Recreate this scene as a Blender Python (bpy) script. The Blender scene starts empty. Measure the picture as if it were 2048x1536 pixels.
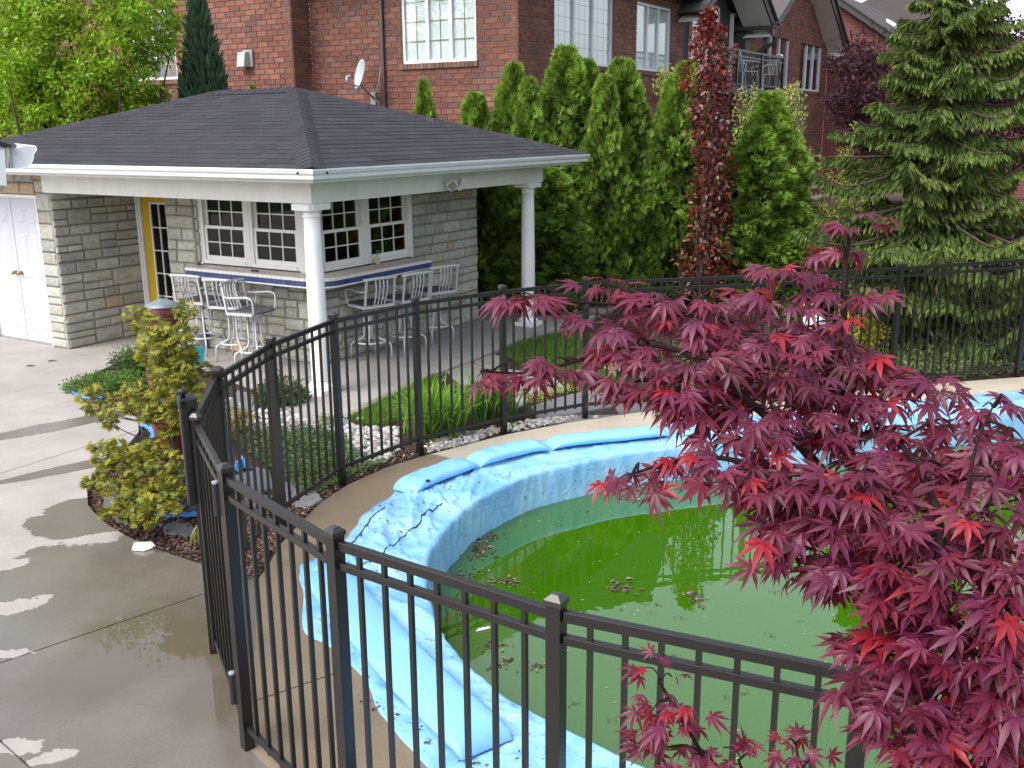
import bpy, math, random
import numpy as np
from mathutils import Vector, Matrix
from mathutils.geometry import tessellate_polygon
random.seed(7); rng = np.random.default_rng(7)
R = math.radians
S = bpy.context.scene
COL = S.collection

# ------------------------------------------------------------------ camera
F, PITCH, ROLL, CAMZ = 1988.6, R(14.43), R(0.46), 2.795      # focal length in photo pixels (2048 wide)
cr, sr, cp, sp = math.cos(ROLL), math.sin(ROLL), math.cos(PITCH), math.sin(PITCH)
ROT = np.array([[cr, sr, 0], [-sr, cr, 0], [0, 0, 1]]) @ np.array([[1, 0, 0], [0, -sp, -cp], [0, cp, -sp]])
cam_d = bpy.data.cameras.new('camera'); cam = bpy.data.objects.new('camera', cam_d); COL.objects.link(cam)
cam_d.sensor_width = 36; cam_d.lens = 36 * F / 2048; cam_d.clip_end = 2000; cam_d.clip_start = 0.05
cam.matrix_world = Matrix([[ROT[0][0], -ROT[1][0], -ROT[2][0], 0], [ROT[0][1], -ROT[1][1], -ROT[2][1], 0],
                           [ROT[0][2], -ROT[1][2], -ROT[2][2], CAMZ], [0, 0, 0, 1]])
S.camera = cam

# ------------------------------------------------------------------ sky, sun, exposure (bright overcast)
SUN_EL, SUN_AZ = R(50), R(-125)          # azimuth measured from +y towards +x: light comes from the left, a little behind the camera
w = bpy.data.worlds.new('World'); S.world = w; w.use_nodes = True
nt = w.node_tree; nt.nodes.clear()
sky = nt.nodes.new('ShaderNodeTexSky'); sky.sky_type = 'NISHITA'; sky.sun_disc = False
sky.sun_elevation = SUN_EL; sky.sun_rotation = SUN_AZ; sky.air_density = 1.0; sky.dust_density = 3.0; sky.ozone_density = 1.0
hs = nt.nodes.new('ShaderNodeHueSaturation'); hs.inputs['Saturation'].default_value = 0.42
bg = nt.nodes.new('ShaderNodeBackground'); bg.inputs['Strength'].default_value = 0.15
wo = nt.nodes.new('ShaderNodeOutputWorld')
nt.links.new(sky.outputs[0], hs.inputs['Color']); nt.links.new(hs.outputs[0], bg.inputs['Color']); nt.links.new(bg.outputs[0], wo.inputs['Surface'])
sd = bpy.data.lights.new('sun', 'SUN'); sd.energy = 1.2; sd.angle = R(45); sd.color = (1.0, 0.96, 0.9)
sun = bpy.data.objects.new('sun', sd); COL.objects.link(sun)
sdir = Vector((math.sin(SUN_AZ) * math.cos(SUN_EL), math.cos(SUN_AZ) * math.cos(SUN_EL), math.sin(SUN_EL)))
sun.rotation_euler = sdir.to_track_quat('Z', 'Y').to_euler(); sun.location = (-10, 5, 15)
S.view_settings.view_transform = 'Standard'; S.view_settings.look = 'None'; S.view_settings.gamma = 1
S.view_settings.exposure = 1.32
S.view_settings.use_curve_mapping = False
S.render.engine = 'CYCLES'
S.cycles.max_bounces = 6; S.cycles.diffuse_bounces = 3; S.cycles.glossy_bounces = 3; S.cycles.transmission_bounces = 4; S.cycles.transparent_max_bounces = 8
S.cycles.caustics_reflective = False; S.cycles.caustics_refractive = False

# ------------------------------------------------------------------ measuring helpers: photo pixel -> place in the world
O2 = np.array([-2.09, 10.56]); HA = R(148.23)
U2 = np.array([math.cos(HA), math.sin(HA)]); V2 = np.array([U2[1], -U2[0]])   # pool house axes: a along U, b along V
CP = np.array([0, 0, CAMZ])
def ray(u, v): return ROT.T @ np.array([(u - 1024) / F, (v - 768) / F, 1.0])
def G(u, v, z=0.0):
    d = ray(u, v); t = (z - CAMZ) / d[2]; return CP + t * d
def AY(u, v, y):
    d = ray(u, v); return CP + d * (y / d[1])
def ONB(u, v, b):      # pixel on the vertical plane b = const -> (a, z)
    d = ray(u, v); n = np.r_[V2, 0]; t = (b - (CP - np.r_[O2, 0]) @ n) / (d @ n); q = CP + t * d
    return (q[:2] - O2) @ U2, q[2]
def ONA(u, v, a):      # pixel on the vertical plane a = const -> (b, z)
    d = ray(u, v); n = np.r_[U2, 0]; t = (a - (CP - np.r_[O2, 0]) @ n) / (d @ n); q = CP + t * d
    return (q[:2] - O2) @ V2, q[2]
def LB(p):             # world -> (b, a, z)
    d = np.asarray(p[:2]) - O2; return d @ V2, d @ U2, (p[2] if len(p) > 2 else 0)
def WB(b, a, z=0): return np.r_[O2 + b * V2 + a * U2, z]
HROT = math.atan2(V2[1], V2[0])

# ------------------------------------------------------------------ materials
def new_mat(name):
    m = bpy.data.materials.new(name); m.use_nodes = True
    n = m.node_tree.nodes; b = n['Principled BSDF']
    return m, m.node_tree, n, b
def mat(name, col, rough=0.6, spec=0.4, vary=0.12, scale=6.0, bump=0.0, bscale=60.0, metal=0.0, attr=False, coat=0.0, detail=4):
    m, t, n, b = new_mat(name); L = t.links
    b.inputs['Roughness'].default_value = rough; b.inputs['Specular IOR Level'].default_value = spec
    b.inputs['Metallic'].default_value = metal; b.inputs['Coat Weight'].default_value = coat
    tc = n.new('ShaderNodeTexCoord')
    nz = n.new('ShaderNodeTexNoise'); nz.inputs['Scale'].default_value = scale; nz.inputs['Detail'].default_value = detail
    L.new(tc.outputs['Object'], nz.inputs['Vector'])
    mr = n.new('ShaderNodeMapRange'); mr.inputs['From Min'].default_value = 0.25; mr.inputs['From Max'].default_value = 0.75
    mr.inputs['To Min'].default_value = 1 - vary; mr.inputs['To Max'].default_value = 1 + vary
    L.new(nz.outputs['Fac'], mr.inputs['Value'])
    mx = n.new('ShaderNodeVectorMath'); mx.operation = 'SCALE'
    if attr:
        at = n.new('ShaderNodeAttribute'); at.attribute_name = 'col'; L.new(at.outputs['Color'], mx.inputs[0])
    else: mx.inputs[0].default_value = col[:3]
    L.new(mr.outputs[0], mx.inputs['Scale']); L.new(mx.outputs[0], b.inputs['Base Color'])
    if bump:
        n2 = n.new('ShaderNodeTexNoise'); n2.inputs['Scale'].default_value = bscale; n2.inputs['Detail'].default_value = 5
        L.new(tc.outputs['Object'], n2.inputs['Vector'])
        bp = n.new('ShaderNodeBump'); bp.inputs['Strength'].default_value = bump; bp.inputs['Distance'].default_value = 0.01
        L.new(n2.outputs['Fac'], bp.inputs['Height']); L.new(bp.outputs[0], b.inputs['Normal'])
    return m
def leaf_mat(name, trans=0.35, rough=0.5, spec=0.35, tcol=None, tgain=1.3):
    m, t, n, b = new_mat(name); L = t.links
    at = n.new('ShaderNodeAttribute'); at.attribute_name = 'col'
    L.new(at.outputs['Color'], b.inputs['Base Color'])
    b.inputs['Roughness'].default_value = rough; b.inputs['Specular IOR Level'].default_value = spec
    tr = n.new('ShaderNodeBsdfTranslucent'); mixs = n.new('ShaderNodeMixShader'); mixs.inputs[0].default_value = trans
    if tcol: tr.inputs['Color'].default_value = (*tcol, 1)
    else:
        sc = n.new('ShaderNodeVectorMath'); sc.operation = 'SCALE'; sc.inputs['Scale'].default_value = tgain
        L.new(at.outputs['Color'], sc.inputs[0]); L.new(sc.outputs[0], tr.inputs['Color'])
    L.new(b.outputs[0], mixs.inputs[1]); L.new(tr.outputs[0], mixs.inputs[2])
    L.new(mixs.outputs[0], n['Material Output'].inputs['Surface'])
    return m
def glass_mat(name, tint=(0.9, 0.95, 0.95), refl=.05):
    m, t, n, b = new_mat(name); L = t.links; n.remove(b)
    tr = n.new('ShaderNodeBsdfTransparent'); tr.inputs[0].default_value = (*tint, 1)
    gl = n.new('ShaderNodeBsdfGlossy'); gl.inputs['Roughness'].default_value = 0.02
    lw = n.new('ShaderNodeLayerWeight'); lw.inputs['Blend'].default_value = .5
    pw = n.new('ShaderNodeMath'); pw.operation = 'POWER'; pw.inputs[1].default_value = 4; L.new(lw.outputs['Facing'], pw.inputs[0])
    fr = n.new('ShaderNodeMapRange'); fr.inputs['To Min'].default_value = refl; fr.inputs['To Max'].default_value = .9; L.new(pw.outputs[0], fr.inputs['Value'])
    mx = n.new('ShaderNodeMixShader'); L.new(fr.outputs[0], mx.inputs[0]); L.new(tr.outputs[0], mx.inputs[1]); L.new(gl.outputs[0], mx.inputs[2])
    L.new(mx.outputs[0], n['Material Output'].inputs['Surface'])
    return m
M = {}
M['alum'] = mat('white_aluminium', (.70, .71, .74), .35, .4, .06, 5, detail=8)
M['whitepaint'] = mat('white_paint', (.76, .76, .74), .5, .4, .07, 5.5, .05, 30)
M['column'] = mat('white_column_paint', (.82, .83, .84), .45, .4, .03, 2)
M['door_white'] = mat('white_door_paint', (.50, .50, .57), .5, .4, .03, 3)
M['yellow'] = mat('yellow_door_paint', (.62, .40, .02), .45, .4, .06, 4)
M['fence'] = mat('bronze_powdercoat', (.009, .008, .0078), .32, .5, .10, 9, .05, 200)
M['fencecap'] = mat('bronze_cap', (.022, .02, .02), .22, .6, .10, 9)
M['black'] = mat('black_plastic', (.012, .012, .014), .45, .4, .1, 9)
M['stone'] = mat('ashlar_stone', (1, 1, 1), .85, .25, .25, 4, .9, 45, attr=True, detail=9)
M['mortar'] = mat('stone_mortar', (.27, .26, .235), .95, .1, .15, 15, .5, 80)
M['brick'] = mat('red_brick', (1, 1, 1), .85, .25, .30, 3.1, .8, 90, attr=True, detail=9)
M['brickmortar'] = mat('brick_mortar', (.27, .205, .18), .95, .1, .12, 20)
M['shingle'] = mat('asphalt_shingle', (1, 1, 1), .9, .25, .35, 160, .8, 220, attr=True, detail=2)
M['roofdeck'] = mat('roof_underlay', (.02, .02, .022), .95, .1, .1)
M['bluetile'] = mat('blue_tile', (.035, .055, .17), .22, .5, .22, 7, attr=True)
M['whitetile'] = mat('white_tile', (.70, .68, .65), .25, .5, .05, 7)
M['beigetile'] = mat('beige_tile', (.50, .43, .38), .35, .5, .12, 9)
M['grout'] = mat('grout', (.12, .10, .10), .9, .1, .1)
M['stoolmetal'] = mat('silver_powdercoat', (.55, .56, .58), .42, .5, .05, 9, metal=.15)
M['sling'] = mat('grey_seat', (.10, .10, .115), .75, .3, .1, 90, .3, 300)
M['darkglass'] = glass_mat('window_glass', (.36, .40, .37), .035)
M['glass'] = glass_mat('house_window_glass', (.96, .98, .99), .10)
M['interior'] = mat('painted_dark_interior', (.004, .004, .004), .9, .1, .2)  # near-black paint stands for the unlit rooms behind the glass
M['curtain_or_dark'] = mat('pale_curtain', (.80, .85, .84), .9, .1, .05, 6)
M['grille'] = mat('brass_grille', (.28, .22, .10), .5, .4, .05)
M['siding'] = mat('dark_siding', (.06, .055, .055), .7, .3, .1)
M['soffit'] = mat('grey_soffit', (.80, .80, .77), .7, .3, .05)
M['darktrim'] = mat('dark_trim', (.045, .042, .045), .5, .4, .1)
M['downpipe'] = mat('brown_downpipe', (.075, .05, .05), .5, .4, .08)
M['greymetal'] = mat('grey_metal', (.30, .30, .30), .45, .5, .08, metal=.3)
M['dish'] = mat('pale_grey_dish', (.36, .385, .42), .4, .4, .04)
M['brass'] = mat('brass', (.35, .26, .12), .3, .5, .1, metal=.8)
M['water_bag'] = mat('blue_vinyl', (.06, .22, .50), .30, .5, .10, 3, .35, 25)
M['bark'] = mat('brown_bark', (.07, .05, .04), .9, .2, .3, 20, .8, 40)
M['maplebark'] = mat('dark_red_bark', (.018, .008, .009), .85, .12, .3, 30)
M['slate'] = mat('grey_flagstone', (.15, .15, .16), .8, .3, .18, 5, .7, 35, detail=7)
M['paleflag'] = mat('pale_flagstone', (.27, .25, .23), .85, .25, .18, 6, .5, 35, detail=7)
M['darkrock'] = mat('dark_garden_rock', (.085, .088, .092), .75, .3, .35, 8, .9, 20, detail=7)
M['pebble'] = mat('river_pebble', (1, 1, 1), .7, .3, .12, 25, .2, 50, attr=True)
M['chips'] = mat('mulch_chip', (1, 1, 1), .95, .15, .2, 30, attr=True)
M['clay'] = mat('brown_clay', (.085, .035, .027), .55, .4, .2, 12, .4, 30)
M['redglaze'] = mat('dark_red_enamel', (.10, .012, .012), .3, .5, .15, 6)
M['paper'] = mat('white_paper', (.72, .70, .68), .8, .2, .1, 12, .6, 20)
M['wood'] = mat('dark_stained_fence', (.030, .024, .024), .8, .25, .3, 8, .5, 40)
M['deckwood'] = mat('brown_deck_rail', (.11, .065, .055), .8, .25, .2, 8)
M['greywood'] = mat('grey_weathered_wood', (.22, .20, .18), .9, .2, .2, 9)
M['whiteplastic'] = mat('white_plastic', (.75, .76, .76), .45, .4, .04)
M['teal'] = mat('teal_plastic', (.02, .28, .38), .4, .4, .1)
M['darkroof'] = mat('grey_roof_shingle', (.085, .075, .075), .9, .2, .25, 30, .5, 60)
M['sootgrey'] = mat('galvanised_grey', (.15, .175, .19), .4, .5, .15, 14, .2, 60, metal=.2)

# ------------------------------------------------------------------ mesh builders
def link(o, parent=None):
    COL.objects.link(o)
    if parent is not None: o.parent = parent
    return o
def fast_mesh(name, verts, faces, cols=None, domain='FACE', smooth=False):
    """faces: (n,k) int array or a list of such arrays"""
    me = bpy.data.meshes.new(name)
    verts = np.asarray(verts, np.float32); fl = faces if isinstance(faces, list) else [faces]
    fl = [np.asarray(f, np.int32) for f in fl if len(f)]
    me.vertices.add(len(verts)); me.vertices.foreach_set('co', verts.ravel())
    li = np.concatenate([f.ravel() for f in fl]); tot = np.concatenate([np.full(len(f), f.shape[1], np.int32) for f in fl])
    st = np.concatenate([[0], np.cumsum(tot)[:-1]]).astype(np.int32)
    me.loops.add(len(li)); me.loops.foreach_set('vertex_index', li.astype(np.int32))
    me.polygons.add(len(tot)); me.polygons.foreach_set('loop_start', st); me.polygons.foreach_set('loop_total', tot)
    if smooth: me.polygons.foreach_set('use_smooth', np.ones(len(tot), bool))
    me.update(calc_edges=True)
    if cols is not None:
        c = np.asarray(cols, np.float32)
        if c.shape[1] == 3: c = np.c_[c, np.ones(len(c), np.float32)]
        a = me.attributes.new('col', 'FLOAT_COLOR', domain); a.data.foreach_set('color', c.astype(np.float32).ravel())
    return me
class MB:
    def __init__(s): s.v = []; s.f = []; s.c = []; s.n = 0; s.has = False
    def add(s, verts, faces, col=None):
        s.v.extend([tuple(map(float, p)) for p in verts]); s.f.extend([tuple(i + s.n for i in f) for f in faces]); s.n += len(verts)
        s.c.extend([col or (1, 1, 1)] * len(faces)); s.has = s.has or col is not None
    def box(s, x0, x1, y0, y1, z0, z1, col=None):
        s.add([(x0, y0, z0), (x1, y0, z0), (x1, y1, z0), (x0, y1, z0), (x0, y0, z1), (x1, y0, z1), (x1, y1, z1), (x0, y1, z1)],
              [(0, 3, 2, 1), (4, 5, 6, 7), (0, 1, 5, 4), (1, 2, 6, 5), (2, 3, 7, 6), (3, 0, 4, 7)], col)
    def bar(s, p, q, w, h, up=(0, 0, 1), col=None):
        p = Vector(p); q = Vector(q); d = (q - p).normalized(); up = Vector(up)
        if abs(d.dot(up)) > .99: up = Vector((0, 1, 0))
        x = d.cross(up).normalized() * w / 2; y = x.cross(d).normalized() * h / 2
        vs = [p - x - y, p + x - y, p + x + y, p - x + y, q - x - y, q + x - y, q + x + y, q - x + y]
        s.add(vs, [(0, 1, 2, 3)[::-1], (4, 5, 6, 7)[::-1][::-1], (0, 4, 5, 1)[::-1], (1, 5, 6, 2)[::-1], (2, 6, 7, 3)[::-1], (3, 7, 4, 0)[::-1]], col)
    def tube(s, pts, rad, n=8, caps=True, col=None, flat=1.0):
        pts = [Vector(p) for p in pts]; N = len(pts); rad = rad if hasattr(rad, '__len__') else [rad] * N
        vs = []; ref = None
        for i, p in enumerate(pts):
            d = (pts[min(i + 1, N - 1)] - pts[max(i - 1, 0)]).normalized()
            if ref is None:
                ref = Vector((0, 0, 1)) if abs(d.z) < .9 else Vector((1, 0, 0))
            x = d.cross(ref)
            if x.length < 1e-5: x = d.cross(Vector((0, 1, .3)))
            x.normalize(); y = x.cross(d).normalized(); ref = y
            for k in range(n):
                a = 2 * math.pi * k / n; vs.append(p + x * math.cos(a) * rad[i] + y * math.sin(a) * rad[i] * flat)
        fs = [(i * n + k, i * n + (k + 1) % n, (i + 1) * n + (k + 1) % n, (i + 1) * n + k) for i in range(N - 1) for k in range(n)]
        if caps: fs += [tuple(range(n))[::-1], tuple((N - 1) * n + k for k in range(n))]
        s.add(vs, fs, col)
    def lathe(s, prof, c=(0, 0, 0), n=24, col=None):
        vs = []; N = len(prof)
        for r, z in prof:
            for k in range(n):
                a = 2 * math.pi * k / n; vs.append((c[0] + r * math.cos(a), c[1] + r * math.sin(a), c[2] + z))
        fs = [(i * n + k, i * n + (k + 1) % n, (i + 1) * n + (k + 1) % n, (i + 1) * n + k) for i in range(N - 1) for k in range(n)]
        fs += [tuple(range(n))[::-1], tuple((N - 1) * n + k for k in range(n))]
        s.add(vs, fs, col)
    def prism(s, poly, z0, z1, col=None, bevel=0.0):
        poly = [tuple(p[:2]) for p in poly]
        ar = sum(poly[i][0] * poly[(i + 1) % len(poly)][1] - poly[(i + 1) % len(poly)][0] * poly[i][1] for i in range(len(poly)))
        if ar < 0: poly = poly[::-1]
        n = len(poly); tris = tessellate_polygon([[Vector((p[0], p[1], 0)) for p in poly]])
        top = []
        cx = sum(p[0] for p in poly) / n; cy = sum(p[1] for p in poly) / n
        vs = [(p[0], p[1], z0) for p in poly]
        if bevel:
            vs += [(p[0], p[1], z1 - bevel) for p in poly]
            for p in poly:
                l = math.hypot(p[0] - cx, p[1] - cy) or 1; k = 1 - bevel / l; vs.append((cx + (p[0] - cx) * k, cy + (p[1] - cy) * k, z1))
            fs = [(i, (i + 1) % n, n + (i + 1) % n, n + i) for i in range(n)] + [(n + i, n + (i + 1) % n, 2 * n + (i + 1) % n, 2 * n + i) for i in range(n)]; o = 2 * n
        else:
            vs += [(p[0], p[1], z1) for p in poly]; fs = [(i, (i + 1) % n, n + (i + 1) % n, n + i) for i in range(n)]; o = n
        for t in tris:
            a, b, c = t
            A, B, Cc = poly[a], poly[b], poly[c]
            if (B[0] - A[0]) * (Cc[1] - A[1]) - (B[1] - A[1]) * (Cc[0] - A[0]) < 0: a, c = c, a
            fs.append((o + a, o + b, o + c)); fs.append((c, b, a))
        s.add(vs, fs, col)
    def mesh(s, name, smooth=False):
        me = bpy.data.meshes.new(name); me.from_pydata(s.v, [], s.f)
        if s.has:
            a = me.attributes.new('col', 'FLOAT_COLOR', 'FACE')
            a.data.foreach_set('color', np.c_[np.asarray(s.c, np.float32), np.ones(len(s.c), np.float32)].astype(np.float32).ravel())
        if smooth: me.polygons.foreach_set('use_smooth', np.ones(len(me.polygons), bool))
        return me
    def build(s, name, material, parent=None, smooth=False, bevel=0.0):
        me = s.mesh(name, smooth); me.materials.append(material)
        o = link(bpy.data.objects.new(name, me), parent)
        if bevel:
            b = o.modifiers.new('bevel', 'BEVEL'); b.width = bevel; b.segments = 2; b.limit_method = 'ANGLE'
        return o
def obj(name, me, material=None, parent=None):
    if material and not me.materials: me.materials.append(material)
    return link(bpy.data.objects.new(name, me), parent)
def tag(o, label=None, cat=None, group=None, kind=None):
    if label: o['label'] = label
    if cat: o['category'] = cat
    if group: o['group'] = group
    if kind: o['kind'] = kind
    return o
def thing(name, label, cat, loc=(0, 0, 0), rz=0.0, group=None):
    o = bpy.data.objects.new(name, None); o.empty_display_size = .2; COL.objects.link(o)
    o.location = tuple(float(x) for x in loc); o.rotation_euler = (0, 0, rz)
    return tag(o, label, cat, group)
def copy_tree(o, parent=None):
    c = o.copy(); COL.objects.link(c)
    if parent is not None: c.parent = parent
    for ch in list(o.children): copy_tree(ch, c)
    return c
def norm(a): return a / np.maximum(np.linalg.norm(a, axis=-1, keepdims=True), 1e-9)
def scatter(tv, tf, pos, X, N, size, col, tipw=None, tip=None):
    """copies of a template: X = lengthwise direction, N = face normal"""
    pos = np.asarray(pos, float); n = len(pos); X = norm(np.asarray(X, float)); N = np.asarray(N, float)
    N = norm(N - (N * X).sum(1, keepdims=True) * X); Y = np.cross(N, X)
    size = np.broadcast_to(np.asarray(size, float), (n,)) if np.ndim(size) < 2 else size
    tv = np.asarray(tv, float); k = len(tv); s = size[:, None, None]
    v = pos[:, None] + s * (tv[None, :, 0:1] * X[:, None] + tv[None, :, 1:2] * Y[:, None] + tv[None, :, 2:3] * N[:, None])
    f = np.asarray(tf)[None] + (np.arange(n) * k)[:, None, None]
    c = np.repeat(np.asarray(col, float)[:, None], k, 1)
    if tipw is not None:
        tw = np.asarray(tipw)[None, :, None]; c = c * (1 - tw) + np.asarray(tip, float).reshape(-1, 1, 3) * tw
    return v.reshape(-1, 3), f.reshape(-1, f.shape[-1]), c.reshape(-1, 3)
def join(parts):
    V, Fs, C, o = [], [], [], 0
    for v, f, c in parts:
        V.append(v); Fs.append(f + o); C.append(c); o += len(v)
    return np.concatenate(V), np.concatenate(Fs), np.concatenate(C)
def colvar(base, n, amp=.25, hue=.08):
    b = np.asarray(base)[None] * (1 + rng.uniform(-amp, amp, (n, 1))) * (1 + rng.uniform(-hue, hue, (n, 3)))
    return np.clip(b, 0.001, 1)
def px(pts, z=0.0): return [G(u, v, z) for u, v in pts]
def smooth_path(pts, n=8, closed=False):
    """Catmull-Rom through 3-D points"""
    P = [np.asarray(p, float) for p in pts]; out = []
    for i in range(len(P) - 1):
        p0 = P[max(i - 1, 0)]; p1 = P[i]; p2 = P[i + 1]; p3 = P[min(i + 2, len(P) - 1)]
        for k in range(n):
            t = k / n; out.append(.5 * ((2 * p1) + (p2 - p0) * t + (2 * p0 - 5 * p1 + 4 * p2 - p3) * t * t + (3 * p1 - p0 - 3 * p2 + p3) * t ** 3))
    out.append(P[-1]); return out
def in_poly(x, y, poly):
    px_ = np.array([p[0] for p in poly]); py_ = np.array([p[1] for p in poly]); x = np.asarray(x); y = np.asarray(y)
    c = np.zeros(x.shape, bool); j = len(poly) - 1
    for i in range(len(poly)):
        cond = ((py_[i] > y) != (py_[j] > y)) & (x < (px_[j] - px_[i]) * (y - py_[i]) / (py_[j] - py_[i] + 1e-12) + px_[i]); c ^= cond; j = i
    return c
def rand_in(poly, n):
    xs = [p[0] for p in poly]; ys = [p[1] for p in poly]; out = np.zeros((0, 2))
    while len(out) < n:
        q = np.c_[rng.uniform(min(xs), max(xs), n * 2), rng.uniform(min(ys), max(ys), n * 2)]
        out = np.r_[out, q[in_poly(q[:, 0], q[:, 1], poly)]]
    return out[:n]
# ================================================================== ground, patio, deck, pool
import bmesh
from mathutils import noise as mnoise
def concrete(name, dry, wet, blobs, rough_wet=.06, amp=1.0, puddles=(), dryspots=(), puddle_col=None):
    """concrete with damp patches: blobs are (x, y, rx, ry, angle) in metres"""
    m, t, n, b = new_mat(name); L = t.links
    geo = n.new('ShaderNodeNewGeometry')
    def blobfield(bl):
        cur = None
        for (x, y, rx, ry, an) in bl:
            mp = n.new('ShaderNodeMapping'); mp.vector_type = 'TEXTURE'
            mp.inputs['Location'].default_value = (x, y, 0); mp.inputs['Rotation'].default_value = (0, 0, an); mp.inputs['Scale'].default_value = (rx, ry, 50)
            L.new(geo.outputs['Position'], mp.inputs['Vector'])
            ln = n.new('ShaderNodeVectorMath'); ln.operation = 'LENGTH'; L.new(mp.outputs[0], ln.inputs[0])
            sb = n.new('ShaderNodeMath'); sb.operation = 'SUBTRACT'; sb.inputs[0].default_value = 1; L.new(ln.outputs['Value'], sb.inputs[1])
            if cur is None: cur = sb.outputs[0]
            else:
                mxn = n.new('ShaderNodeMath'); mxn.operation = 'MAXIMUM'; L.new(cur, mxn.inputs[0]); L.new(sb.outputs[0], mxn.inputs[1]); cur = mxn.outputs[0]
        return cur
    def noi(sc, det=6, rgh=.6):
        z = n.new('ShaderNodeTexNoise'); z.inputs['Scale'].default_value = sc; z.inputs['Detail'].default_value = det; z.inputs['Roughness'].default_value = rgh
        L.new(geo.outputs['Position'], z.inputs['Vector']); return z.outputs['Fac']
    def mrange(src, a, b_, c=0, d=1):
        r = n.new('ShaderNodeMapRange'); r.inputs['From Min'].default_value = a; r.inputs['From Max'].default_value = b_
        r.inputs['To Min'].default_value = c; r.inputs['To Max'].default_value = d; L.new(src, r.inputs['Value']); return r.outputs[0]
    def math2(op, a, b_):
        q = n.new('ShaderNodeMath'); q.operation = op
        for i, s_ in enumerate((a, b_)):
            if isinstance(s_, (int, float)): q.inputs[i].default_value = s_
            else: L.new(s_, q.inputs[i])
        return q.outputs[0]
    n1 = noi(1.6, 9, .66)
    field = math2('ADD', blobfield(blobs), math2('MULTIPLY', math2('SUBTRACT', n1, .5), amp))
    if dryspots:
        dfl = math2('ADD', blobfield(dryspots), math2('MULTIPLY', math2('SUBTRACT', noi(7, 6, .62), .5), 2.6)); field = math2('MINIMUM', field, math2('MULTIPLY', dfl, -1.0))
    wetm = mrange(field, -.015, .02)
    mott = mrange(noi(1.7, 9, .7), .3, .7, .80, 1.14); fine = mrange(noi(75, 4, .7), .3, .7, .86, 1.12)
    var = math2('MULTIPLY', mott, fine)
    mc = n.new('ShaderNodeMix'); mc.data_type = 'RGBA'; mc.inputs['A'].default_value = (*dry, 1); mc.inputs['B'].default_value = (*wet, 1)
    L.new(wetm, mc.inputs['Factor'])
    sc = n.new('ShaderNodeVectorMath'); sc.operation = 'SCALE'; L.new(mc.outputs['Result'], sc.inputs[0]); L.new(var, sc.inputs['Scale'])
    csrc = sc.outputs[0]
    wr = mrange(noi(.9, 4), .35, .65, rough_wet, rough_wet + .22)
    if puddles:
        pf = mrange(math2('ADD', blobfield(puddles), math2('MULTIPLY', math2('SUBTRACT', noi(2.4, 6), .5), 1.2)), -.1, .45)
        wr = math2('MULTIPLY', wr, mrange(pf, 0, 1, 1, .08)); damp = mrange(pf, 0, 1, 1, 0)
        pc = n.new('ShaderNodeMix'); pc.data_type = 'RGBA'; L.new(csrc, pc.inputs['A']); pc.inputs['B'].default_value = (*puddle_col, 1); L.new(math2('MULTIPLY', mrange(pf, 0, 1, 0, .8), wetm), pc.inputs['Factor']); csrc = pc.outputs['Result']
    else: damp = 1.0
    L.new(csrc, b.inputs['Base Color'])
    rm = n.new('ShaderNodeMix'); rm.data_type = 'FLOAT'; rm.inputs['A'].default_value = .8; L.new(wr, rm.inputs['B']); L.new(wetm, rm.inputs['Factor'])
    L.new(rm.outputs['Result'], b.inputs['Roughness']); b.inputs['Specular IOR Level'].default_value = .55
    bp = n.new('ShaderNodeBump'); bp.inputs['Distance'].default_value = .004
    st = math2('MULTIPLY', mrange(wetm, 0, 1, .55, .16), damp); L.new(st, bp.inputs['Strength']); L.new(noi(90, 5), bp.inputs['Height'])
    L.new(bp.outputs[0], b.inputs['Normal'])
    return m
def blob(u, v, rx, ry, an=0.0):
    g = G(u, v); return (g[0], g[1], rx, ry, an)
M['patio'] = concrete('patio_concrete', (.30, .278, .26), (.125, .110, .092),
    [blob(330, 1160, 1.0, .95), blob(300, 1330, 1.1, .95), blob(420, 1450, .9, .8), blob(150, 1500, .62, .40), blob(140, 1180, .62, .75, .4), blob(200, 1030, .55, .42),
     blob(130, 848, .75, .17, .75), blob(160, 932, .6, .12, .7)], puddles=[blob(330, 1280, .62, .52, -.5), blob(180, 1350, .5, .36, 0), blob(420, 1400, .3, .3, 0)],
    dryspots=[blob(18, 1215, .22, .10, .5), blob(10, 1130, .16, .10, .3), blob(5, 1310, .14, .06, .3), blob(20, 1035, .22, .14, .5), blob(30, 1495, .12, .07, 0), blob(112, 1512, .10, .05, .4)], puddle_col=(.085, .070, .048))
M['deck'] = concrete('pool_deck_concrete', (.40, .35, .275), (.19, .145, .095), [blob(560, 1180, .6, 1.6), blob(700, 1010, .85, 1.3, .9), blob(800, 945, .55, .5), blob(640, 1500, 1.2, 1.3)], rough_wet=.38, amp=.3)
M['joint'] = mat('joint_filler', (.05, .045, .04), .95, .1, .1)
M['soil'] = mat('dark_soil', (.045, .03, .024), .95, .15, .35, 14, .8, 30)
M['farground'] = mat('rough_grass_ground', (.05, .075, .025), .95, .1, .35, 3)

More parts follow.
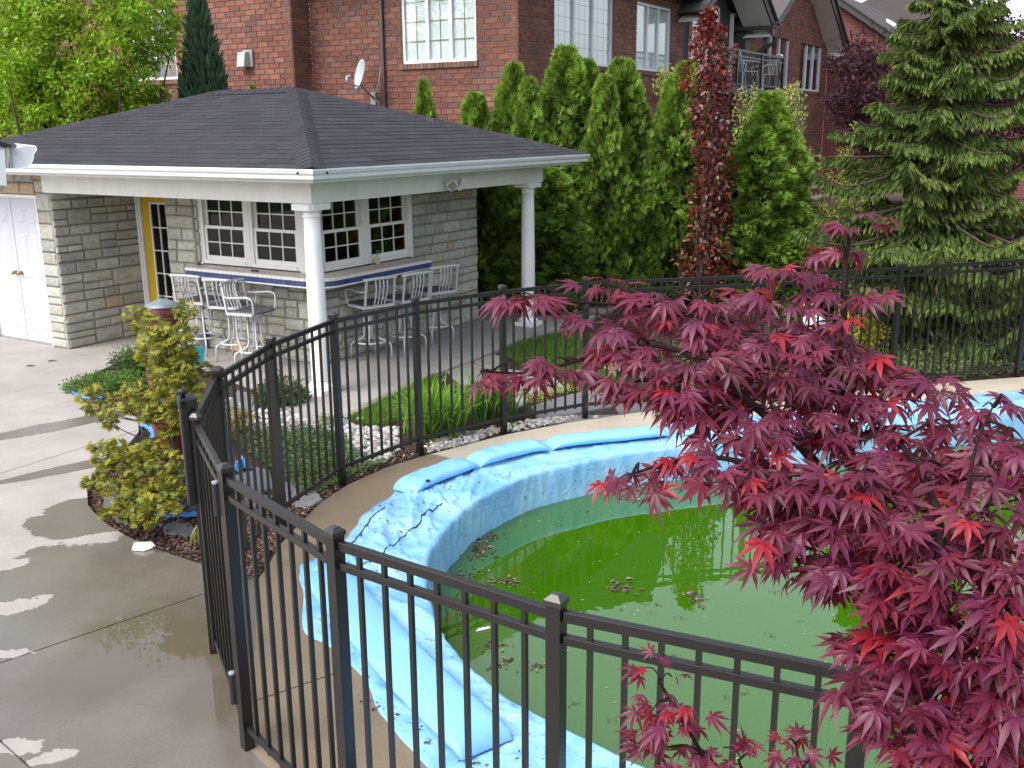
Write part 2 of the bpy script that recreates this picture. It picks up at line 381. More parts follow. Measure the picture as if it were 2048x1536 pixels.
BED = [(519, 1155), (492, 1151), (407, 1129), (355, 1113), (313, 1097), (279, 1085), (246, 1068), (215, 1049), (191, 1028), (176, 1010), (174, 982), (185, 945),
       (215, 915), (255, 890), (277, 864), (277, 838), (245, 815), (205, 800), (150, 782), (146, 766), (190, 745), (240, 724), (300, 711), (365, 712), (430, 745),
       (500, 770), (590, 826), (652, 850)]
SLAB_EDGE = [(690, 836), (760, 800), (868, 748), (945, 720), (1000, 697), (1040, 680), (1085, 668), (1150, 652)]
DECK_OUT = [(2048, 754), (1861, 768), (1700, 783), (1500, 803), (1303, 821), (1139, 845), (1013, 869), (920, 893), (848, 912), (773, 935), (695, 970), (644, 1003), (605, 1041), (560, 1090), (535, 1133), (519, 1155)]
LIP = [(2048, 818), (1920, 831), (1820, 844), (1700, 858), (1600, 868), (1500, 877), (1400, 887), (1240, 906), (1160, 922), (1077, 941), (1024, 961), (944, 1001), (908, 1032), (874, 1067), (850, 1107), (842, 1150),
       (848, 1200), (862, 1244), (892, 1296), (924, 1332), (966, 1368), (1001, 1399), (1042, 1420), (1086, 1445), (1164, 1484), (1270, 1536), (1500, 1640), (1800, 1750)]
OUT = [(2048, 781), (1900, 795), (1800, 802), (1700, 811), (1600, 822), (1500, 832), (1400, 842), (1250, 862), (1165, 872), (1085, 881), (1000, 898), (915, 922), (835, 950), (775, 994), (735, 1030), (700, 1075),
       (648, 1112), (606, 1135), (592, 1180), (598, 1262), (650, 1290), (700, 1345), (735, 1405), (790, 1460), (850, 1520), (905, 1600), (1050, 1760), (1300, 1950)]
PA, PBp, PC, PD = G(448.4, 927, 1.4), G(668, 1053, 1.4), G(1112.7, 1188, 1.4), G(1728, 1310, 1.4)
FENCE_N = [PA, PBp, PC, PD]
def xy(p): return (float(p[0]), float(p[1]))
def flat(name, poly, z, material, depth=0.0, parent=None, kind='structure'):
    mb = MB(); poly = [xy(p) for p in poly]
    if depth: mb.prism(poly, z - depth, z)
    else:
        tris = tessellate_polygon([[Vector((*p, 0)) for p in poly]]); fs = []
        for a, b, c in tris:
            A, B, C_ = poly[a], poly[b], poly[c]
            if (B[0] - A[0]) * (C_[1] - A[1]) - (B[1] - A[1]) * (C_[0] - A[0]) < 0: a, c = c, a
            fs.append((a, b, c))
        mb.add([(*p, z) for p in poly], fs)
    o = mb.build(name, material, parent); 
    if kind: o['kind'] = kind
    return o
# lowest sheet, reaching the horizon
flat('ground', [(-600, -600), (600, -600), (600, 600), (-600, 600)], -1.2, M['farground'])
deck_out_w = px(DECK_OUT); lip_w = px(LIP); bed_w = px(BED); slab_w = px(SLAB_EDGE)
D_FAR = np.array([6.6, 11.2, 0.0])
# planting bed: everything between patio, pool deck and the back of the gardens
bedpoly = bed_w + slab_w + [WB(6.4, -.5), WB(6.4, 9.5), (-60, 30, 0), (-60, 90, 0), (90, 90, 0), (90, 11.4, 0), D_FAR] + deck_out_w[:-1]
flat('garden_bed', bedpoly, -.045, M['soil'])
# patio cut into slabs along its control joints
near = [(-14, -3, 0), (3.2, -3, 0), (3.2, .9, 0), PD, PC, PBp, PA]
patiopoly = [deck_out_w[-1]] + bed_w[1:] + slab_w + [WB(6.4, -.5), WB(6.4, 9.5), (-26, 22, 0), (-26, -3, 0)] + near[1:]
patio = thing('concrete_patio', None, None); patio['kind'] = 'structure'
def slabs(poly, lines, z, depth, material, parent, name):
    bm = bmesh.new(); vs = [bm.verts.new((float(p[0]), float(p[1]), z)) for p in poly]
    tris = tessellate_polygon([[Vector((float(p[0]), float(p[1]), 0)) for p in poly]])
    for t in tris:
        try: bm.faces.new([vs[i] for i in t])
        except ValueError: pass
    bmesh.ops.recalc_face_normals(bm, faces=bm.faces)
    if sum(f.normal.z for f in bm.faces) < 0: bmesh.ops.reverse_faces(bm, faces=bm.faces)
    for p, q in lines:
        d = Vector((q[0] - p[0], q[1] - p[1], 0)).normalized(); nn = Vector((-d.y, d.x, 0)); p = Vector((p[0], p[1], z))
        for s_ in (1, -1):
            bmesh.ops.bisect_plane(bm, geom=bm.verts[:] + bm.edges[:] + bm.faces[:], plane_co=p + nn * .005 * s_, plane_no=nn)
        dl = [f for f in bm.faces if abs((f.calc_center_median() - p).dot(nn)) < .004]
        bmesh.ops.delete(bm, geom=dl, context='FACES')
    seen = set(); bm.faces.ensure_lookup_table()
    for f in bm.faces:
        if f in seen: continue
        isl, st = [], [f]; seen.add(f)
        while st:
            g = st.pop(); isl.append(g)
            for e in g.edges:
                for h in e.link_faces:
                    if h not in seen: seen.add(h); st.append(h)
        mb = MB(); idx = {}; vv = []; ff = []
        for g in isl:
            for v in g.verts:
                if v not in idx: idx[v] = len(vv); vv.append(tuple(v.co))
            ff.append(tuple(idx[v] for v in g.verts))
        n0 = len(vv); vv += [(x, y, zz - depth) for x, y, zz in vv]
        for g in isl:
            for e in g.edges:
                if len(e.link_faces) == 1:
                    l = [l for l in g.loops if l.edge == e][0]; a, b = idx[l.vert], idx[l.link_loop_next.vert]
                    ff.append((b, a, a + n0, b + n0))
        mb.add(vv, ff); mb.build(name, material, parent)
    bm.free()
JL = [((0, 1326), (410, 1187)), ((0, 1481), (62, 1536)), ((0, 947), (185, 889)), ((130, 700), (290, 742)), ((0, 788), (140, 785))]
slabs(patiopoly, [(G(*a), G(*b)) for a, b in JL], 0.0, .05, M['patio'], patio, 'slab')
jf = flat('joint_filler', patiopoly, -.012, M['joint'], parent=patio, kind=None)
# pool deck
deckpoly = [(14, 14.5, 0), D_FAR] + deck_out_w + [PA, PBp, PC, PD, (3.2, .9, 0), (3.2, -.2, 0), (9, -.2, 0), (9, 1.2, 0)] + [(3.4, 1.2, 0)] + lip_w[::-1] + [(9.5, 11, 0), (14, 12.0, 0)]
deck = thing('pool_deck', None, None); deck['kind'] = 'structure'
DJ = [((496, 1407), (690, 1340)), ((500, 1420), (620, 1536)), ((930, 888), (965, 925)), ((1985, 757), (2040, 800))]
slabs(deckpoly, [(G(*DJ[0][0]), G(*DJ[0][1]))], 0.001, .05, M['deck'], deck, 'slab')
flat('joint_filler', deckpoly, -.012, M['joint'], parent=deck, kind=None)
# pool water
WZ = -.30
cen = np.array([2.6, 5.2, 0])
def outward(p, d):
    v = np.asarray(p) - cen; v[2] = 0; v = v / np.linalg.norm(v); return np.asarray(p) + v * d
waterpoly = [outward(p, .06) for p in lip_w] + [(3.5, 1.0, 0), (9, 1.0, 0), (9.6, 11.2, 0)]
m, t, n, b = new_mat('green_pool_water'); L = t.links
b.inputs['Base Color'].default_value = (.045, .21, .004, 1); b.inputs['Roughness'].default_value = .015; b.inputs['IOR'].default_value = 1.95; b.inputs['Specular IOR Level'].default_value = .5
geo = n.new('ShaderNodeNewGeometry'); nz = n.new('ShaderNodeTexNoise'); nz.inputs['Scale'].default_value = 5; nz.inputs['Detail'].default_value = 2
L.new(geo.outputs['Position'], nz.inputs['Vector']); bp = n.new('ShaderNodeBump'); bp.inputs['Strength'].default_value = .035; bp.inputs['Distance'].default_value = .02
L.new(nz.outputs['Fac'], bp.inputs['Height']); L.new(bp.outputs[0], b.inputs['Normal'])
nz2 = n.new('ShaderNodeTexNoise'); nz2.inputs['Scale'].default_value = .8; nz2.inputs['Detail'].default_value = 3; L.new(geo.outputs['Position'], nz2.inputs['Vector'])
rp = n.new('ShaderNodeMix'); rp.data_type = 'RGBA'; rp.inputs['A'].default_value = (.027, .094, .0010, 1); rp.inputs['B'].default_value = (.034, .114, .0014, 1)
L.new(nz2.outputs['Fac'], rp.inputs['Factor']); L.new(rp.outputs['Result'], b.inputs['Base Color'])
flat('pool_water', waterpoly, WZ, m)
# winter cover: draped from the deck over the lip into the water
def fold(p, f=1.0): return mnoise.noise(Vector((p[0] * f, p[1] * f, 3.3)))
NS = 20
lipP = smooth_path(lip_w, NS); outP = smooth_path(px(OUT), NS)
lipP = smooth_path([(9.5, 10.9, 0)] + lip_w, NS)[NS * 0:]; outP = smooth_path([(9.5, 11.35, 0)] + px(OUT), NS)
nst = len(lipP); NT = 44; rows = []; arc = 0
for i in range(nst):
    a = np.asarray(lipP[i]); o = np.asarray(outP[i])
    if i: arc += np.linalg.norm(a - np.asarray(lipP[i - 1]))
    inn = (cen - a); inn[2] = 0; inn /= np.linalg.norm(inn)
    ridge = lambda x, y, z: max(0, 1 - abs(mnoise.noise(Vector((x, y, z)))) * 4.5) ** 1.6
    acr = a - o; W_ = np.linalg.norm(acr); row = []
    near = 1.0 if 11 * NS < i < 24 * NS else .35          # the west end is crumpled most
    for k in range(NT):
        t_ = k / (NT - 1) * 1.45
        if t_ <= 1:
            p = o + acr * t_
            rag = (1 - t_) ** 2 * (.10 * fold((arc * 2.1, 1)) + .05 * fold((arc * 6, 4))) * near
            p = p + acr / max(W_, 1e-6) * rag
            ridge = lambda x, y, z: max(0, 1 - abs(mnoise.noise(Vector((x, y, z)))) * 4.5) ** 1.6
            wr = ridge(arc * 1.5 + t_ * 1.3, t_ * 1.2, 0) ** 1.5 * .026 + ridge(arc * 3.2 - t_ * 1.8, t_ * 1.6, 7) ** 1.5 * .022 + ridge(p[0] * 2.6, p[1] * 3.4, 2) ** 1.8 * .022 + ridge(p[0] * 6.5, p[1] * 5.2, 4) ** 2 * .012 + .006 * abs(mnoise.noise(Vector((p[0] * 2, p[1] * 2, 8))))
            lift = min(1, t_ * 4)
            p = p + np.array([0, 0, 0.004 + wr * near * lift * (1.0 if t_ < .9 else (1 - t_) * 10 * .6 + .4)])
        else:
            s_ = (t_ - 1) / .45; ang = min(s_ * 3.2, 1) * math.pi / 2
            d = .03 * math.sin(ang); drop = .03 * (1 - math.cos(ang)) + max(0, s_ - .3125) / .6875 * .38
            rip = (mnoise.noise(Vector((arc * 7 + s_ * 1.2, s_ * .6, 5))) * .014 + ridge(arc * 6 + s_ * .8, s_ * .4, 3) * .012 + mnoise.noise(Vector((arc * 17 - s_ * 2.5, s_, 9))) * .007) * min(1, s_ * 2.5)
            p = a + inn * (d + rip + .03 * s_) + np.array([0, 0, .012 - drop])
        row.append(p)
    rows.append(row)
vs = np.array(rows).reshape(-1, 3); idx = np.arange(nst * NT).reshape(nst, NT)
fc = np.stack([idx[:-1, :-1], idx[:-1, 1:], idx[1:, 1:], idx[1:, :-1]], -1).reshape(-1, 4)
me = fast_mesh('pool_cover', vs, fc, smooth=True)
m, t, n, b = new_mat('blue_cover_vinyl'); L = t.links; geo = n.new('ShaderNodeNewGeometry')
nz = n.new('ShaderNodeTexNoise'); nz.inputs['Scale'].default_value = 2.6; nz.inputs['Detail'].default_value = 7; nz.inputs['Roughness'].default_value = .65; L.new(geo.outputs['Position'], nz.inputs['Vector'])
rm = n.new('ShaderNodeValToRGB'); e = rm.color_ramp.elements; e[0].position = .35; e[0].color = (.15, .40, .74, 1); e[1].position = .66; e[1].color = (.33, .57, .78, 1); L.new(nz.outputs['Fac'], rm.inputs[0])
d2 = n.new('ShaderNodeTexNoise'); d2.inputs['Scale'].default_value = 22; d2.inputs['Detail'].default_value = 6; L.new(geo.outputs['Position'], d2.inputs['Vector'])
rr = n.new('ShaderNodeValToRGB'); e = rr.color_ramp.elements; e[0].position = .645; e[0].color = (0, 0, 0, 1); e[1].position = .70; e[1].color = (.7, .7, .7, 1); L.new(d2.outputs['Fac'], rr.inputs[0])
mx = n.new('ShaderNodeMix'); mx.data_type = 'RGBA'; L.new(rr.outputs[0], mx.inputs['Factor']); L.new(rm.outputs[0], mx.inputs['A']); mx.inputs['B'].default_value = (.12, .14, .13, 1)
L.new(mx.outputs['Result'], b.inputs['Base Color']); b.inputs['Roughness'].default_value = .27; b.inputs['Specular IOR Level'].default_value = .5
bp = n.new('ShaderNodeBump'); bp.inputs['Strength'].default_value = .45; bp.inputs['Distance'].default_value = .02
wv = n.new('ShaderNodeTexNoise'); wv.inputs['Scale'].default_value = 11; wv.inputs['Detail'].default_value = 4; wv.inputs['Distortion'].default_value = 1.2; L.new(geo.outputs['Position'], wv.inputs['Vector']); L.new(wv.outputs['Fac'], bp.inputs['Height']); L.new(bp.outputs[0], b.inputs['Normal'])
M['cover'] = m; me.materials.append(m)
cov = obj('pool_cover', me)
sol = cov.modifiers.new('thick', 'SOLIDIFY'); sol.thickness = .003; sol.offset = 1
tag(cov, 'crumpled pale blue vinyl cover draped over the pool edge into green water', 'pool cover')
# water-filled tubes that weigh the cover down
def water_tube(pts, wid, hgt, label, cap=.16, z=.02):
    P = smooth_path(pts, 10); N = len(P); mb = MB(); vs = []; n_ = 18; L_ = [0]
    for i in range(1, N): L_.append(L_[-1] + np.linalg.norm(np.asarray(P[i]) - np.asarray(P[i - 1])))
    for i, p in enumerate(P):
        p = np.asarray(p); d = np.asarray(P[min(i + 1, N - 1)]) - np.asarray(P[max(i - 1, 0)]); d /= np.linalg.norm(d); x = np.array([d[1], -d[0], 0])
        e_ = min(L_[i], L_[-1] - L_[i]); k = math.sqrt(max(0, 1 - max(0, 1 - e_ / cap) ** 2)) * .92 + .08
        pin = 1 - .10 * abs(mnoise.noise(Vector((L_[i] * 4, 1, wid * 9))))
        for j in range(n_):
            a = 2 * math.pi * j / n_; ca, sa = math.cos(a), math.sin(a)
            ww = wid / 2 * (.90 + .10 * k) * (abs(ca) ** .8) * (1 if ca > 0 else -1); hh = hgt * k * pin * (.5 + .5 * (abs(sa) ** .8) * (1 if sa > 0 else -1))
            q = p + x * ww; rk = mnoise.noise(Vector((q[0] * 14, q[1] * 14, a))) * .006 - abs(mnoise.noise(Vector((L_[i] * 9, a * .4, 3)))) * .012 * max(0, sa)
            vs.append((q[0], q[1], z + hh + rk))
    fs = [(i * n_ + k, i * n_ + (k + 1) % n_, (i + 1) * n_ + (k + 1) % n_, (i + 1) * n_ + k) for i in range(N - 1) for k in range(n_)]
    fs += [tuple(range(n_))[::-1], tuple((N - 1) * n_ + k for k in range(n_))]
    mb.add(vs, fs); o = mb.build('water_tube', M['water_bag2'], smooth=True)
    return tag(o, label, 'water tube', 'water filled tubes holding the pool cover down')
M['water_bag2'] = mat('light_blue_vinyl', (.22, .50, .80), .33, .45, .12, 2.2, .25, 30)
def T(u, v): return G(u, v, .05)
ta = water_tube([T(808, 978), T(860, 955), T(905, 938), T(938, 925)], .26, .10, 'short flat blue water tube with a black valve at the crumpled west end')
mb = MB(); vpos = G(856, 963, .125); mb.lathe([(.001, .012), (.016, .012), (.02, .004), (.022, 0)], tuple(vpos), 12); mb.build('valve', M['black'], ta)
water_tube([T(946, 924), T(1000, 909), T(1050, 897), T(1088, 890)], .24, .10, 'middle blue water tube lying between the valved tube and the one under the maple')
water_tube([T(1098, 888), T(1170, 879), T(1250, 871), T(1330, 862)], .22, .09, 'blue water tube that runs behind the red maple leaves')
tb = water_tube([T(640, 1142), T(700, 1212), T(775, 1297), T(870, 1395), T(975, 1490)], .31, .085, 'long fat blue water tube nearest the fence posts')


bpy.context.view_layer.update()
dg = bpy.context.evaluated_depsgraph_get(); ce = cov.evaluated_get(dg)
def on_cover(u, v):
    g = G(u, v, .04); hit, l_, _, _ = ce.ray_cast(Vector((g[0], g[1], 2)), Vector((0, 0, -1))); return np.array([g[0], g[1], (l_.z if hit else .01) + .004])
for pts in ([(885, 1000), (868, 1016), (850, 1024), (838, 1042), (815, 1062), (795, 1078), (768, 1098), (742, 1118), (715, 1128), (690, 1150)], [(770, 1010), (745, 1030), (720, 1060), (700, 1085)]):
    P = [on_cover(*p[:2]) for p in [(a[0] + (b[0] - a[0]) * k / 6 + random.uniform(-2, 2), a[1] + (b[1] - a[1]) * k / 6) for a, b in zip(pts[:-1], pts[1:]) for k in range(6)]]
    mb = MB(); mb.tube(P, [.003 + .003 * random.random() for _ in P], 5); mb.build('seam', M['joint'], cov)
# ================================================================== pool house (local axes: x = b, depth along the right side; y = a, along the front)
PH = thing('pool_house', 'low stone pool house with dark hipped roof and two white columns', 'building', (O2[0], O2[1], 0), HROT)
STONECOL = [(.47, .455, .40), (.44, .435, .395), (.51, .49, .43), (.40, .395, .37), (.49, .42, .33), (.50, .38, .27), (.46, .44, .375), (.49, .48, .435)]
STW = [5, 5, 4, 4, 1.3, .8, 3, 3]
def stone_variant(i):
    c = random.choices(STONECOL, STW)[0]; mb = MB(); r = lambda a: random.uniform(-a, a)
    i1, i2 = .05, .14
    P = [(0, 0, 0), (1, 0, 0), (1, 0, 1), (0, 0, 1)]
    Q = [(i1 * .2, .5 + r(.12), i1 * .4), (1 - i1 * .2, .5 + r(.12), i1 * .4), (1 - i1 * .2, .5 + r(.12), 1 - i1 * .4), (i1 * .2, .5 + r(.12), 1 - i1 * .4)]
    T_ = [(i2 * .6 + r(.03), .92 + r(.15), i2 + r(.05)), (1 - i2 * .6 + r(.03), .92 + r(.15), i2 + r(.05)), (1 - i2 * .6 + r(.03), .92 + r(.15), 1 - i2 + r(.05)), (i2 * .6 + r(.03), .92 + r(.15), 1 - i2 + r(.05))]
    C_ = [(.5 + r(.15), 1.0 + r(.18), .5 + r(.12))]
    fs = []
    for k in range(4):
        l = (k + 1) % 4; fs += [(k, 4 + k, 4 + l, l)[::-1], (4 + k, 8 + k, 8 + l, 4 + l)[::-1], (8 + k, 12, 8 + l)[::-1]]
    k_ = random.uniform(.88, 1.12); c = tuple(min(1, x * k_) for x in c)
    mb.add([(-x, y, z) for x, y, z in P + Q + T_ + C_], fs, c); me = mb.mesh('stone'); me.materials.append(M['stone']); return me
STV = [stone_variant(i) for i in range(26)]
def ashlar(s0, s1, z0, z1):
    """broken-coursed stones filling a rectangle -> (s, z, w, h)"""
    out = []; z = z0
    while z < z1 - .02:
        H = min(random.choice([.13, .16, .21, .24]), z1 - z)
        if z1 - z - H < .06: H = z1 - z
        s = s0
        while s < s1 - .01:
            w_ = random.uniform(.20, .46)
            if s1 - s - w_ < .12: w_ = s1 - s
            if H > .18 and random.random() < .62:
                h1 = H * random.choice([.4, .5, .6])
                if random.random() < .5 and w_ > .28:
                    k = random.uniform(.35, .65); out += [(s, z, w_ * k, h1), (s + w_ * k, z, w_ * (1 - k), h1), (s, z + h1, w_, H - h1)]
                else: out += [(s, z, w_, h1), (s, z + h1, w_, H - h1)]
            else: out.append((s, z, w_, H))
            s += w_
        z += H
    return out
STONES = []       # (matrix, size on screen)
def stone_face(kind, fixed, s0, s1, z0, z1, dep=.035):
    """kind 'f': faces -b (s = a);  'r': faces -a (s = b)"""
    for s, z, w_, h in ashlar(s0, s1, z0, z1):
        g = .004
        if kind == 'f': X = Vector((0, -1, 0)); Y = Vector((-1, 0, 0)); p = Vector((fixed, s + g, z + g)); org = Vector((fixed, s + w_ - g, z + g)); c = (fixed, s + w_ / 2)
        else: X = Vector((1, 0, 0)); Y = Vector((0, -1, 0)); org = Vector((s + g, fixed, z + g)); c = (s + w_ / 2, fixed)
        wv, hv = max(w_ - 2 * g, .02), max(h - 2 * g, .02)
        # template has x in [-1,0]; build so that the stone spans the rectangle
        if kind == 'f':
            m4 = Matrix(((0, -dep, 0, fixed), (wv, 0, 0, s + g + wv), (0, 0, hv, z + g), (0, 0, 0, 1)))
        else:
            m4 = Matrix(((-wv, 0, 0, s + g), (0, -dep, 0, fixed), (0, 0, hv, z + g), (0, 0, 0, 1)))
        wp = WB(c[0], c[1], z); d = np.linalg.norm(wp - CP); STONES.append((w_ * h / d / d, m4))
wall = MB()
B1 = 1.02; A1 = .90
wall.box(B1, 4.43, A1 + .0, A1 + .25, 0, 1.10); wall.box(2.88, 4.43, A1, A1 + .25, 1.10, 2.30); wall.box(1.1, 2.88, A1 + .02, A1 + .25, 2.02, 2.30)
wall.box(B1, B1 + .25, A1 + .25, 3.44, 0, 1.10); wall.box(B1, B1 + .25, 2.90, 3.44, 1.10, 2.30); wall.box(B1 + .02, B1 + .25, 1.15, 2.90, 2.02, 2.30)
wall.box(B1 + .25, 1.52, 3.24, 3.44, 0, 2.30)
wall.box(.022, 5.0, 4.468, 4.79, 0, 2.33); wall.box(.10, 5.0, 4.79, 6.45, 0, 2.33); wall.box(.022, .10, 4.79, 6.45, 2.0, 2.33); wall.box(.022, .10, 6.09, 6.45, 0, 2.0)
wall.box(1.36, 1.6, 3.44, 4.468, 0, 2.30)
wall.box(1.3, 4.43, 3.30, 3.44, 0, 2.3); wall.box(4.2, 4.43, 1.15, 3.3, 0, 2.3)
wall.build('wall_core', M['mortar'], PH)
stone_face('f', .022, 4.468, 4.78, 0, 2.33); stone_face('f', .022, 4.78, 6.4, 2.0, 2.33); stone_face('f', .022, 6.09, 6.45, 0, 2.0)
stone_face('r', 4.468, -.01, 1.30, 0, 2.28)
stone_face('f', B1 - .05, 2.93, 3.46, 0, 2.30); stone_face('r', 2.93, B1 - .05, B1, 1.14, 2.2)
stone_face('f', B1, A1 - .02, 2.93, 0, 1.0); stone_face('r', A1, B1 - .01, 2.9, 0, 1.0)
stone_face('r', A1, 2.9, 4.45, 0, 2.30)
wx = MB(); wx.box(B1 - .048, B1 + .02, 2.932, 3.44, 0, 2.30); wx.build('wall_core', M['mortar'], PH)
STONES.sort(key=lambda q: -q[0])
for i, (sz, m4) in enumerate(STONES[:300]):
    o = link(bpy.data.objects.new('stone', random.choice(STV)), PH); o.matrix_local = m4
if len(STONES) > 300:
    parts = []
    for sz, m4 in STONES[300:]:
        me = random.choice(STV); co = np.array([m4 @ v.co for v in me.vertices]); parts.append((co, me))
    mb = MB()
    for co, me in parts: mb.add([tuple(c) for c in co], [tuple(p.vertices) for p in me.polygons], tuple(me.attributes['col'].data[0].color)[:3])
    o = mb.build('stonework', M['stone'], PH); o['kind'] = 'stuff'
ib = MB(); ib.box(1.45, 4.1, 1.30, 3.25, .9, 2.2); ib.build('painted_dark_interior', M['interior'], PH)  # solid box painted dark in place of the room's shade
# ---- roof
E0, RB1, RA1, ZE, ZR = -.60, 5.0, 6.45, 2.425, 3.30
RUN = 2.8; RBm = 2.2; RAa, RAb = 2.2, RA1 - 2.8
mb = MB()
pts = [(E0, E0, ZE), (RB1, E0, ZE), (RB1, RA1, ZE), (E0, RA1, ZE), (RBm, RAa, ZR), (RBm, RAb, ZR)]
mb.add(pts, [(0, 4, 5, 3)[::-1], (0, 1, 4)[::-1], (1, 2, 5, 4)[::-1], (2, 3, 5)[::-1], (0, 1, 2, 3)])
mb.build('roof', M['roofdeck'], PH)
SL = math.hypot(RUN, ZR - ZE); NZ = RUN / SL; NH = (ZR - ZE) / SL
def clip(poly, a, b, c):        # keep a*x+b*y<=c
    out = []
    for i in range(len(poly)):
        p, q = poly[i], poly[(i + 1) % len(poly)]; dp = a * p[0] + b * p[1] - c; dq = a * q[0] + b * q[1] - c
        if dp <= 0: out.append(p)
        if dp * dq < 0: k = dp / (dp - dq); out.append((p[0] + (q[0] - p[0]) * k, p[1] + (q[1] - p[1]) * k))
    return out
SHCOL = [(.038, .037, .046), (.035, .034, .042), (.041, .040, .049), (.033, .032, .040)]
SH = []
def shingles(face):
    EXP = .142; k = 0; t0 = 0.0; hr = RUN / SL
    s_lo, s_hi = (E0, RA1) if face == 'front' else (E0, RB1)
    while t0 < SL - .01:
        t1 = min(t0 + EXP, SL); s = s_lo - random.uniform(0, .33)
        while s < s_hi:
            w_ = random.choice([.33, .33, .28, .36]); poly = [(s + .003, t0), (s + w_ - .003, t0), (s + w_ - .003, t1), (s + .003, t1)]
            poly = clip(poly, -1, hr, -s_lo); poly = clip(poly, 1, hr, s_hi)
            if len(poly) >= 3:
                k_ = random.uniform(.88, 1.12); col = tuple(x * k_ for x in random.choice(SHCOL)); lift = random.uniform(0, .002); top, bot = [], []
                for ss, tt in poly:
                    h = .002 + (.0035 + lift) * (1 - (tt - t0) / EXP)
                    f = lambda hh: ((E0 + tt * hr - NH * hh, ss, ZE + tt * (ZR - ZE) / SL + NZ * hh) if face == 'front' else (ss, E0 + tt * hr - NH * hh, ZE + tt * (ZR - ZE) / SL + NZ * hh))
                    top.append(f(h)); bot.append(f(-.002))
                n_ = len(poly); fs = [tuple(range(n_)), tuple(range(n_, 2 * n_))[::-1]] + [(i, n_ + i, n_ + (i + 1) % n_, (i + 1) % n_) for i in range(n_)]
                if face == 'front': fs = [f_[::-1] for f_ in fs]
                c_ = np.mean(top, 0); d = np.linalg.norm(WB(c_[0], c_[1], c_[2]) - CP)
                SH.append((d + (0.0 if n_ == 4 else .4), top + bot, fs, col))
            s += w_
        t0 += EXP
shingles('front'); shingles('right'); SH.sort(key=lambda q: q[0]); rest = MB()
for i, (d, vv, ff, col) in enumerate(SH):
    if i < 300:
        mb = MB(); mb.add(vv, ff, col); mb.build('shingle', M['shingle'], PH)
    else: rest.add(vv, ff, col)
o = rest.build('shingles', M['shingle'], PH); o['kind'] = 'stuff'
def caps(p, q, n1, n2, wd=.15):
    """overlapping cap shingles from p up to q; n1, n2: horizontal unit directions that lie down each neighbouring face"""
    p = Vector(p); q = Vector(q); Lh = (q - p).length; d = (q - p) / Lh; k = 0.0; sl = (ZR - ZE) / RUN
    while k < Lh - .02:
        e = min(k + .15, Lh); vs = []
        for tt, up in ((k, .018), (e, .010)):
            c = p + d * tt
            A = c + Vector((*n1, 0)) * wd + Vector((0, 0, -wd * sl * 1.0 + up)); B_ = c + Vector((*n2, 0)) * wd + Vector((0, 0, -wd * sl * 1.0 + up))
            m1 = c + Vector((*n1, 0)) * wd * .45 + Vector((0, 0, -wd * .45 * sl * .6 + up + .012)); m2 = c + Vector((*n2, 0)) * wd * .45 + Vector((0, 0, -wd * .45 * sl * .6 + up + .012))
            vs += [A, m1, c + Vector((0, 0, up + .022)), m2, B_]
        vs += [v - Vector((0, 0, .02)) for v in vs]
        fs = [(i, i + 1, 6 + i, 5 + i) for i in range(4)] + [(10 + i, i, i + 1, 11 + i)[::-1] for i in range(4)] + [(5 + i, 6 + i, 16 + i, 15 + i) for i in range(4)]
        mb = MB(); k_ = random.uniform(.9, 1.15); col = tuple(x * k_ for x in random.choice(SHCOL)); mb.add(vs, fs, col); mb.build('ridge_cap', M['shingle'], PH); k += .13
s2 = math.sqrt(.5)
caps((E0, E0, ZE), (RBm, RAa, ZR), (s2, -s2), (-s2, s2)); caps((E0, RA1, ZE), (RBm, RAb, ZR), (s2, s2), (-s2, -s2))
caps((RB1, E0, ZE), (RBm, RAa, ZR), (-s2, -s2), (s2, s2)); caps((RBm, RAa, ZR), (RBm, RAb, ZR), (-1, 0), (1, 0))
# ---- gutter, soffit, beam
def sweep(prof, name, material, a_end=RA1, b_end=RB1, smooth=False):
    mb = MB(); vs = []
    for d, z in prof: vs += [(E0 - d, a_end, z), (E0 - d, E0 - d, z), (b_end, E0 - d, z)]
    n_ = len(prof); fs = []
    for i in range(n_):
        j = (i + 1) % n_
        for k in range(2): fs.append((i * 3 + k, j * 3 + k, j * 3 + k + 1, i * 3 + k + 1))
    fs.append(tuple(i * 3 + 2 for i in range(n_))); fs.append(tuple(i * 3 for i in range(n_))[::-1]); mb.add(vs, fs); return mb.build(name, material, PH, smooth)
sweep([(0, ZE - .095), (.06, ZE - .095), (.066, ZE - .085), (.070, ZE - .055), (.088, ZE - .035), (.095, ZE - .014), (.100, ZE - .012), (.100, ZE + .006), (.092, ZE + .006), (.092, ZE - .02), (.01, ZE - .02), (0, ZE + .004)], 'gutter', M['alum'])
sweep([(-.10, 2.295), (-.03, 2.295), (-.028, 2.315), (-.012, 2.33), (-.002, ZE - .096), (-.10, ZE - .096)], 'crown_board', M['whitepaint'], 6.40, 4.95)
mb = MB(); mb.box(-.50, 4.95, -.50, 6.4, 2.31, 2.325); mb.build('soffit', M['whitepaint'], PH)
mb = MB(); mb.box(-.10, .10, -.10, 4.46, 2.05, 2.31); mb.box(.10, 4.70, -.10, .10, 2.05, 2.309); mb.build('beam', M['whitepaint'], PH, bevel=.006)
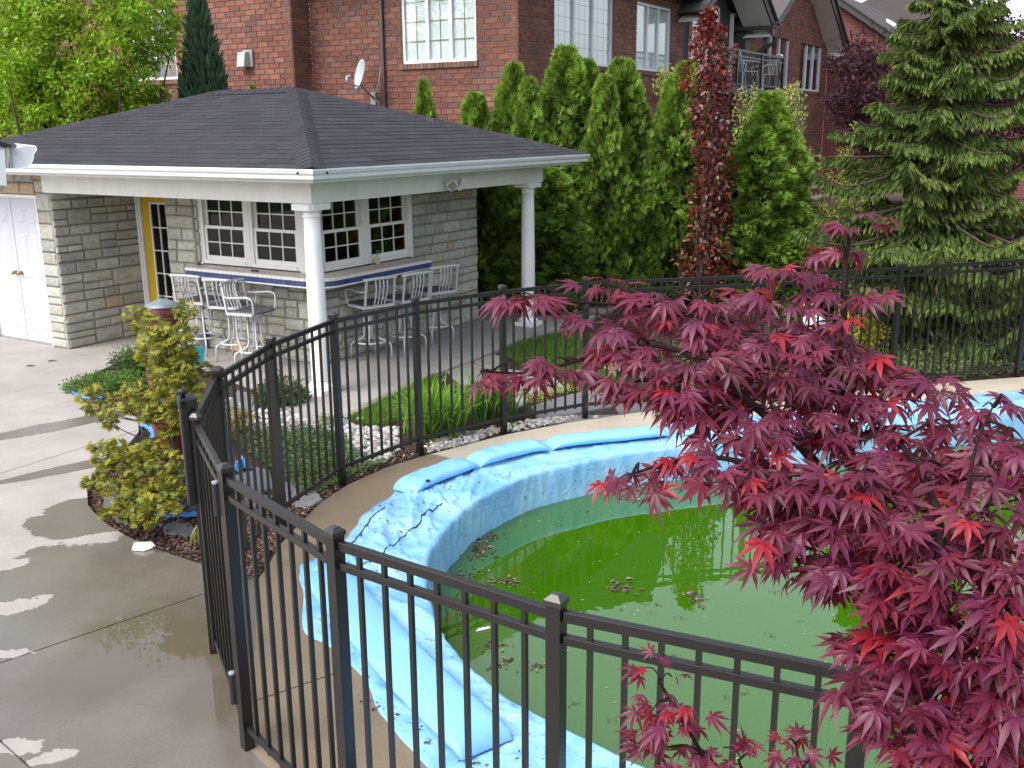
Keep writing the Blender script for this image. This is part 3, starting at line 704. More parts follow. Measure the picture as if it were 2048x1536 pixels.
def column(b, a):
    t = bpy.data.objects.new('column', None); link(t, PH); t.location = (b, a, 0)
    mb = MB(); mb.lathe([(.100, .13), (.1, .16), (.1005, .5), (.098, 1.0), (.092, 1.6), (.086, 1.91)], n=32); mb.build('shaft', M['column'], t, True)
    mb = MB(); mb.lathe([(.135, .055), (.142, .07), (.142, .085), (.130, .10), (.112, .112), (.108, .13)], n=32); mb.box(-.15, .15, -.15, .15, 0, .055); mb.build('base', M['column'], t)
    mb = MB(); mb.lathe([(.086, 1.905), (.098, 1.91), (.098, 1.925), (.088, 1.93), (.088, 1.955), (.105, 1.975), (.118, 1.985)], n=32)
    o8 = [(-.17, -.12), (-.12, -.15), (.12, -.15), (.17, -.12), (.17, .12), (.12, .15), (-.12, .15), (-.17, .12)]; mb.prism(o8, 1.985, 2.05); mb.build('capital', M['column'], t)
    return t
c1 = column(0, 0); c2 = column(4.437, 0)
# ---- windows, doors
def window(name, kind, fixed, s0, s1, z0, z1, parent, sash=2, cols=3, rows=2, mat_f='whitepaint', glass='darkglass', rec=.05):
    """double-hung unit in a wall facing -b ('f', s = a) or -a ('r', s = b)"""
    Wd, Hh = s1 - s0, z1 - z0
    t = bpy.data.objects.new(name, None); link(t, parent)
    if kind == 'f': t.matrix_local = Matrix(((0, 1, 0, fixed), (-1, 0, 0, s1), (0, 0, 1, z0), (0, 0, 0, 1)))      # local x runs along the wall, y into the wall
    else: t.matrix_local = Matrix(((1, 0, 0, s0), (0, 1, 0, fixed), (0, 0, 1, z0), (0, 0, 0, 1)))
    fw = .045; mb = MB()
    mb.box(0, fw, -.01, .10, 0, Hh); mb.box(Wd - fw, Wd, -.01, .10, 0, Hh); mb.box(fw, Wd - fw, -.01, .10, Hh - fw, Hh); mb.box(fw, Wd - fw, -.02, .10, 0, .05)
    mb.build('frame', M[mat_f], t, bevel=.003)
    mid = .05 + (Hh - .05 - fw) * .5; sw = .038; pane_me = {}
    for k, (y, za, zb) in enumerate(((.012, .05, mid + .02), (.045, mid - .02, Hh - fw))):
        mb = MB(); x0, x1 = fw + .001, Wd - fw - .001
        bot = .055 if k == 0 else sw
        mb.box(x0, x0 + sw, y, y + .032, za, zb); mb.box(x1 - sw, x1, y, y + .032, za, zb); mb.box(x0 + sw, x1 - sw, y, y + .032, za, za + bot); mb.box(x0 + sw, x1 - sw, y, y + .032, zb - sw, zb)
        gx0, gx1, gz0, gz1 = x0 + sw, x1 - sw, za + bot, zb - sw
        cw = (gx1 - gx0) / cols; rh = (gz1 - gz0) / rows
        for c in range(1, cols): mb.box(gx0 + c * cw - .007, gx0 + c * cw + .007, y + .003, y + .02, gz0, gz1)
        for r in range(1, rows): mb.box(gx0, gx1, y + .004, y + .019, gz0 + r * rh - .007, gz0 + r * rh + .007)
        mb.build('sash', M[mat_f], t)
        for c in range(cols):
            for r in range(rows):
                key = (round(cw, 3), round(rh, 3))
                if key not in pane_me:
                    pm = MB(); pm.box(0, cw, 0, .004, 0, rh); pane_me[key] = pm.mesh('pane'); pane_me[key].materials.append(M[glass])
                o = link(bpy.data.objects.new('pane', pane_me[key]), t); o.location = (gx0 + c * cw, y + .015, gz0 + r * rh)
    return t
window('window', 'f', B1 - .0, 1.17, 1.99, 1.13, 2.06, PH); window('window', 'f', B1 - .0, 2.05, 2.87, 1.13, 2.06, PH)
window('window', 'r', A1 - .0, 1.09, 1.90, 1.13, 2.06, PH); window('window', 'r', A1 - .0, 1.96, 2.84, 1.13, 2.06, PH)
for bx in ((B1 - .015, B1 + .1, A1 - .015, 1.168, 1.115, 2.06), (B1 + .1, 1.088, A1 - .015, A1 + .1, 1.115, 2.06), (B1 - .012, B1 + .08, 1.992, 2.048, 1.13, 2.06), (1.902, 1.958, A1 - .012, A1 + .08, 1.13, 2.06),
           (B1 - .012, B1 + .08, 2.872, 2.925, 1.115, 2.06), (2.842, 2.895, A1 - .012, A1 + .08, 1.115, 2.06)):
    mb = MB(); mb.box(*bx); mb.build('window_casing', M['whitepaint'], PH, bevel=.003)
# glazed yellow door
dr = bpy.data.objects.new('yellow_door', None); link(dr, PH); dr.location = (1.30, 4.44, 0); dr.rotation_euler = (0, 0, -math.pi / 2)
dr['label'] = 'yellow door with a white framed grid of glass panes'
mb = MB(); mb.box(0, .10, -.05, .055, 0, 2.06); mb.box(.10, 1.0, -.05, .055, 1.98, 2.06); mb.box(.025, .07, -.07, -.05, 0, 2.06); mb.build('frame', M['whitepaint'], dr, bevel=.004)
mb = MB(); x0, x1, z0, z1 = .115, .92, .02, 1.965; gx0, gx1, gz0, gz1 = .28, .78, .22, 1.85
mb.box(x0, gx0, -.02, .02, z0, z1); mb.box(gx1, x1, -.02, .02, z0, z1); mb.box(gx0, gx1, -.02, .02, z0, gz0); mb.box(gx0, gx1, -.02, .02, gz1, z1); mb.build('door_leaf', M['yellow'], dr)
mb = MB(); q = .022
mb.box(gx0 - .005, gx0 + q, -.034, -.02, gz0, gz1); mb.box(gx1 - q, gx1 + .005, -.034, -.02, gz0, gz1); mb.box(gx0 + q, gx1 - q, -.034, -.02, gz1 - q, gz1); mb.box(gx0 + q, gx1 - q, -.034, -.02, gz0, gz0 + q)
cw = (gx1 - gx0 - 2 * q) / 3; rh = (gz1 - gz0 - 2 * q) / 5
for c in (1, 2): mb.box(gx0 + q + c * cw - .007, gx0 + q + c * cw + .007, -.03, -.01, gz0 + q, gz1 - q)
for r in range(1, 5): mb.box(gx0 + q, gx1 - q, -.029, -.011, gz0 + q + r * rh - .007, gz0 + q + r * rh + .007)
mb.build('muntin', M['whitepaint'], dr)
pm = MB(); pm.box(0, cw, 0, .004, 0, rh); pme = pm.mesh('pane'); pme.materials.append(M['darkglass'])
for c in range(3):
    for r in range(5):
        o = link(bpy.data.objects.new('pane', pme), dr); o.location = (gx0 + q + c * cw, -.008, gz0 + q + r * rh)
mb = MB(); mb.box(gx0, gx1, .021, .03, gz0, gz1); mb.build('blind', mat('grey_blind', (.16, .15, .15), .8, .2, .05), dr)
# white panelled double doors of the store room
for k, (s0, s1) in enumerate(((4.80, 5.425), (5.435, 6.06))):
    d = bpy.data.objects.new('store_door', None); link(d, PH); d.location = (.055, s1, 0); d.rotation_euler = (0, 0, -math.pi / 2)
    Wd = s1 - s0; mb = MB(); mb.box(0, Wd, 0, .04, .02, 1.95); mb.build('door_leaf', M['door_white'], d, bevel=.003)
    for (xa, xb) in ((.09, Wd / 2 - .03), (Wd / 2 + .03, Wd - .09)):
        for (za, zb) in ((.16, .72), (.86, 1.50), (1.60, 1.83)):
            mb = MB(); g = .025
            mb.add([(xa, -.001, za), (xb, -.001, za), (xb, -.001, zb), (xa, -.001, zb), (xa + .012, .006 - .002, za + .012), (xb - .012, .004, za + .012), (xb - .012, .004, zb - .012), (xa + .012, .004, zb - .012),
                    (xa + g + .02, -.008, za + g + .02), (xb - g - .02, -.008, za + g + .02), (xb - g - .02, -.008, zb - g - .02), (xa + g + .02, -.008, zb - g - .02)],
                   [(0, 1, 5, 4), (1, 2, 6, 5), (2, 3, 7, 6), (3, 0, 4, 7), (4, 5, 9, 8), (5, 6, 10, 9), (6, 7, 11, 10), (7, 4, 8, 11), (8, 9, 10, 11)]); mb.build('panel', M['door_white'], d)
    kx = Wd - .055 if k == 1 else .055
    mb = MB(); mb.tube([(kx, 0, .95), (kx, -.018, .95), (kx, -.03, .95), (kx, -.045, .95), (kx, -.062, .95), (kx, -.07, .95)], [.028, .028, .012, .026, .028, .01], 14); mb.build('door_knob', M['brass'], d, True)
mb = MB(); mb.box(.0, .09, 4.775, 4.797, 0, 1.97); mb.box(-.012, .09, 4.70, 6.3, 1.97, 2.0); mb.box(.0, .09, 6.063, 6.09, 0, 1.97); mb.box(.02, .09, 4.797, 6.063, 1.952, 1.97); mb.build('door_casing', M['whitepaint'], PH)
mb = MB(); mb.box(.04, .1, 4.78, 6.1, 0.001, .018); mb.build('threshold', M['greymetal'], PH)
# ---- tiled bar counter
CO = [(1.0, 2.80), (.65, 2.80)] + [(.65, 1.9), (.65, 1.2)] + [(.93 - .28 * math.cos(t_), .78 - .28 * math.sin(t_)) for t_ in np.linspace(0, math.pi / 2, 9)] + [(1.6, .50), (2.2, .5), (2.76, .50), (2.76, .88)]
mb = MB(); mb.prism(CO + [(1.0, .88)], 1.005, 1.112); mb.build('counter_bed', M['grout'], PH)
path = [Vector((p[0], p[1], 0)) for p in CO[1:-1]]
def along(path, step):
    out = []; acc = 0.0; Ls = [(path[i + 1] - path[i]).length for i in range(len(path) - 1)]; tot = sum(Ls); n_ = int(tot / step); st = tot / n_
    def at(s):
        i = 0
        while i < len(Ls) - 1 and s > Ls[i]: s -= Ls[i]; i += 1
        return path[i].lerp(path[i + 1], min(1, s / Ls[i]))
    return [(at(k * st), at((k + 1) * st)) for k in range(n_)]
BT = []
for i in range(6):
    pm = MB(); pm.box(0, 1, -1, 0, 0, 1, tuple(np.array((.040, .058, .165)) * random.uniform(.75, 1.3) * np.array([1, 1, random.uniform(.85, 1.1)]))); me = pm.mesh('blue_tile'); me.materials.append(M['bluetile']); BT.append(me)
pm = MB(); pm.box(0, 1, -1, 0, 0, 1); WT = pm.mesh('white_edge_tile'); WT.materials.append(M['whitetile'])
for p, q in along(path, .074):
    d = q - p; l = d.length; x = d / l; y = Vector((0, 0, 1)).cross(x)   # y points to the wall side
    for me, z0, hh, pr in ((random.choice(BT), 1.020, .062, .008), (WT, 1.084, .036, .012)):
        o = link(bpy.data.objects.new(me.name.split('.')[0], me), PH); g = .0025
        out = -y
        m4 = Matrix(((x.x * (l - 2 * g), -out.x * (pr + .02), 0, p.x + x.x * g + out.x * pr), (x.y * (l - 2 * g), -out.y * (pr + .02), 0, p.y + x.y * g + out.y * pr), (0, 0, hh, z0), (0, 0, 0, 1)))
        sgn = m4.to_3x3().determinant()
        o.matrix_local = m4 @ Matrix(((1, 0, 0, 0), (0, -1, 0, 0), (0, 0, 1, 0), (0, 0, 0, 1)))
mb = MB(); mb.tube([(p.x, p.y, 1.011) for p in path], .013, 8); mb.build('counter_trim', M['whitetile'], PH, True)
mb = MB()
def inset(b0, b1, a0, a1): mb.box(b0 + .003, b1 - .003, a0 + .003, a1 - .003, 1.112, 1.1175)
for i in range(3):
    for k in range(22):
        a0 = .9 + k * .0865
        inset(.70 + i * .10, .70 + (i + 1) * .10, a0, a0 + .0865)
    for k in range(21):
        b0 = 1.0 + k * .083; inset(b0, b0 + .083, .55 + i * .11, .55 + (i + 1) * .11)
for i in range(3):
    for k in range(4):
        if not (i == 0 and k == 0): inset(.70 + i * .1, .70 + (i + 1) * .1, .55 + k * .0875, .55 + (k + 1) * .0875)
o = mb.build('counter_tiles', M['beigetile'], PH); o['kind'] = 'stuff'
# ---- things fixed to or standing on the pool house
fb, fz = ONA(900, 362, -.11); fl = thing('floodlight', 'small white twin floodlight fixed to the white porch beam', 'floodlight', WB(fb, -.105, fz), HROT)
fl.scale = (1.35, 1.35, 1.35); mb = MB(); mb.lathe([(.04, -.012), (.04, .0), (.02, .012)], (0, 0, 0), 16); o = mb.build('mount', M['whiteplastic'], fl); o.rotation_euler = (math.pi / 2, 0, 0); o.location = (0, 0, .05)
for sx, rot in ((-.05, (.5, .75, -.35)), (.07, (.6, -.75, .55))):
    h = MB(); h.box(-.045, .045, -.05, .0, -.045, .045); o = h.build('lamp_head', M['whiteplastic'], fl, bevel=.006); o.location = (sx, -.05, -.02); o.rotation_euler = rot
    h = MB(); h.box(-.034, .034, -.053, -.0502, -.034, .034); g_ = h.build('lens', M['darkglass'] if False else M['greymetal'], o)
    h = MB(); h.tube([(0, .0, 0), (0 - sx * .5, .05, .03), (-sx, .06, .06)], .008, 6); h.build('arm', M['whiteplastic'], o)
sb, sz = ONA(748, 518, .86)
bt = thing('soap_bottle', 'pale yellow pump bottle standing on the bar in front of the window', 'bottle', WB(sb, .80, 1.118))
mb = MB(); mb.lathe([(.028, 0), (.032, .006), (.032, .09), (.024, .115), (.011, .122), (.011, .13)], n=16); mb.build('body', mat('pale_yellow_plastic', (.55, .52, .25), .4), bt, True)
mb = MB(); mb.lathe([(.014, .13), (.014, .145), (.006, .147), (.006, .17), (.012, .172), (.012, .182)], n=12); mb.bar((0, 0, .177), (.045, 0, .172), .01, .01); mb.build('pump', mat('green_plastic', (.05, .22, .16), .4), bt)
ka, kz = ONB(518, 541, .8)
kn = thing('barbecue_tool', 'small black handled tool lying on the tiled bar', 'tool', WB(.80, ka, 1.118), HROT)
mb = MB(); mb.tube([(0, .13, .011), (0, .02, .012), (0, 0, .01)], [.011, .012, .008], 8); mb.build('handle', M['black'], kn, True)
mb = MB(); mb.bar((0, 0, .008), (.03, -.15, .006), .022, .004); mb.build('blade', M['greymetal'], kn)
# ================================================================== pool fence and gate
def up(p, z): return (float(p[0]), float(p[1]), z)
pm = MB(); pm.box(-.025, .025, -.025, .025, -.04, 1.375); POST = pm.mesh('post'); POST.materials.append(M['fence'])
pm = MB(); h_ = .030; pm.box(-h_, h_, -h_, h_, 1.368, 1.386); pm.add([(-h_, -h_, 1.386), (h_, -h_, 1.386), (h_, h_, 1.386), (-h_, h_, 1.386), (-.012, -.012, 1.402), (.012, -.012, 1.402), (.012, .012, 1.402), (-.012, .012, 1.402)],
       [(0, 1, 5, 4), (1, 2, 6, 5), (2, 3, 7, 6), (3, 0, 4, 7), (4, 5, 6, 7)]); CAP = pm.mesh('cap'); CAP.materials.append(M['fencecap'])
pm = MB(); pm.box(-.0085, .0085, -.0085, .0085, .085, 1.33); PICK = pm.mesh('picket'); PICK.materials.append(M['fence'])
def post(p, ang, parent):
    o = link(bpy.data.objects.new('post', POST), parent); o.location = (float(p[0]), float(p[1]), 0); o.rotation_euler = (0, 0, ang); c = link(bpy.data.objects.new('cap', CAP), o); return o
def panel(p, q, parent, n, gap=.026, wide=.026):
    p = np.asarray(p, float)[:2]; q = np.asarray(q, float)[:2]; d = q - p; Lh = np.linalg.norm(d); d /= Lh; ang = math.atan2(d[1], d[0])
    for z, h in ((1.332, .036), (1.252, .030), (.115, .030)):
        a, b = p + d * gap, q - d * gap; mb = MB(); mb.box(-.5 * (Lh - 2 * gap), .5 * (Lh - 2 * gap), -wide / 2, wide / 2, z - h / 2, z + h / 2)
        o = mb.build('rail', M['fence'], parent, bevel=.003); c = (a + b) / 2; o.location = (c[0], c[1], 0); o.rotation_euler = (0, 0, ang)
    for k in range(n):
        c = p + d * (Lh * (k + 1) / (n + 1)); o = link(bpy.data.objects.new('picket', PICK), parent); o.location = (c[0], c[1], 0); o.rotation_euler = (0, 0, ang)
def fence(name, label, posts, npk, skip_first=False):
    t = thing(name, label, 'fence'); n_ = len(posts)
    for i, p in enumerate(posts):
        a = posts[max(i - 1, 0)]; b = posts[min(i + 1, n_ - 1)]; post(p, math.atan2(b[1] - a[1], b[0] - a[0]), t)
    for i in range(n_ - 1): panel(posts[i], posts[i + 1], t, npk[i])
    return t
PE, PF, PG_, PH_, PI, PJ, PK, PL = [G(u, v, 1.4) for u, v in ((433.7, 732.7), (540, 671.3), (666, 625), (830, 592), (1004.5, 569.3), (1172.5, 552.7), (1513, 539.6), (1803.3, 524.3))]
PM = G(2033, 751.5)
dD = PD - PC; dD = dD / np.linalg.norm(dD); PD2 = PD + np.array([.93, -.18, 0]); PD3 = PD2 + np.array([.93, -.05, 0])
fence('pool_fence', 'nearest run of dark bronze picket fence, from the gate towards the red maple', [PA, PBp, PC, PD, PD2, PD3], [7, 7, 7, 7, 7])
fence('pool_fence', 'curving far run of dark bronze picket fence behind the pool', [PE, PF, PG_, PH_, PI, PJ, PK, PL, PM, PM + np.array([1.75, .55, 0])], [7, 7, 7, 7, 7, 15, 15, 15, 15])
for o in (bpy.data.objects['pool_fence'], bpy.data.objects['pool_fence.001']): o['group'] = 'runs of dark picket fence round the pool'
# gate, hinged on the nearest post, closed against a latch post
GE = G(391, 825, 1.4); gd = GE - PA; gd[2] = 0; gl = np.linalg.norm(gd); gd /= gl
gate = thing('pool_gate', 'narrow dark picket gate seen almost edge on beside the golden shrub', 'gate', (PA[0], PA[1], 0), math.atan2(gd[1], gd[0]))
gs = .075; mb = MB(); mb.box(gs - .02, gs + .02, -.02, .02, .06, 1.37); mb.build('stile', M['fence'], gate, bevel=.003)
mb = MB(); mb.box(gl - .02, gl + .02, -.02, .02, .06, 1.37); s_ = mb.build('stile', M['fence'], gate, bevel=.003)
mb = MB(); mb.lathe([(.034, 1.365), (.034, 1.38), (.015, 1.398)], (gl, 0, 0), 4); mb.build('cap', M['fencecap'], s_)
for z, h in ((1.332, .036), (1.252, .03), (.115, .03)):
    mb = MB(); mb.box(gs + .021, gl - .021, -.013, .013, z - h / 2, z + h / 2); mb.build('rail', M['fence'], gate, bevel=.003)
for k in range(6):
    o = link(bpy.data.objects.new('picket', PICK), gate); o.location = (gs + (gl - gs) * (k + 1) / 7, 0, 0)
for z in (1.15, .22):
    mb = MB(); mb.tube([(.045, .038, z), (.045, .038, z + .15)], .017, 10); mb.box(.02, .078, .015, .036, z + .015, z + .135); hg = mb.build('hinge', M['black'], gate)
    mb = MB(); mb.lathe([(.017, 0), (.017, .008), (.006, .012)], (.045, .038, z + .151), 10); mb.build('hinge_cap', M['greymetal'], hg)
LP = GE + gd * .085
fence('pool_fence', 'short run of dark fence seen end on between the gate latch and the corner post', [LP + gd * .0, PE - gd * .03 + np.array([-.012, 0, 0])], [6])
bpy.data.objects['pool_fence.002']['group'] = 'runs of dark picket fence round the pool'
la = thing('gate_latch', 'tall black magnetic latch on the gate post, with a round pull knob on top', 'latch', (LP[0], LP[1], 0), math.atan2(gd[1], gd[0]))
mb = MB(); mb.box(-.035, .03, .026, .07, .88, 1.46); mb.box(-.035, .075, -.02, .072, 1.405, 1.465); mb.build('body', M['black'], la, bevel=.01)
mb = MB(); mb.lathe([(.012, 1.465), (.012, 1.482), (.026, 1.488), (.028, 1.502), (.018, 1.512)], (0, .045, 0), 14); mb.build('knob', M['black'], la, True)

# ================================================================== bar stools
def make_stool(label):
    t = thing('bar_stool', label, 'bar stool', group='silver metal bar stools round the tiled bar'); sm = M['stoolmetal']
    for sx in (-1, 1):
        for sy in (-1, 1):
            mb = MB(); q = lambda r, z: (sx * r * s2, sy * r * s2, z)
            mb.tube([q(.075, .66), q(.075, .36), q(.080, .31), q(.10, .27), q(.14, .245), q(.185, .232)], .0115, 8); mb.tube([q(.186, .218), q(.215, .215), q(.243, .195), q(.255, .16), q(.258, .0)], .0115, 8)
            mb.build('leg', sm, t, True)
    mb = MB(); n_ = 28; mb.tube([(.19 * math.cos(2 * math.pi * k / n_), .19 * math.sin(2 * math.pi * k / n_), .225) for k in range(n_ + 1)], .0125, 8, caps=False); mb.build('foot_ring', sm, t, True)
    mb = MB(); mb.lathe([(.10, .645), (.10, .672), (.06, .675)], n=20); mb.build('swivel', sm, t)
    mb = MB(); o8 = [(-.20, -.20), (-.20, .20), (.14, .20), (.20, .17), (.225, .09), (.225, -.09), (.20, -.17), (.14, -.20)]; mb.prism(o8, .70, .722, bevel=.006); mb.build('seat', M['sling'], t)
    mb = MB(); P = [(-.21, -.215, .693), (-.21, .215, .693)]; mb.bar(*P, .03, .032); mb.bar((-.225, .212, .693), (.14, .212, .693), .024, .03); mb.bar((-.225, -.212, .693), (.14, -.212, .693), .024, .03); mb.bar((.12, -.2, .689), (.12, .2, .689), .022, .022); mb.build('seat_frame', sm, t)
    for sy in (-1, 1):
        mb = MB(); mb.bar((-.215, sy * .212, .68), (-.265, sy * .205, 1.03), .024, .02, (1, 0, 0)); mb.build('back_post', sm, t)
        mb = MB(); A = [(-.240, sy * .225, .895), (-.15, sy * .235, .885), (.02, sy * .240, .900), (.10, sy * .240, .900), (.145, sy * .238, .885), (.165, sy * .232, .85), (.165, sy * .222, .76), (.155, sy * .214, .70)]
        mb.tube(smooth_path(A, 3), .012, 8); mb.build('armrest', sm, t, True)
    mb = MB(); mb.tube(smooth_path([(-.255, -.245, 1.035), (-.285, -.12, 1.045), (-.29, 0, 1.047), (-.285, .12, 1.045), (-.255, .245, 1.035)], 4), .015, 8, flat=1.3); mb.build('top_rail', sm, t, True)
    for y in (-.075, -.025, .025, .075):
        mb = MB(); mb.tube(smooth_path([(-.215, y, .705), (-.25, y * 1.05, .80), (-.285, y * 1.1, .92), (-.283, y * 1.15, 1.035)], 4), .009, 6); mb.build('slat', sm, t, True)
    return t
av = math.atan2(V2[1], V2[0]); au = math.atan2(U2[1], U2[0])
SP = [((409, 672), av + .12, 'silver bar stool nearest the yellow door, back towards the shrub'), ((473, 684), av + .25, 'silver bar stool in the middle of the three left of the column'),
      ((512, 700), au + math.pi + .18, 'silver bar stool turned sideways to the bar, left of the near white column'), ((742, 682), au - .28, 'silver bar stool just right of the near white column'),
      ((812, 669), au - .22, 'silver bar stool in the middle of the three right of the column'), ((869, 650), au - .30, 'silver bar stool past the right end of the tiled bar')]
proto = None
for (uv, an, lab) in SP:
    if proto is None: o = proto = make_stool(lab)
    else: o = copy_tree(proto); o['label'] = lab
    p = G(*uv, .225); o.location = (p[0], p[1], 0); o.rotation_euler = (0, 0, an)

# ================================================================== brick house
BB, BA = 7.08, 1.76
HS = thing('brick_house', 'red brick house with white windows behind the pool house', 'house', (O2[0], O2[1], 0), HROT)
BCOL = [(.195, .080, .058), (.178, .070, .052), (.21, .092, .068), (.162, .068, .054), (.19, .088, .070), (.145, .076, .065), (.14, .085, .076)]
BW_ = [5, 5, 4, 3, 3, 1.2, .8]
def bvar():
    k_ = random.uniform(.85, 1.18); c = random.choices(BCOL, BW_)[0]; return tuple(x * k_ for x in c)
BV = []
for i in range(24):
    mb = MB(); r = lambda a: random.uniform(-a, a)
    mb.add([(0, -.5, 0), (1, -.5, 0), (1, -.5, 1), (0, -.5, 1), (.012, 1 + r(.12), .04), (.988, 1 + r(.12), .04), (.988, 1 + r(.12), .96), (.012, 1 + r(.12), .96)], [(0, 1, 5, 4)[::-1], (1, 2, 6, 5)[::-1], (2, 3, 7, 6)[::-1], (3, 0, 4, 7)[::-1], (4, 5, 6, 7)[::-1]], bvar())
    me = mb.mesh('brick'); me.materials.append(M['brick']); BV.append(me)
CRS, BLN = .098, .268
def minus(s0, s1, holes):
    segs = [(s0, s1)]
    for h0, h1 in holes:
        nx = []
        for a, b in segs:
            if h1 <= a or h0 >= b: nx.append((a, b))
            else:
                if h0 > a: nx.append((a, h0))
                if h1 < b: nx.append((h1, b))
        segs = nx
    return segs
BRICKS = []; core = MB()
def brickwall(kind, fixed, s0, s1, z0, z1, holes=(), shift=0.0, top=None):
    """holes: (s0, s1, z0, z1); top(s) gives an upper limit"""
    zs = sorted({z0, z1, *[min(max(h[2], z0), z1) for h in holes], *[min(max(h[3], z0), z1) for h in holes]})
    for za, zb in zip(zs[:-1], zs[1:]):
        for a, b in minus(s0, s1, [(h[0], h[1]) for h in holes if h[2] < zb - 1e-4 and h[3] > za + 1e-4]):
            if top is None:
                if kind == 'f': core.box(fixed + .004, fixed + .16, a, b, za, zb)
                else: core.box(a, b, fixed + .004, fixed + .16, za, zb)
    k = 0; z = z0
    while z < z1 - .03:
        off = (BLN / 2 if k % 2 else 0) + shift; hh = [(h[0], h[1]) for h in holes if h[2] < z + CRS * .6 and h[3] > z + CRS * .4]
        for a, b in minus(s0, s1, hh):
            s = math.floor((a - off) / BLN) * BLN + off
            while s < b:
                x0, x1 = max(s, a), min(s + BLN, b)
                if x1 - x0 > .03 and (top is None or z + CRS < top((x0 + x1) / 2)): BRICKS.append((kind, fixed, x0 + .006, x1 - .006, z + .006, min(z + CRS, z1) - .006))
                s += BLN
        z += CRS; k += 1
def bm4(kind, fixed, x0, x1, z0, z1, dep=.012):
    if kind == 'f': return Matrix(((0, -dep, 0, fixed), (-(x1 - x0), 0, 0, x1), (0, 0, z1 - z0, z0), (0, 0, 0, 1)))
    return Matrix(((x1 - x0, 0, 0, x0), (0, -dep, 0, fixed), (0, 0, z1 - z0, z0), (0, 0, 0, 1)))
a_in = ONB(623, 100, BB)[0]; STEP = .515
def hole_f(u0, u1, vt, vb, b):      # picture box on a wall facing -b
    a0, _ = ONB(u0, vb, b); a1, zb = ONB(u1, vb, b); zt = ONB((u0 + u1) / 2, vt, b)[1]; return (a1, a0, zb, zt)
def hole_r(pl, pr, a):              # (u, v_bottom), ... on a wall facing -a
    b0_, z0_ = ONA(*pl, a); b1_, z1_ = ONA(*pr, a); return b0_, b1_, (z0_ + z1_) / 2
w1 = hole_f(805, 953, -60, 121, BB); w1 = (w1[0], w1[1], w1[2], w1[2] + 1.75)
bL = BB - STEP
wL = hole_f(303, 356, 30, 158, bL); wL = (wL[0] , wL[1] + .5, wL[2], wL[2] + 1.35)
r1 = hole_r((1108, 124), (1225, 134), BA); WR1 = (r1[0], r1[1], r1[2], r1[2] + 1.60)
r2 = hole_r((1271, 138), (1339, 147), BA); WR2 = (r2[0], r2[1], r2[2], ONA(1305, 9, BA)[1])
r3 = hole_r((1520, 172), (1574, 178), BA); WR3 = (r3[0], r3[1], r3[2], ONA(1547, 66, BA)[1])
r4 = hole_r((1596, 180), (1638, 184), BA); WR4 = (r4[0], r4[1], r4[2], ONA(1618, 83, BA)[1])
bR0 = ONA(1366, 60, BA)[0]; bR1 = ONA(1503, 80, BA)[0]; bEND = ONA(1656, 95, BA)[0]
EAVE = 5.55
brickwall('f', BB, BA + .004, a_in, .0, EAVE, [w1])
brickwall('r', a_in, bL, BB, .0, EAVE)
brickwall('f', bL, a_in, a_in + 9.5, .0, EAVE, [wL])
brickwall('r', BA, BB, bR0, .0, EAVE, [WR1, WR2], shift=.05)
gmid = (bR1 + bEND) / 2; rk0, rkz0 = ONA(1660, 88, BA); rk1, rkz1 = ONA(1633, 0, BA); slope = (rkz1 - rkz0) / (rk0 - rk1)
brickwall('r', BA, bR1, bEND, 0, 5.2, [WR3, WR4])
apex = 5.1 + slope * (bEND - gmid); brickwall('r', BA, bR1, bEND, 5.2, apex, top=lambda s: 5.1 + slope * ((bEND - gmid) - abs(s - gmid)))
core.add([(bR1, BA + .004, 5.2), (bEND, BA + .004, 5.2), (gmid, BA + .004, apex), (bR1, BA + .16, 5.2), (bEND, BA + .16, 5.2), (gmid, BA + .16, apex)], [(0, 1, 2)[::-1], (3, 4, 5), (0, 2, 5, 3), (1, 4, 5, 2)])
o = core.build('wall', M['brickmortar'], HS); o['kind'] = 'stuff'
def bkey(b):
    kind, fx, x0, x1, z0, z1 = b; p = WB(fx, (x0 + x1) / 2, (z0 + z1) / 2) if kind == 'f' else WB((x0 + x1) / 2, fx, (z0 + z1) / 2)
    d = ROT @ (p - CP); u, v = 1024 + F * d[0] / d[2], 768 + F * d[1] / d[2]; hid = 0
    if not (560 < u < 1260 and 0 < v < 215): hid = 100
    if u < 900 and v > 178: hid = 100
    if u > 960 and v > 130: hid = 60
    return np.linalg.norm(p - CP) + hid
BRICKS.sort(key=bkey)
for b in BRICKS[:300]:
    o = link(bpy.data.objects.new('brick', random.choice(BV)), HS); o.matrix_local = bm4(*b)
mb = MB()
for b in BRICKS[300:]:
    m4 = bm4(*b); me = random.choice(BV); mb.add([tuple(m4 @ v.co) for v in me.vertices], [tuple(p.vertices) for p in me.polygons], bvar())
o = mb.build('brickwork', M['brick'], HS); o['kind'] = 'stuff'
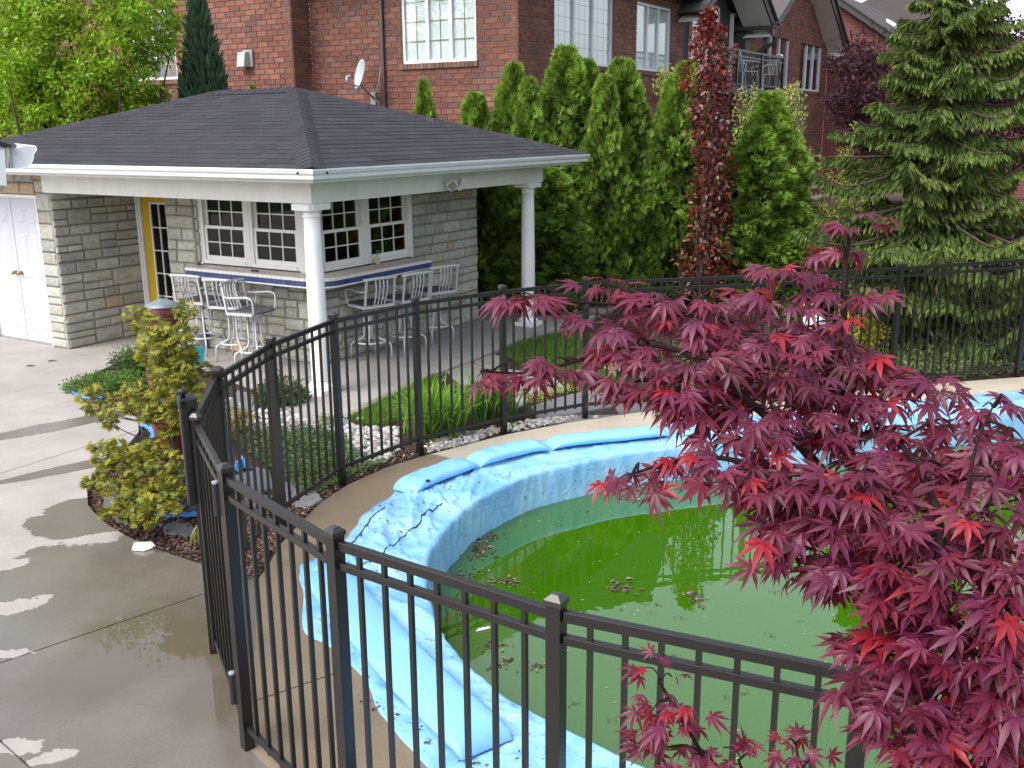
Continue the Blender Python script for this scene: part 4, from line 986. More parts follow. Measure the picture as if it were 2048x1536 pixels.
def casement(kind, fixed, hole, n, grille, parent, curtain_or_dark=True, rec=.055, fw=.05, dark=False):
    s0, s1, z0, z1 = hole; Wd, Hh = s1 - s0, z1 - z0; t = bpy.data.objects.new('window', None); link(t, parent)
    if kind == 'f': t.matrix_local = Matrix(((0, 1, 0, fixed), (-1, 0, 0, s1), (0, 0, 1, z0), (0, 0, 0, 1)))
    else: t.matrix_local = Matrix(((1, 0, 0, s0), (0, 1, 0, fixed), (0, 0, 1, z0), (0, 0, 0, 1)))
    mb = MB(); y0, y1 = rec - .03, rec + .06
    mb.box(0, fw, y0, y1, 0, Hh); mb.box(Wd - fw, Wd, y0, y1, 0, Hh); mb.box(fw, Wd - fw, y0, y1, 0, fw); mb.box(fw, Wd - fw, y0, y1, Hh - fw, Hh)
    iw = (Wd - 2 * fw) / n
    for k in range(1, n): mb.box(fw + k * iw - .035, fw + k * iw + .035, y0 - .004, y1, fw, Hh - fw)
    mb.build('frame', M['alum'], t, bevel=.004)
    for k in range(n):
        x0 = fw + k * iw + (.036 if k else .002); x1 = fw + (k + 1) * iw - (.036 if k < n - 1 else .002)
        pm = MB(); pm.box(x0, x1, rec + .005, rec + .010, fw, Hh - fw); pm.build('pane', M['glass'], t)
        if grille:
            g = MB(); cols, rows = (2, 5) if grille == 1 else (3, 6)
            for c in range(1, cols): g.box(x0 + (x1 - x0) * c / cols - .006, x0 + (x1 - x0) * c / cols + .006, rec + .012, rec + .018, fw, Hh - fw)
            for r_ in range(1, rows): g.box(x0, x1, rec + .0125, rec + .0175, fw + (Hh - 2 * fw) * r_ / rows - .006, fw + (Hh - 2 * fw) * r_ / rows + .006)
            g.build('grille', M['grille'] if grille == 1 else M['greymetal'], t)
    mb = MB(); mb.box(.01, Wd - .01, (rec + .028 if curtain_or_dark else rec + .10), (rec + .034 if curtain_or_dark else rec + .115), .02, Hh - .02); mb.build('curtain_or_dark', M['curtain_or_dark'] if curtain_or_dark else M['interior'], t)  # without a curtain this sheet is painted black, for an unlit room
    return t
casement('f', BB, w1, 3, 1, HS); casement('f', bL, wL, 2, 1, HS, curtain_or_dark=False); casement('r', BA, WR1, 3, 2, HS); casement('r', BA, WR2, 3, 0, HS)
casement('r', BA, WR3, 3, 0, HS, curtain_or_dark=False); casement('r', BA, WR4, 3, 0, HS, curtain_or_dark=False)
n_ = 19
for k in range(n_):
    s0 = w1[0] - .04 + (w1[1] - w1[0] + .08) * k / n_; s1 = s0 + (w1[1] - w1[0] + .08) / n_ - .008; mb = MB(); mb.box(BB - .045, BB + .02, s0, s1, w1[2] - .095, w1[2] - .004, tuple(np.array((.15, .09, .07)) * random.uniform(.75, 1.2))); mb.build('sill_brick', M['brick'], HS)
for hl, kd, fx in ((wL, 'f', bL), (WR1, 'r', BA), (WR2, 'r', BA), (WR3, 'r', BA), (WR4, 'r', BA)):
    mb = MB()
    if kd == 'f': mb.box(fx - .045, fx + .02, hl[0] - .04, hl[1] + .04, hl[2] - .095, hl[2] - .004, (.15, .085, .065))
    else: mb.box(hl[0] - .04, hl[1] + .04, fx - .045, fx + .02, hl[2] - .095, hl[2] - .004, (.15, .085, .065))
    mb.build('sill', M['brick'], HS)
# balcony bay: dark siding, glazed doors, slab and railing
SA = BA + .45; zsl = ONA(1500, 184, BA)[1] - .02
mb = MB(); mb.box(bR0, bR1, SA, SA + .12, 0, 6.3); mb.box(bR0, bR0 + .10, BA + .16, SA, 0, 6.3); mb.box(bR1 - .10, bR1, BA + .16, SA, 0, 6.3); mb.build('siding', M['siding'], HS)
nb = int((bR1 - bR0 - .2) / .14)
for k in range(nb):
    mb = MB(); s0 = bR0 + .1 + k * .14; mb.box(s0, s0 + .128, SA - .012, SA, zsl, 6.2); mb.build('siding_board', M['siding'], HS)
def patio_door(pl, pr, vt, n):
    b0_, _ = ONA(*pl, SA); b1_, _ = ONA(*pr, SA); zt = ONA((pl[0] + pr[0]) / 2, vt, SA)[1]
    t = casement('r', SA - .07, (b0_, b1_, zsl + .06, zt), n, 0, HS, curtain_or_dark=False, rec=.0, fw=.07); t.name = 'glazed_door'
patio_door((1376, 80), (1430, 85), 9, 2); patio_door((1457, 90), (1488, 95), 30, 1)
mb = MB(); mb.box(ONA(1420, 100, BA - 1.0)[0] - .05, ONA(1567, 110, BA - 1.0)[0] + .05, BA - 1.05, BA - .012, zsl - .16, zsl); mb.build('balcony_slab', M['darktrim'], HS)
rl = bpy.data.objects.new('balcony_railing', None); link(rl, HS)
ra = BA - 1.0; RT = ONA(1520, 106, ra)[1]; rb0, rb1 = ONA(1420, 100, ra)[0], ONA(1567, 110, ra)[0]
mb = MB(); mb.box(rb0, rb1, ra - .02, ra + .02, RT - .04, RT); mb.box(rb0, rb1, ra - .015, ra + .015, RT - .16, RT - .13); mb.box(rb0, rb1, ra - .015, ra + .015, zsl + .06, zsl + .09)
mb.box(rb1 - .02, rb1 + .02, ra + .02, BA - .02, RT - .04, RT); mb.box(rb1 - .015, rb1 + .015, ra + .02, BA - .02, zsl + .06, zsl + .09); mb.build('rail', M['fence'], rl)
for s in np.linspace(rb0, rb1, 4):
    mb = MB(); mb.box(s - .03, s + .03, ra - .03, ra + .03, zsl, RT + .02); mb.build('post', M['fence'], rl)
pm = MB(); pm.box(-.008, .008, -.008, .008, zsl + .05, RT - .02); pme = pm.mesh('picket'); pme.materials.append(M['fence'])
for s in np.arange(rb0 + .1, rb1, .105): o = link(bpy.data.objects.new('picket', pme), rl); o.location = (s, ra, 0)
for s in np.arange(ra + .1, BA - .05, .105): o = link(bpy.data.objects.new('picket', pme), rl); o.location = (rb1, s, 0)
# rakes, soffits, roof
def rake(b_lo, z_lo, b_hi, z_hi, name='rake_soffit'):
    d = np.array([b_hi - b_lo, z_hi - z_lo]); d = d / np.linalg.norm(d); nn = np.array([-d[1], d[0]]) if d[0] > 0 else np.array([d[1], -d[0]])
    def pr(t0, t1, y0, y1, mt, nm):
        mb = MB(); P = [np.array([b_lo, z_lo]) + nn * t0, np.array([b_hi, z_hi]) + nn * t0, np.array([b_hi, z_hi]) + nn * t1, np.array([b_lo, z_lo]) + nn * t1]
        vs = [(p[0], y0, p[1]) for p in P] + [(p[0], y1, p[1]) for p in P]; mb.add(vs, [(0, 1, 2, 3), (4, 5, 6, 7)[::-1], (0, 4, 5, 1), (1, 5, 6, 2), (2, 6, 7, 3), (3, 7, 4, 0)]); mb.build(nm, mt, HS)
    pr(.0, .03, BA - .55, BA + .2, M['soffit'], 'soffit'); pr(.0, .20, BA - .60, BA - .552, M['darktrim'], 'bargeboard'); pr(.201, .25, BA - .66, BA + 4.0, M['darkroof'], 'roof')
rake(bEND + .30, 5.1 - .30 * slope, gmid, apex); rake(bR1 - .1, 5.1 - .1 * slope, gmid, apex)
gm1 = (bR0 + bR1) / 2; rake(bR1 + .12, 5.22 - .1 * slope, gm1, 5.3 + slope * (bR1 - gm1)); rake(bR0 - .3, 5.22 - .3 * slope, gm1, 5.3 + slope * (bR1 - gm1))
mb = MB(); zz = 5.1 - .3 * slope; mb.box(bEND + .02, bEND + .32, BA - .55, BA - .02, zz - .02, zz + .16); mb.build('boxed_eave', M['soffit'], HS)
mb = MB(); mb.add([(BB - .5, BA - .5, EAVE + .02), (bR0, BA - .5, EAVE + .02), (bR0, BA + 4, EAVE + 4.4), (BB + 4, BA + 4, EAVE + 4.4), (BB + 4, a_in + 9, EAVE + 4.4), (BB - .5, a_in + 9.6, EAVE + .02)], [(0, 1, 2, 3), (0, 3, 4, 5)])
mb.add([(BB - .5, BA - .5, EAVE - .02), (bR0, BA - .5, EAVE - .02), (bR0, BA + .2, EAVE - .02), (BB + .2, BA + .2, EAVE - .02), (BB + .2, a_in + 9.6, EAVE - .02), (BB - .5, a_in + 9.6, EAVE - .02)], [(0, 3, 2, 1), (0, 5, 4, 3)]); mb.build('roof', M['darkroof'], HS)
mb = MB(); gp = [(BB - .3, EAVE + .03), (12.4, EAVE + 2.1), (bR0 - .1, EAVE + .03)]; mb.add([(x, BA - .4, z) for x, z in gp] + [(x, BA + 5, z) for x, z in gp], [(0, 2, 1)[::-1], (3, 4, 5)[::-1], (0, 1, 4, 3), (1, 2, 5, 4), (0, 3, 5, 2)]); mb.build('unseen_gable', M['darkroof'], HS)  # unseen block, shaped so the pool mirrors house there instead of sky
# down pipes
da, _ = ONB(768, 100, BB); mb = MB(); mb.box(BB - .075, BB - .02, da - .038, da + .038, .1, EAVE); mb.build('downpipe', M['downpipe'], HS, bevel=.008)
p0 = (bR1 + .35, BA - .45, 5.0); mb = MB(); mb.tube(smooth_path([(bR1 + .5, BA - .5, 5.05), (bR1 + .5, BA - .42, 4.92), (bR1 + .42, BA - .1, 4.72), (bR1 + .40, BA - .05, 4.55), (bR1 + .40, BA - .05, 3.5), (bR1 + .40, BA - .05, .2)], 4), .05, 8); mb.build('downpipe', M['downpipe'], HS, True)
# wall vent box
va, vz = ONB(497, 118, bL); vb = thing('vent_box', 'grey metal vent box fixed to the brick wall above the roof ridge', 'vent', WB(bL, va, vz), HROT)
mb = MB(); mb.box(-.06, -.012, -.16, .10, -.15, .16); mb.build('back_plate', M['greymetal'], vb, bevel=.005)
mb = MB(); mb.add([(-.20, -.07, -.15), (-.20, .13, -.15), (-.06, .13, -.15), (-.06, -.07, -.15), (-.15, -.07, .12), (-.15, .13, .12), (-.06, .13, .13), (-.06, -.07, .13)], [(0, 3, 2, 1), (4, 5, 6, 7), (0, 1, 5, 4), (1, 2, 6, 5), (2, 3, 7, 6), (3, 0, 4, 7)]); mb.build('hood', mat('pale_green_grey', (.36, .38, .36), .5), vb, bevel=.006)
# satellite dish
sa, szz = ONB(748, 196, BB); dsh = thing('satellite_dish', 'pale grey satellite dish on an arm fixed low on the brick wall', 'dish', WB(BB, sa, szz), HROT)
def DP(u, v, off): a_, z_ = ONB(u, v, BB - off); return Vector((-off, a_ - sa, z_ - szz))
cen_ = DP(718, 148, .50); mb = MB(); R_ = .265
nrm = Vector((-.85, .52, .25)).normalized(); ax = nrm.cross(Vector((0, 0, 1))).normalized(); ay = ax.cross(nrm).normalized(); vs = []; fs = []
for i in range(7):
    for k in range(28):
        r = R_ * i / 6; a = 2 * math.pi * k / 28; vs.append(cen_ + ax * r * .9 * math.cos(a) + ay * r * math.sin(a) - nrm * (.06 * (1 - (i / 6) ** 2)))
fs = [(i * 28 + k, i * 28 + (k + 1) % 28, (i + 1) * 28 + (k + 1) % 28, (i + 1) * 28 + k) for i in range(6) for k in range(28)]
nv = len(vs); vs2 = [v - nrm * .012 for v in vs]; fs2 = [tuple(i + nv for i in f)[::-1] for f in fs] + [(6 * 28 + k, 6 * 28 + (k + 1) % 28, nv + 6 * 28 + (k + 1) % 28, nv + 6 * 28 + k) for k in range(28)]
mb.add(vs + vs2, fs + fs2); mb.build('reflector', M['dish'], dsh, True)
bk = cen_ - nrm * .07 - ay * .16
mb = MB(); mb.tube([DP(748, 198, .02), DP(745, 194, .12), DP(733, 183, .30), tuple(bk)], .022, 8); mb.build('mast', M['greymetal'], dsh, True)
fe = DP(694, 166, .85); mb = MB(); mb.tube([tuple(bk - ay * .05), tuple(fe)], .014, 8); mb.build('feed_arm', M['greymetal'], dsh, True)
mb = MB(); mb.tube([fe, fe + Vector((0, .0, .10))], .022, 8); up_ = fe + Vector((0, 0, .10)); mb.tube([up_, up_ + (cen_ - up_).normalized() * .05, up_ + (cen_ - up_).normalized() * .09], [.02, .022, .035], 10); mb.build('feed_horn', M['dish'], dsh, True)
mb = MB(); mb.tube(smooth_path([DP(762, 130, .03), DP(760, 145, .05), DP(757, 172, .08), DP(750, 188, .06), DP(748, 196, .05), DP(757, 206, .05), DP(752, 213, .04), DP(746, 206, .04)], 5), .008, 6); mb.build('cable', M['dish'], dsh, True)
mb = MB(); mb.box(-.03, -.012, -.06, .06, -.12, .10); mb.build('wall_plate', M['greymetal'], dsh)
# white plastic chairs on the balcony
def make_chair(label):
    t = thing('balcony_chair', label, 'chair', group='white plastic chairs on the balcony'); wm = M['whiteplastic']
    mb = MB(); mb.prism([(-.22, -.24), (.24, -.26), (.24, .26), (-.22, .24)], .41, .435, bevel=.008); mb.build('seat', wm, t)
    for sx, sy in ((-1, -1), (-1, 1), (1, -1), (1, 1)): mb = MB(); mb.bar((sx * .21, sy * .23, .41), (sx * .25, sy * .27, 0), .045, .035); mb.build('leg', wm, t)
    for y in np.linspace(-.18, .18, 5): mb = MB(); mb.bar((-.22, y, .44), (-.33, y * 1.05, .88 - abs(y) * .25), .05, .014, (1, 0, 0)); mb.build('slat', wm, t)
    mb = MB(); mb.tube(smooth_path([(-.21, -.25, .43), (-.28, -.27, .70), (-.33, -.20, .86), (-.345, 0, .92), (-.33, .2, .86), (-.28, .27, .7), (-.21, .25, .43)], 5), .024, 8); mb.build('back_rim', wm, t, True)
    for s in (-1, 1): mb = MB(); mb.tube(smooth_path([(-.28, s * .27, .66), (0, s * .30, .65), (.2, s * .30, .64), (.26, s * .29, .60), (.25, s * .27, .42)], 4), .022, 8); mb.build('armrest', wm, t, True)
    return t
chs = make_chair('white plastic chair on the balcony, half hidden by the dark red column tree')
bb_, _ = ONA(1488, 160, BA - .6); chs.location = WB(bb_, BA - .6, zsl); chs.rotation_euler = (0, 0, HROT - .6)
c2_ = copy_tree(chs); c2_['label'] = 'white plastic chair at the open end of the balcony'; bb_, _ = ONA(1532, 160, BA - .55); c2_.location = WB(bb_, BA - .55, zsl); c2_.rotation_euler = (0, 0, HROT + 2.4)
# second, darker brick house beyond
m, t, n, b = new_mat('far_brick'); L = t.links; tc = n.new('ShaderNodeTexCoord'); mp = n.new('ShaderNodeMapping'); L.new(tc.outputs['Object'], mp.inputs['Vector'])
mp.inputs['Rotation'].default_value = (0, -math.pi / 2, -math.pi / 2)
mp.inputs['Rotation'].default_value = (math.pi / 2, 0, math.pi / 2)
sx = n.new('ShaderNodeSeparateXYZ'); L.new(tc.outputs['Object'], sx.inputs[0]); cx = n.new('ShaderNodeCombineXYZ'); L.new(sx.outputs['Y'], cx.inputs['X']); L.new(sx.outputs['Z'], cx.inputs['Y'])
bt_ = n.new('ShaderNodeTexBrick'); bt_.inputs['Scale'].default_value = 1; bt_.inputs['Brick Width'].default_value = .26; bt_.inputs['Row Height'].default_value = .095; bt_.inputs['Mortar Size'].default_value = .008
bt_.inputs['Color1'].default_value = (.15, .042, .036, 1); bt_.inputs['Color2'].default_value = (.11, .032, .030, 1); bt_.inputs['Mortar'].default_value = (.19, .095, .085, 1); L.new(cx.outputs[0], bt_.inputs['Vector']); L.new(bt_.outputs['Color'], b.inputs['Base Color']); b.inputs['Roughness'].default_value = .9
bp = n.new('ShaderNodeBump'); bp.inputs['Strength'].default_value = .5; bp.inputs['Distance'].default_value = .01; bp.invert = True; L.new(bt_.outputs['Fac'], bp.inputs['Height']); L.new(bp.outputs[0], b.inputs['Normal'])
NB = bEND + .10; H2 = thing('neighbour_house', 'darker red brick house with a grey sloping roof behind the tall spruce', 'house', (O2[0], O2[1], 0), HROT)
ra0, rz0 = ONB(1662, -2, NB); ra1, rz1 = ONB(1800, 92, NB); sl2 = (rz0 - rz1) / (ra0 - ra1)
aL = BA + .0; zL = rz0 + sl2 * (aL - ra0); aR = ra1 - 2.2; zR = rz1 - sl2 * 2.2
mb = MB(); mb.add([(NB, aL, 0), (NB, aR - 9, 0), (NB, aR - 9, zR), (NB, aR, zR), (NB, aL, zL), (NB + 8, aL, 0), (NB + 8, aR - 9, 0), (NB + 8, aR - 9, zR), (NB + 8, aR, zR), (NB + 8, aL, zL)],
       [(0, 1, 2, 3, 4)[::-1][::-1], (5, 6, 7, 8, 9)[::-1], (1, 6, 7, 2)]); mb.build('wall', m, H2)
def slab2(y0, z0, y1, z1, th, x0, x1, mt, nm):
    mb = MB(); mb.add([(x0, y0, z0), (x0, y1, z1), (x1, y1, z1), (x1, y0, z0), (x0, y0, z0 + th), (x0, y1, z1 + th), (x1, y1, z1 + th), (x1, y0, z0 + th)], [(0, 1, 2, 3), (4, 7, 6, 5), (0, 4, 5, 1), (1, 5, 6, 2), (2, 6, 7, 3), (3, 7, 4, 0)]); return mb.build(nm, mt, H2)
slab2(aL, zL, aR, zR, .22, NB - .32, NB - .25, M['darktrim'], 'bargeboard'); slab2(aL, zL + .22, aR - .3, zR + .22 - .3 * sl2, .05, NB - .40, NB + 8, M['darkroof'], 'roof'); slab2(aL, zL + .02, aR, zR + .02, .03, NB - .25, NB, M['soffit'], 'soffit')
slab2(aR - .3, zR + .2, aR - 9.5, zR + .2, .06, NB - .4, NB + 8, M['darkroof'], 'roof')
sk = slab2(ra0 - 1.3, rz0 + .30 - 1.3 * sl2, ra0 - 2.5, rz0 + .30 - 2.5 * sl2, .10, NB + 2.2, NB + 3.0, M['alum'], 'skylight')
for k_ in (3.2, 4.2): mb = MB(); mb.lathe([(.06, -.1), (.06, .35), (.09, .36), (.09, .42)], (NB + 2.0, ra0 - k_, rz0 + .30 - k_ * sl2), 10); mb.build('roof_vent', M['darktrim'], H2)
H3 = thing('far_roof', 'grey gabled roof just showing beyond the darker brick house', 'roof', WB(NB + 14, ra0 - 4.0), HROT)
q0 = WB(NB + 14, ra0 - 6.0); pk = AY(1790, -20, q0[1]); hl_ = AY(1700, 45, q0[1])
mb = MB(); W3 = 5.5; zt = pk[2] + .2; mb.add([(0, W3, zt - 2.6), (0, -W3, zt - 2.6), (0, 0, zt), (7, W3, zt - 2.6), (7, -W3, zt - 2.6), (7, 0, zt)], [(0, 1, 2)[::-1][::-1], (3, 5, 4), (0, 2, 5, 3), (1, 4, 5, 2), (0, 3, 4, 1)]); mb.build('roof', M['darkroof'], H3)
mb = MB(); mb.box(.3, 6.7, -5.0, 5.0, 0, zt - 2.55); mb.build('wall', m, H3)
H3.location = (pk[0] , q0[1], 0)
# ================================================================== foliage
M['thuja'] = leaf_mat('arborvitae_foliage', .2, .55, .3)
M['leafgreen'] = leaf_mat('bright_leaf', .40, .5, .3)
M['redleaf'] = leaf_mat('red_beech_leaf', .25, .35, .5)
M['needle'] = leaf_mat('spruce_needles', .15, .6, .25)
M['mapleleaf'] = leaf_mat('maple_leaf', .22, .46, .42, tcol=(.45, .012, .02))
M['gold'] = leaf_mat('gold_foliage', .22, .5, .3)
M['core'] = mat('painted_shade_core', (.012, .014, .008), .95, .1, .3)  # inner shade of the crowns painted as a dark colour
FAN_V = []; FAN_F = []
for k_, an in enumerate((-.95, -.5, -.08, .35, .85)):
    l = 1.0 - .22 * abs(an); w_ = .11; c, s_ = math.cos(an), math.sin(an); i0 = len(FAN_V)
    for t, u_ in ((.0, 0), (.55, -w_), (1.0, 0), (.55, w_)): FAN_V.append((l * (t * c - u_ * s_), l * (t * s_ + u_ * c), .05 * math.sin(k_ * 2.1) * t - .10 * t * t))
    FAN_F.append((i0, i0 + 1, i0 + 2, i0 + 3))
FAN_T = [0, .45, 1, .45] * 5
LEAF_V = [(0, 0, 0), (.35, -.26, .07), (1, 0, -.05), (.35, .26, .07), (.45, 0, 0)]; LEAF_F = [(0, 1, 4), (1, 2, 4), (4, 2, 3), (0, 4, 3)]
SPR_V = [(0, 0, 0), (.55, -.12, 0), (1, 0, 0), (.55, .12, 0), (0, 0, 0), (.55, 0, -.12), (1, 0, 0), (.55, 0, .12), (0, 0, 0), (.5, .09, .09), (1, 0, 0), (.5, -.09, -.09)]; SPR_F = [(0, 1, 2, 3), (4, 5, 6, 7), (8, 9, 10, 11)]
SPR_T = [0, .3, 1, .3] * 3
def unit(n): v = rng.normal(size=(n, 3)); return norm(v)
def foliage(name, material, parts, parent=None, smooth=False):
    v, f, c = join(parts); me = fast_mesh(name, v, f, c, 'POINT', smooth); me.materials.append(material); return obj(name, me, None, parent)
# ---- arborvitae
def thuja_mesh(H, Rm, n, seed, two=0.0, tipc=(.215, .34, .04), base=(.075, .14, .018)):
    r_ = np.random.default_rng(seed)
    def prof(t): return Rm * np.where(t < .12, .85 + 1.6 * t, np.clip(1.06 - .22 * (t - .12) ** 1.5 - .70 * np.clip((t - .55) / .45, 0, 1) ** 1.45, .03, 1.1))
    t = r_.random(n) ** .92; az = r_.random(n) * 2 * np.pi
    lump = 1 + .13 * np.sin(az * 2 + t * 7 * (1 + .2 * seed) + seed) + .12 * np.sin(az * 4 - t * 19 + seed * 2.7) + .10 * np.sin(az * 7 + t * 33 + seed) + .08 * np.sin(az * 3 - t * 57)
    lay = np.where(r_.random(n) < .7, r_.uniform(.92, 1.05, n), r_.uniform(.62, .92, n)); rad = prof(t) * lump * lay
    pos = np.c_[rad * np.cos(az), rad * np.sin(az), t * H]
    out = np.c_[np.cos(az), np.sin(az), np.zeros(n)]
    X = out * .65 + np.array([0, 0, 1]) * r_.uniform(.15, 1.1, (n, 1)) + r_.normal(size=(n, 3)) * .35
    N = np.cross(out, np.array([0, 0, 1.0])) * r_.uniform(-1, 1, (n, 1)) + out * r_.uniform(-.3, .9, (n, 1)) + r_.normal(size=(n, 3)) * .4
    depth = (lay - .6) / .45; clump = .45 + .85 * np.clip((lump - .72) / .55, 0, 1)  # hollows between lumps coloured darker, shade put into the colour
    b = np.asarray(base)[None] * (clump * r_.uniform(.7, 1.25, n))[:, None]; tp = np.asarray(tipc)[None] * (clump * (.55 + .45 * t) * r_.uniform(.7, 1.2, n))[:, None]  # tips painted lighter towards the top, as if sunlit
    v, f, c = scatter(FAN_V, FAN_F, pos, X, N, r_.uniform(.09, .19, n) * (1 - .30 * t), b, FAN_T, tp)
    me = fast_mesh('crown', v, f, c, 'POINT'); me.materials.append(M['thuja']); return me
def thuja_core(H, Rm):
    mb = MB(); mb.lathe([(.06, 0), (.06, .12), (Rm * .55, .14), (Rm * .72, H * .12), (Rm * .78, H * .4), (Rm * .62, H * .65), (Rm * .32, H * .86), (.02, H * .97)], n=12); me = mb.mesh('trunk', True); me.materials.append(M['core']); return me  # opaque dark filler inside the crown, painted as its inner shade
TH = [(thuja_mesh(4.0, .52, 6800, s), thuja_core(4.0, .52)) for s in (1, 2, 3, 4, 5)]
ARB = [3, 0, 4, 1, 2, 0, 3, 4, 1, 2, 0, 4, 3, 1, 2, 0, 3][:17]
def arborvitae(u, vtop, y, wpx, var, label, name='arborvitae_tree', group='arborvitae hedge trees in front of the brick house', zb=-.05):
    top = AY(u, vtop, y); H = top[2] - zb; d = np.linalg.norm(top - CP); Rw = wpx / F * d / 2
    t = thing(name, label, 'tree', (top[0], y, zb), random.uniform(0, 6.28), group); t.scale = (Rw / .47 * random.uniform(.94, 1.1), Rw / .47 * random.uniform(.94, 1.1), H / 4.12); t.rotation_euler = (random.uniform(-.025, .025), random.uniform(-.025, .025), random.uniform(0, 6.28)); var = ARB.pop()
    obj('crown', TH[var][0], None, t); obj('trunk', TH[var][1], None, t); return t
for a in ((845, 150, 16.7, 52, 0, 'small narrow arborvitae rising behind the roof below the big white window'), (505, 163, 16.3, 34, 1, 'only the tip of a small arborvitae showing above the roof ridge'),
          (940, 178, 16.0, 92, 2, 'low broad arborvitae just left of the roof end'), (1017, 118, 16.5, 88, 0, 'arborvitae with a pointed top at the corner of the brick house'),
          (1056, 146, 16.0, 78, 1, 'slim arborvitae leaning on the tallest one'), (1128, 82, 16.5, 120, 2, 'tallest arborvitae, in front of the blinds of a big window'),
          (1172, 110, 16.9, 88, 0, 'arborvitae top fused with the tallest one on its right side'), (1207, 142, 16.1, 84, 1, 'lower arborvitae between the two house windows'),
          (1250, 108, 16.6, 108, 2, 'round topped arborvitae below the second window'), (1338, 150, 16.3, 92, 0, 'arborvitae just left of the dark red column tree, lower of two'),
          (1372, 114, 16.9, 96, 1, 'arborvitae directly behind the dark red column tree'), (1515, 245, 15.7, 118, 0, 'shorter arborvitae right of the dark red column tree'),
          (1549, 176, 16.1, 122, 2, 'pointed arborvitae in front of the weeping tree and balcony'), (1590, 400, 15.5, 90, 1, 'bushy low arborvitae at the right end of the hedge'),
          (1096, 330, 15.6, 120, 1, 'low arborvitae seen right of the far white column')): arborvitae(*a)
# ---- blue green juniper
n = 4200; t_ = rng.random(n); az = rng.random(n) * 6.283; Hj, Rj = 4.6, .50
pr = Rj * np.clip(.65 + .9 * t_, 0, 1) * np.clip((1 - t_) * 1.75, .02, 1) * (1 + .15 * np.sin(az * 4 + t_ * 17)) * np.where(rng.random(n) < .75, 1, rng.uniform(.5, 1, n))
pos = np.c_[pr * np.cos(az), pr * np.sin(az), t_ * Hj]; out = np.c_[np.cos(az), np.sin(az), np.zeros(n)]
tj = AY(393, -8, 16.0); jt = thing('juniper_tree', 'blue green feathery juniper against the brick wall', 'tree', (tj[0], 16.0, 0)); k_ = tj[2] / Hj; jt.scale = (1, 1, k_)
foliage('crown', M['needle'], [scatter(SPR_V, SPR_F, pos, out * .45 + np.array([0, 0, 1]) + rng.normal(size=(n, 3)) * .18, out + rng.normal(size=(n, 3)) * .5, rng.uniform(.14, .26, n), colvar((.055, .105, .06), n, .35), SPR_T, colvar((.12, .19, .11), n, .3))], jt)
obj('trunk', thuja_core(4.5, .42), None, jt)  # same dark filler core, coloured as shade inside the crown
# ---- broadleaf crowns from clumps
def clump_crown(centers, radii, per, leaf, col, amp=.35, flat_=.8, hang=0.0, mt='leafgreen', template=(LEAF_V, LEAF_F), tipw=None, tip=None):
    C_ = np.repeat(np.asarray(centers), per, 0); n = len(C_); Rr = np.repeat(np.asarray(radii), per)
    d = unit(n) * (rng.random(n) ** .45)[:, None]; d[:, 2] *= flat_; pos = C_ + d * Rr[:, None]
    X = norm(d + np.array([0, 0, -hang]) + rng.normal(size=(n, 3)) * .6); N = np.array([0, 0, 1.0]) * .7 + d * .4 + rng.normal(size=(n, 3)) * .55
    cc = colvar(col, len(centers), .28, .08); c = np.repeat(cc, per, 0) * rng.uniform(1 - amp, 1 + amp, (n, 1))
    return scatter(template[0], template[1], pos, X, N, rng.uniform(.7, 1.3, n) * leaf, np.clip(c, .002, 1), tipw, tip)
def limbs(base, tips, r0, parent, material, name='trunk', fork=.35, sag=0):
    mb = MB()
    for tp in tips:
        b = np.asarray(base, float); t = np.asarray(tp, float); m = b + (t - b) * fork; m[:2] = b[:2] + (t[:2] - b[:2]) * fork * .45 + rng.normal(size=2) * .05
        P = smooth_path([b, m, b + (t - b) * .7 + rng.normal(size=3) * .08 + np.array([0, 0, sag]), t], 3); N = len(P); mb.tube(P, [r0 * (1 - .88 * i / (N - 1)) for i in range(N)], 6)
    return mb.build(name, material, parent, True)
def broadleaf(name, label, base, boxes, per, leaf, col, nlimb=26, r0=.06, group=None, mt='leafgreen', bark='bark', hang=.1, flat_=.8):
    """boxes: (u, v, ru, rv, y, dy, n, clump radius): ellipses of clumps placed at their own depth"""
    t = thing(name, label, 'tree', base, 0, group); C_, Rr = [], []
    for u, v, ru, rv, y, dy, n, cr_ in boxes:
        for _ in range(n):
            a = random.uniform(0, 6.283); q = math.sqrt(random.random()); C_.append(AY(u + ru * q * math.cos(a), v + rv * q * math.sin(a), y + random.uniform(-dy, dy)) - np.asarray(base)); Rr.append(cr_ * random.uniform(.7, 1.3))
    foliage('crown', M[mt], [clump_crown(C_, Rr, per, leaf, col, hang=hang, flat_=flat_)], t)
    pick = random.sample(range(len(C_)), min(nlimb, len(C_))); limbs((0, 0, 0), [C_[i] for i in pick], r0, t, M[bark]); return t
bx = AY(170, 290, 15.6)
broadleaf('green_tree', 'bright green leafy tree left of the juniper, behind the low roof', (bx[0], 15.6, 0), [(150, 60, 170, 130, 15.6, .9, 150, .24), (60, 190, 130, 90, 15.2, .6, 70, .22), (225, 200, 105, 70, 15.8, .7, 55, .20), (300, 60, 60, 80, 15.8, .5, 26, .17), (120, -90, 190, 90, 15.8, 1, 40, .3), (20, 60, 110, 160, 15.9, .9, 60, .26)], 62, .085, (.21, .33, .02), 30, .055)
bx = AY(-160, 260, 17.0)
broadleaf('green_tree', 'second bright green tree at the far left edge', (bx[0], 17.0, 0), [(-60, 120, 170, 200, 17.2, 1.0, 90, .30), (60, 240, 90, 50, 16.8, .6, 26, .24)], 60, .095, (.17, .29, .025), 20, .08)
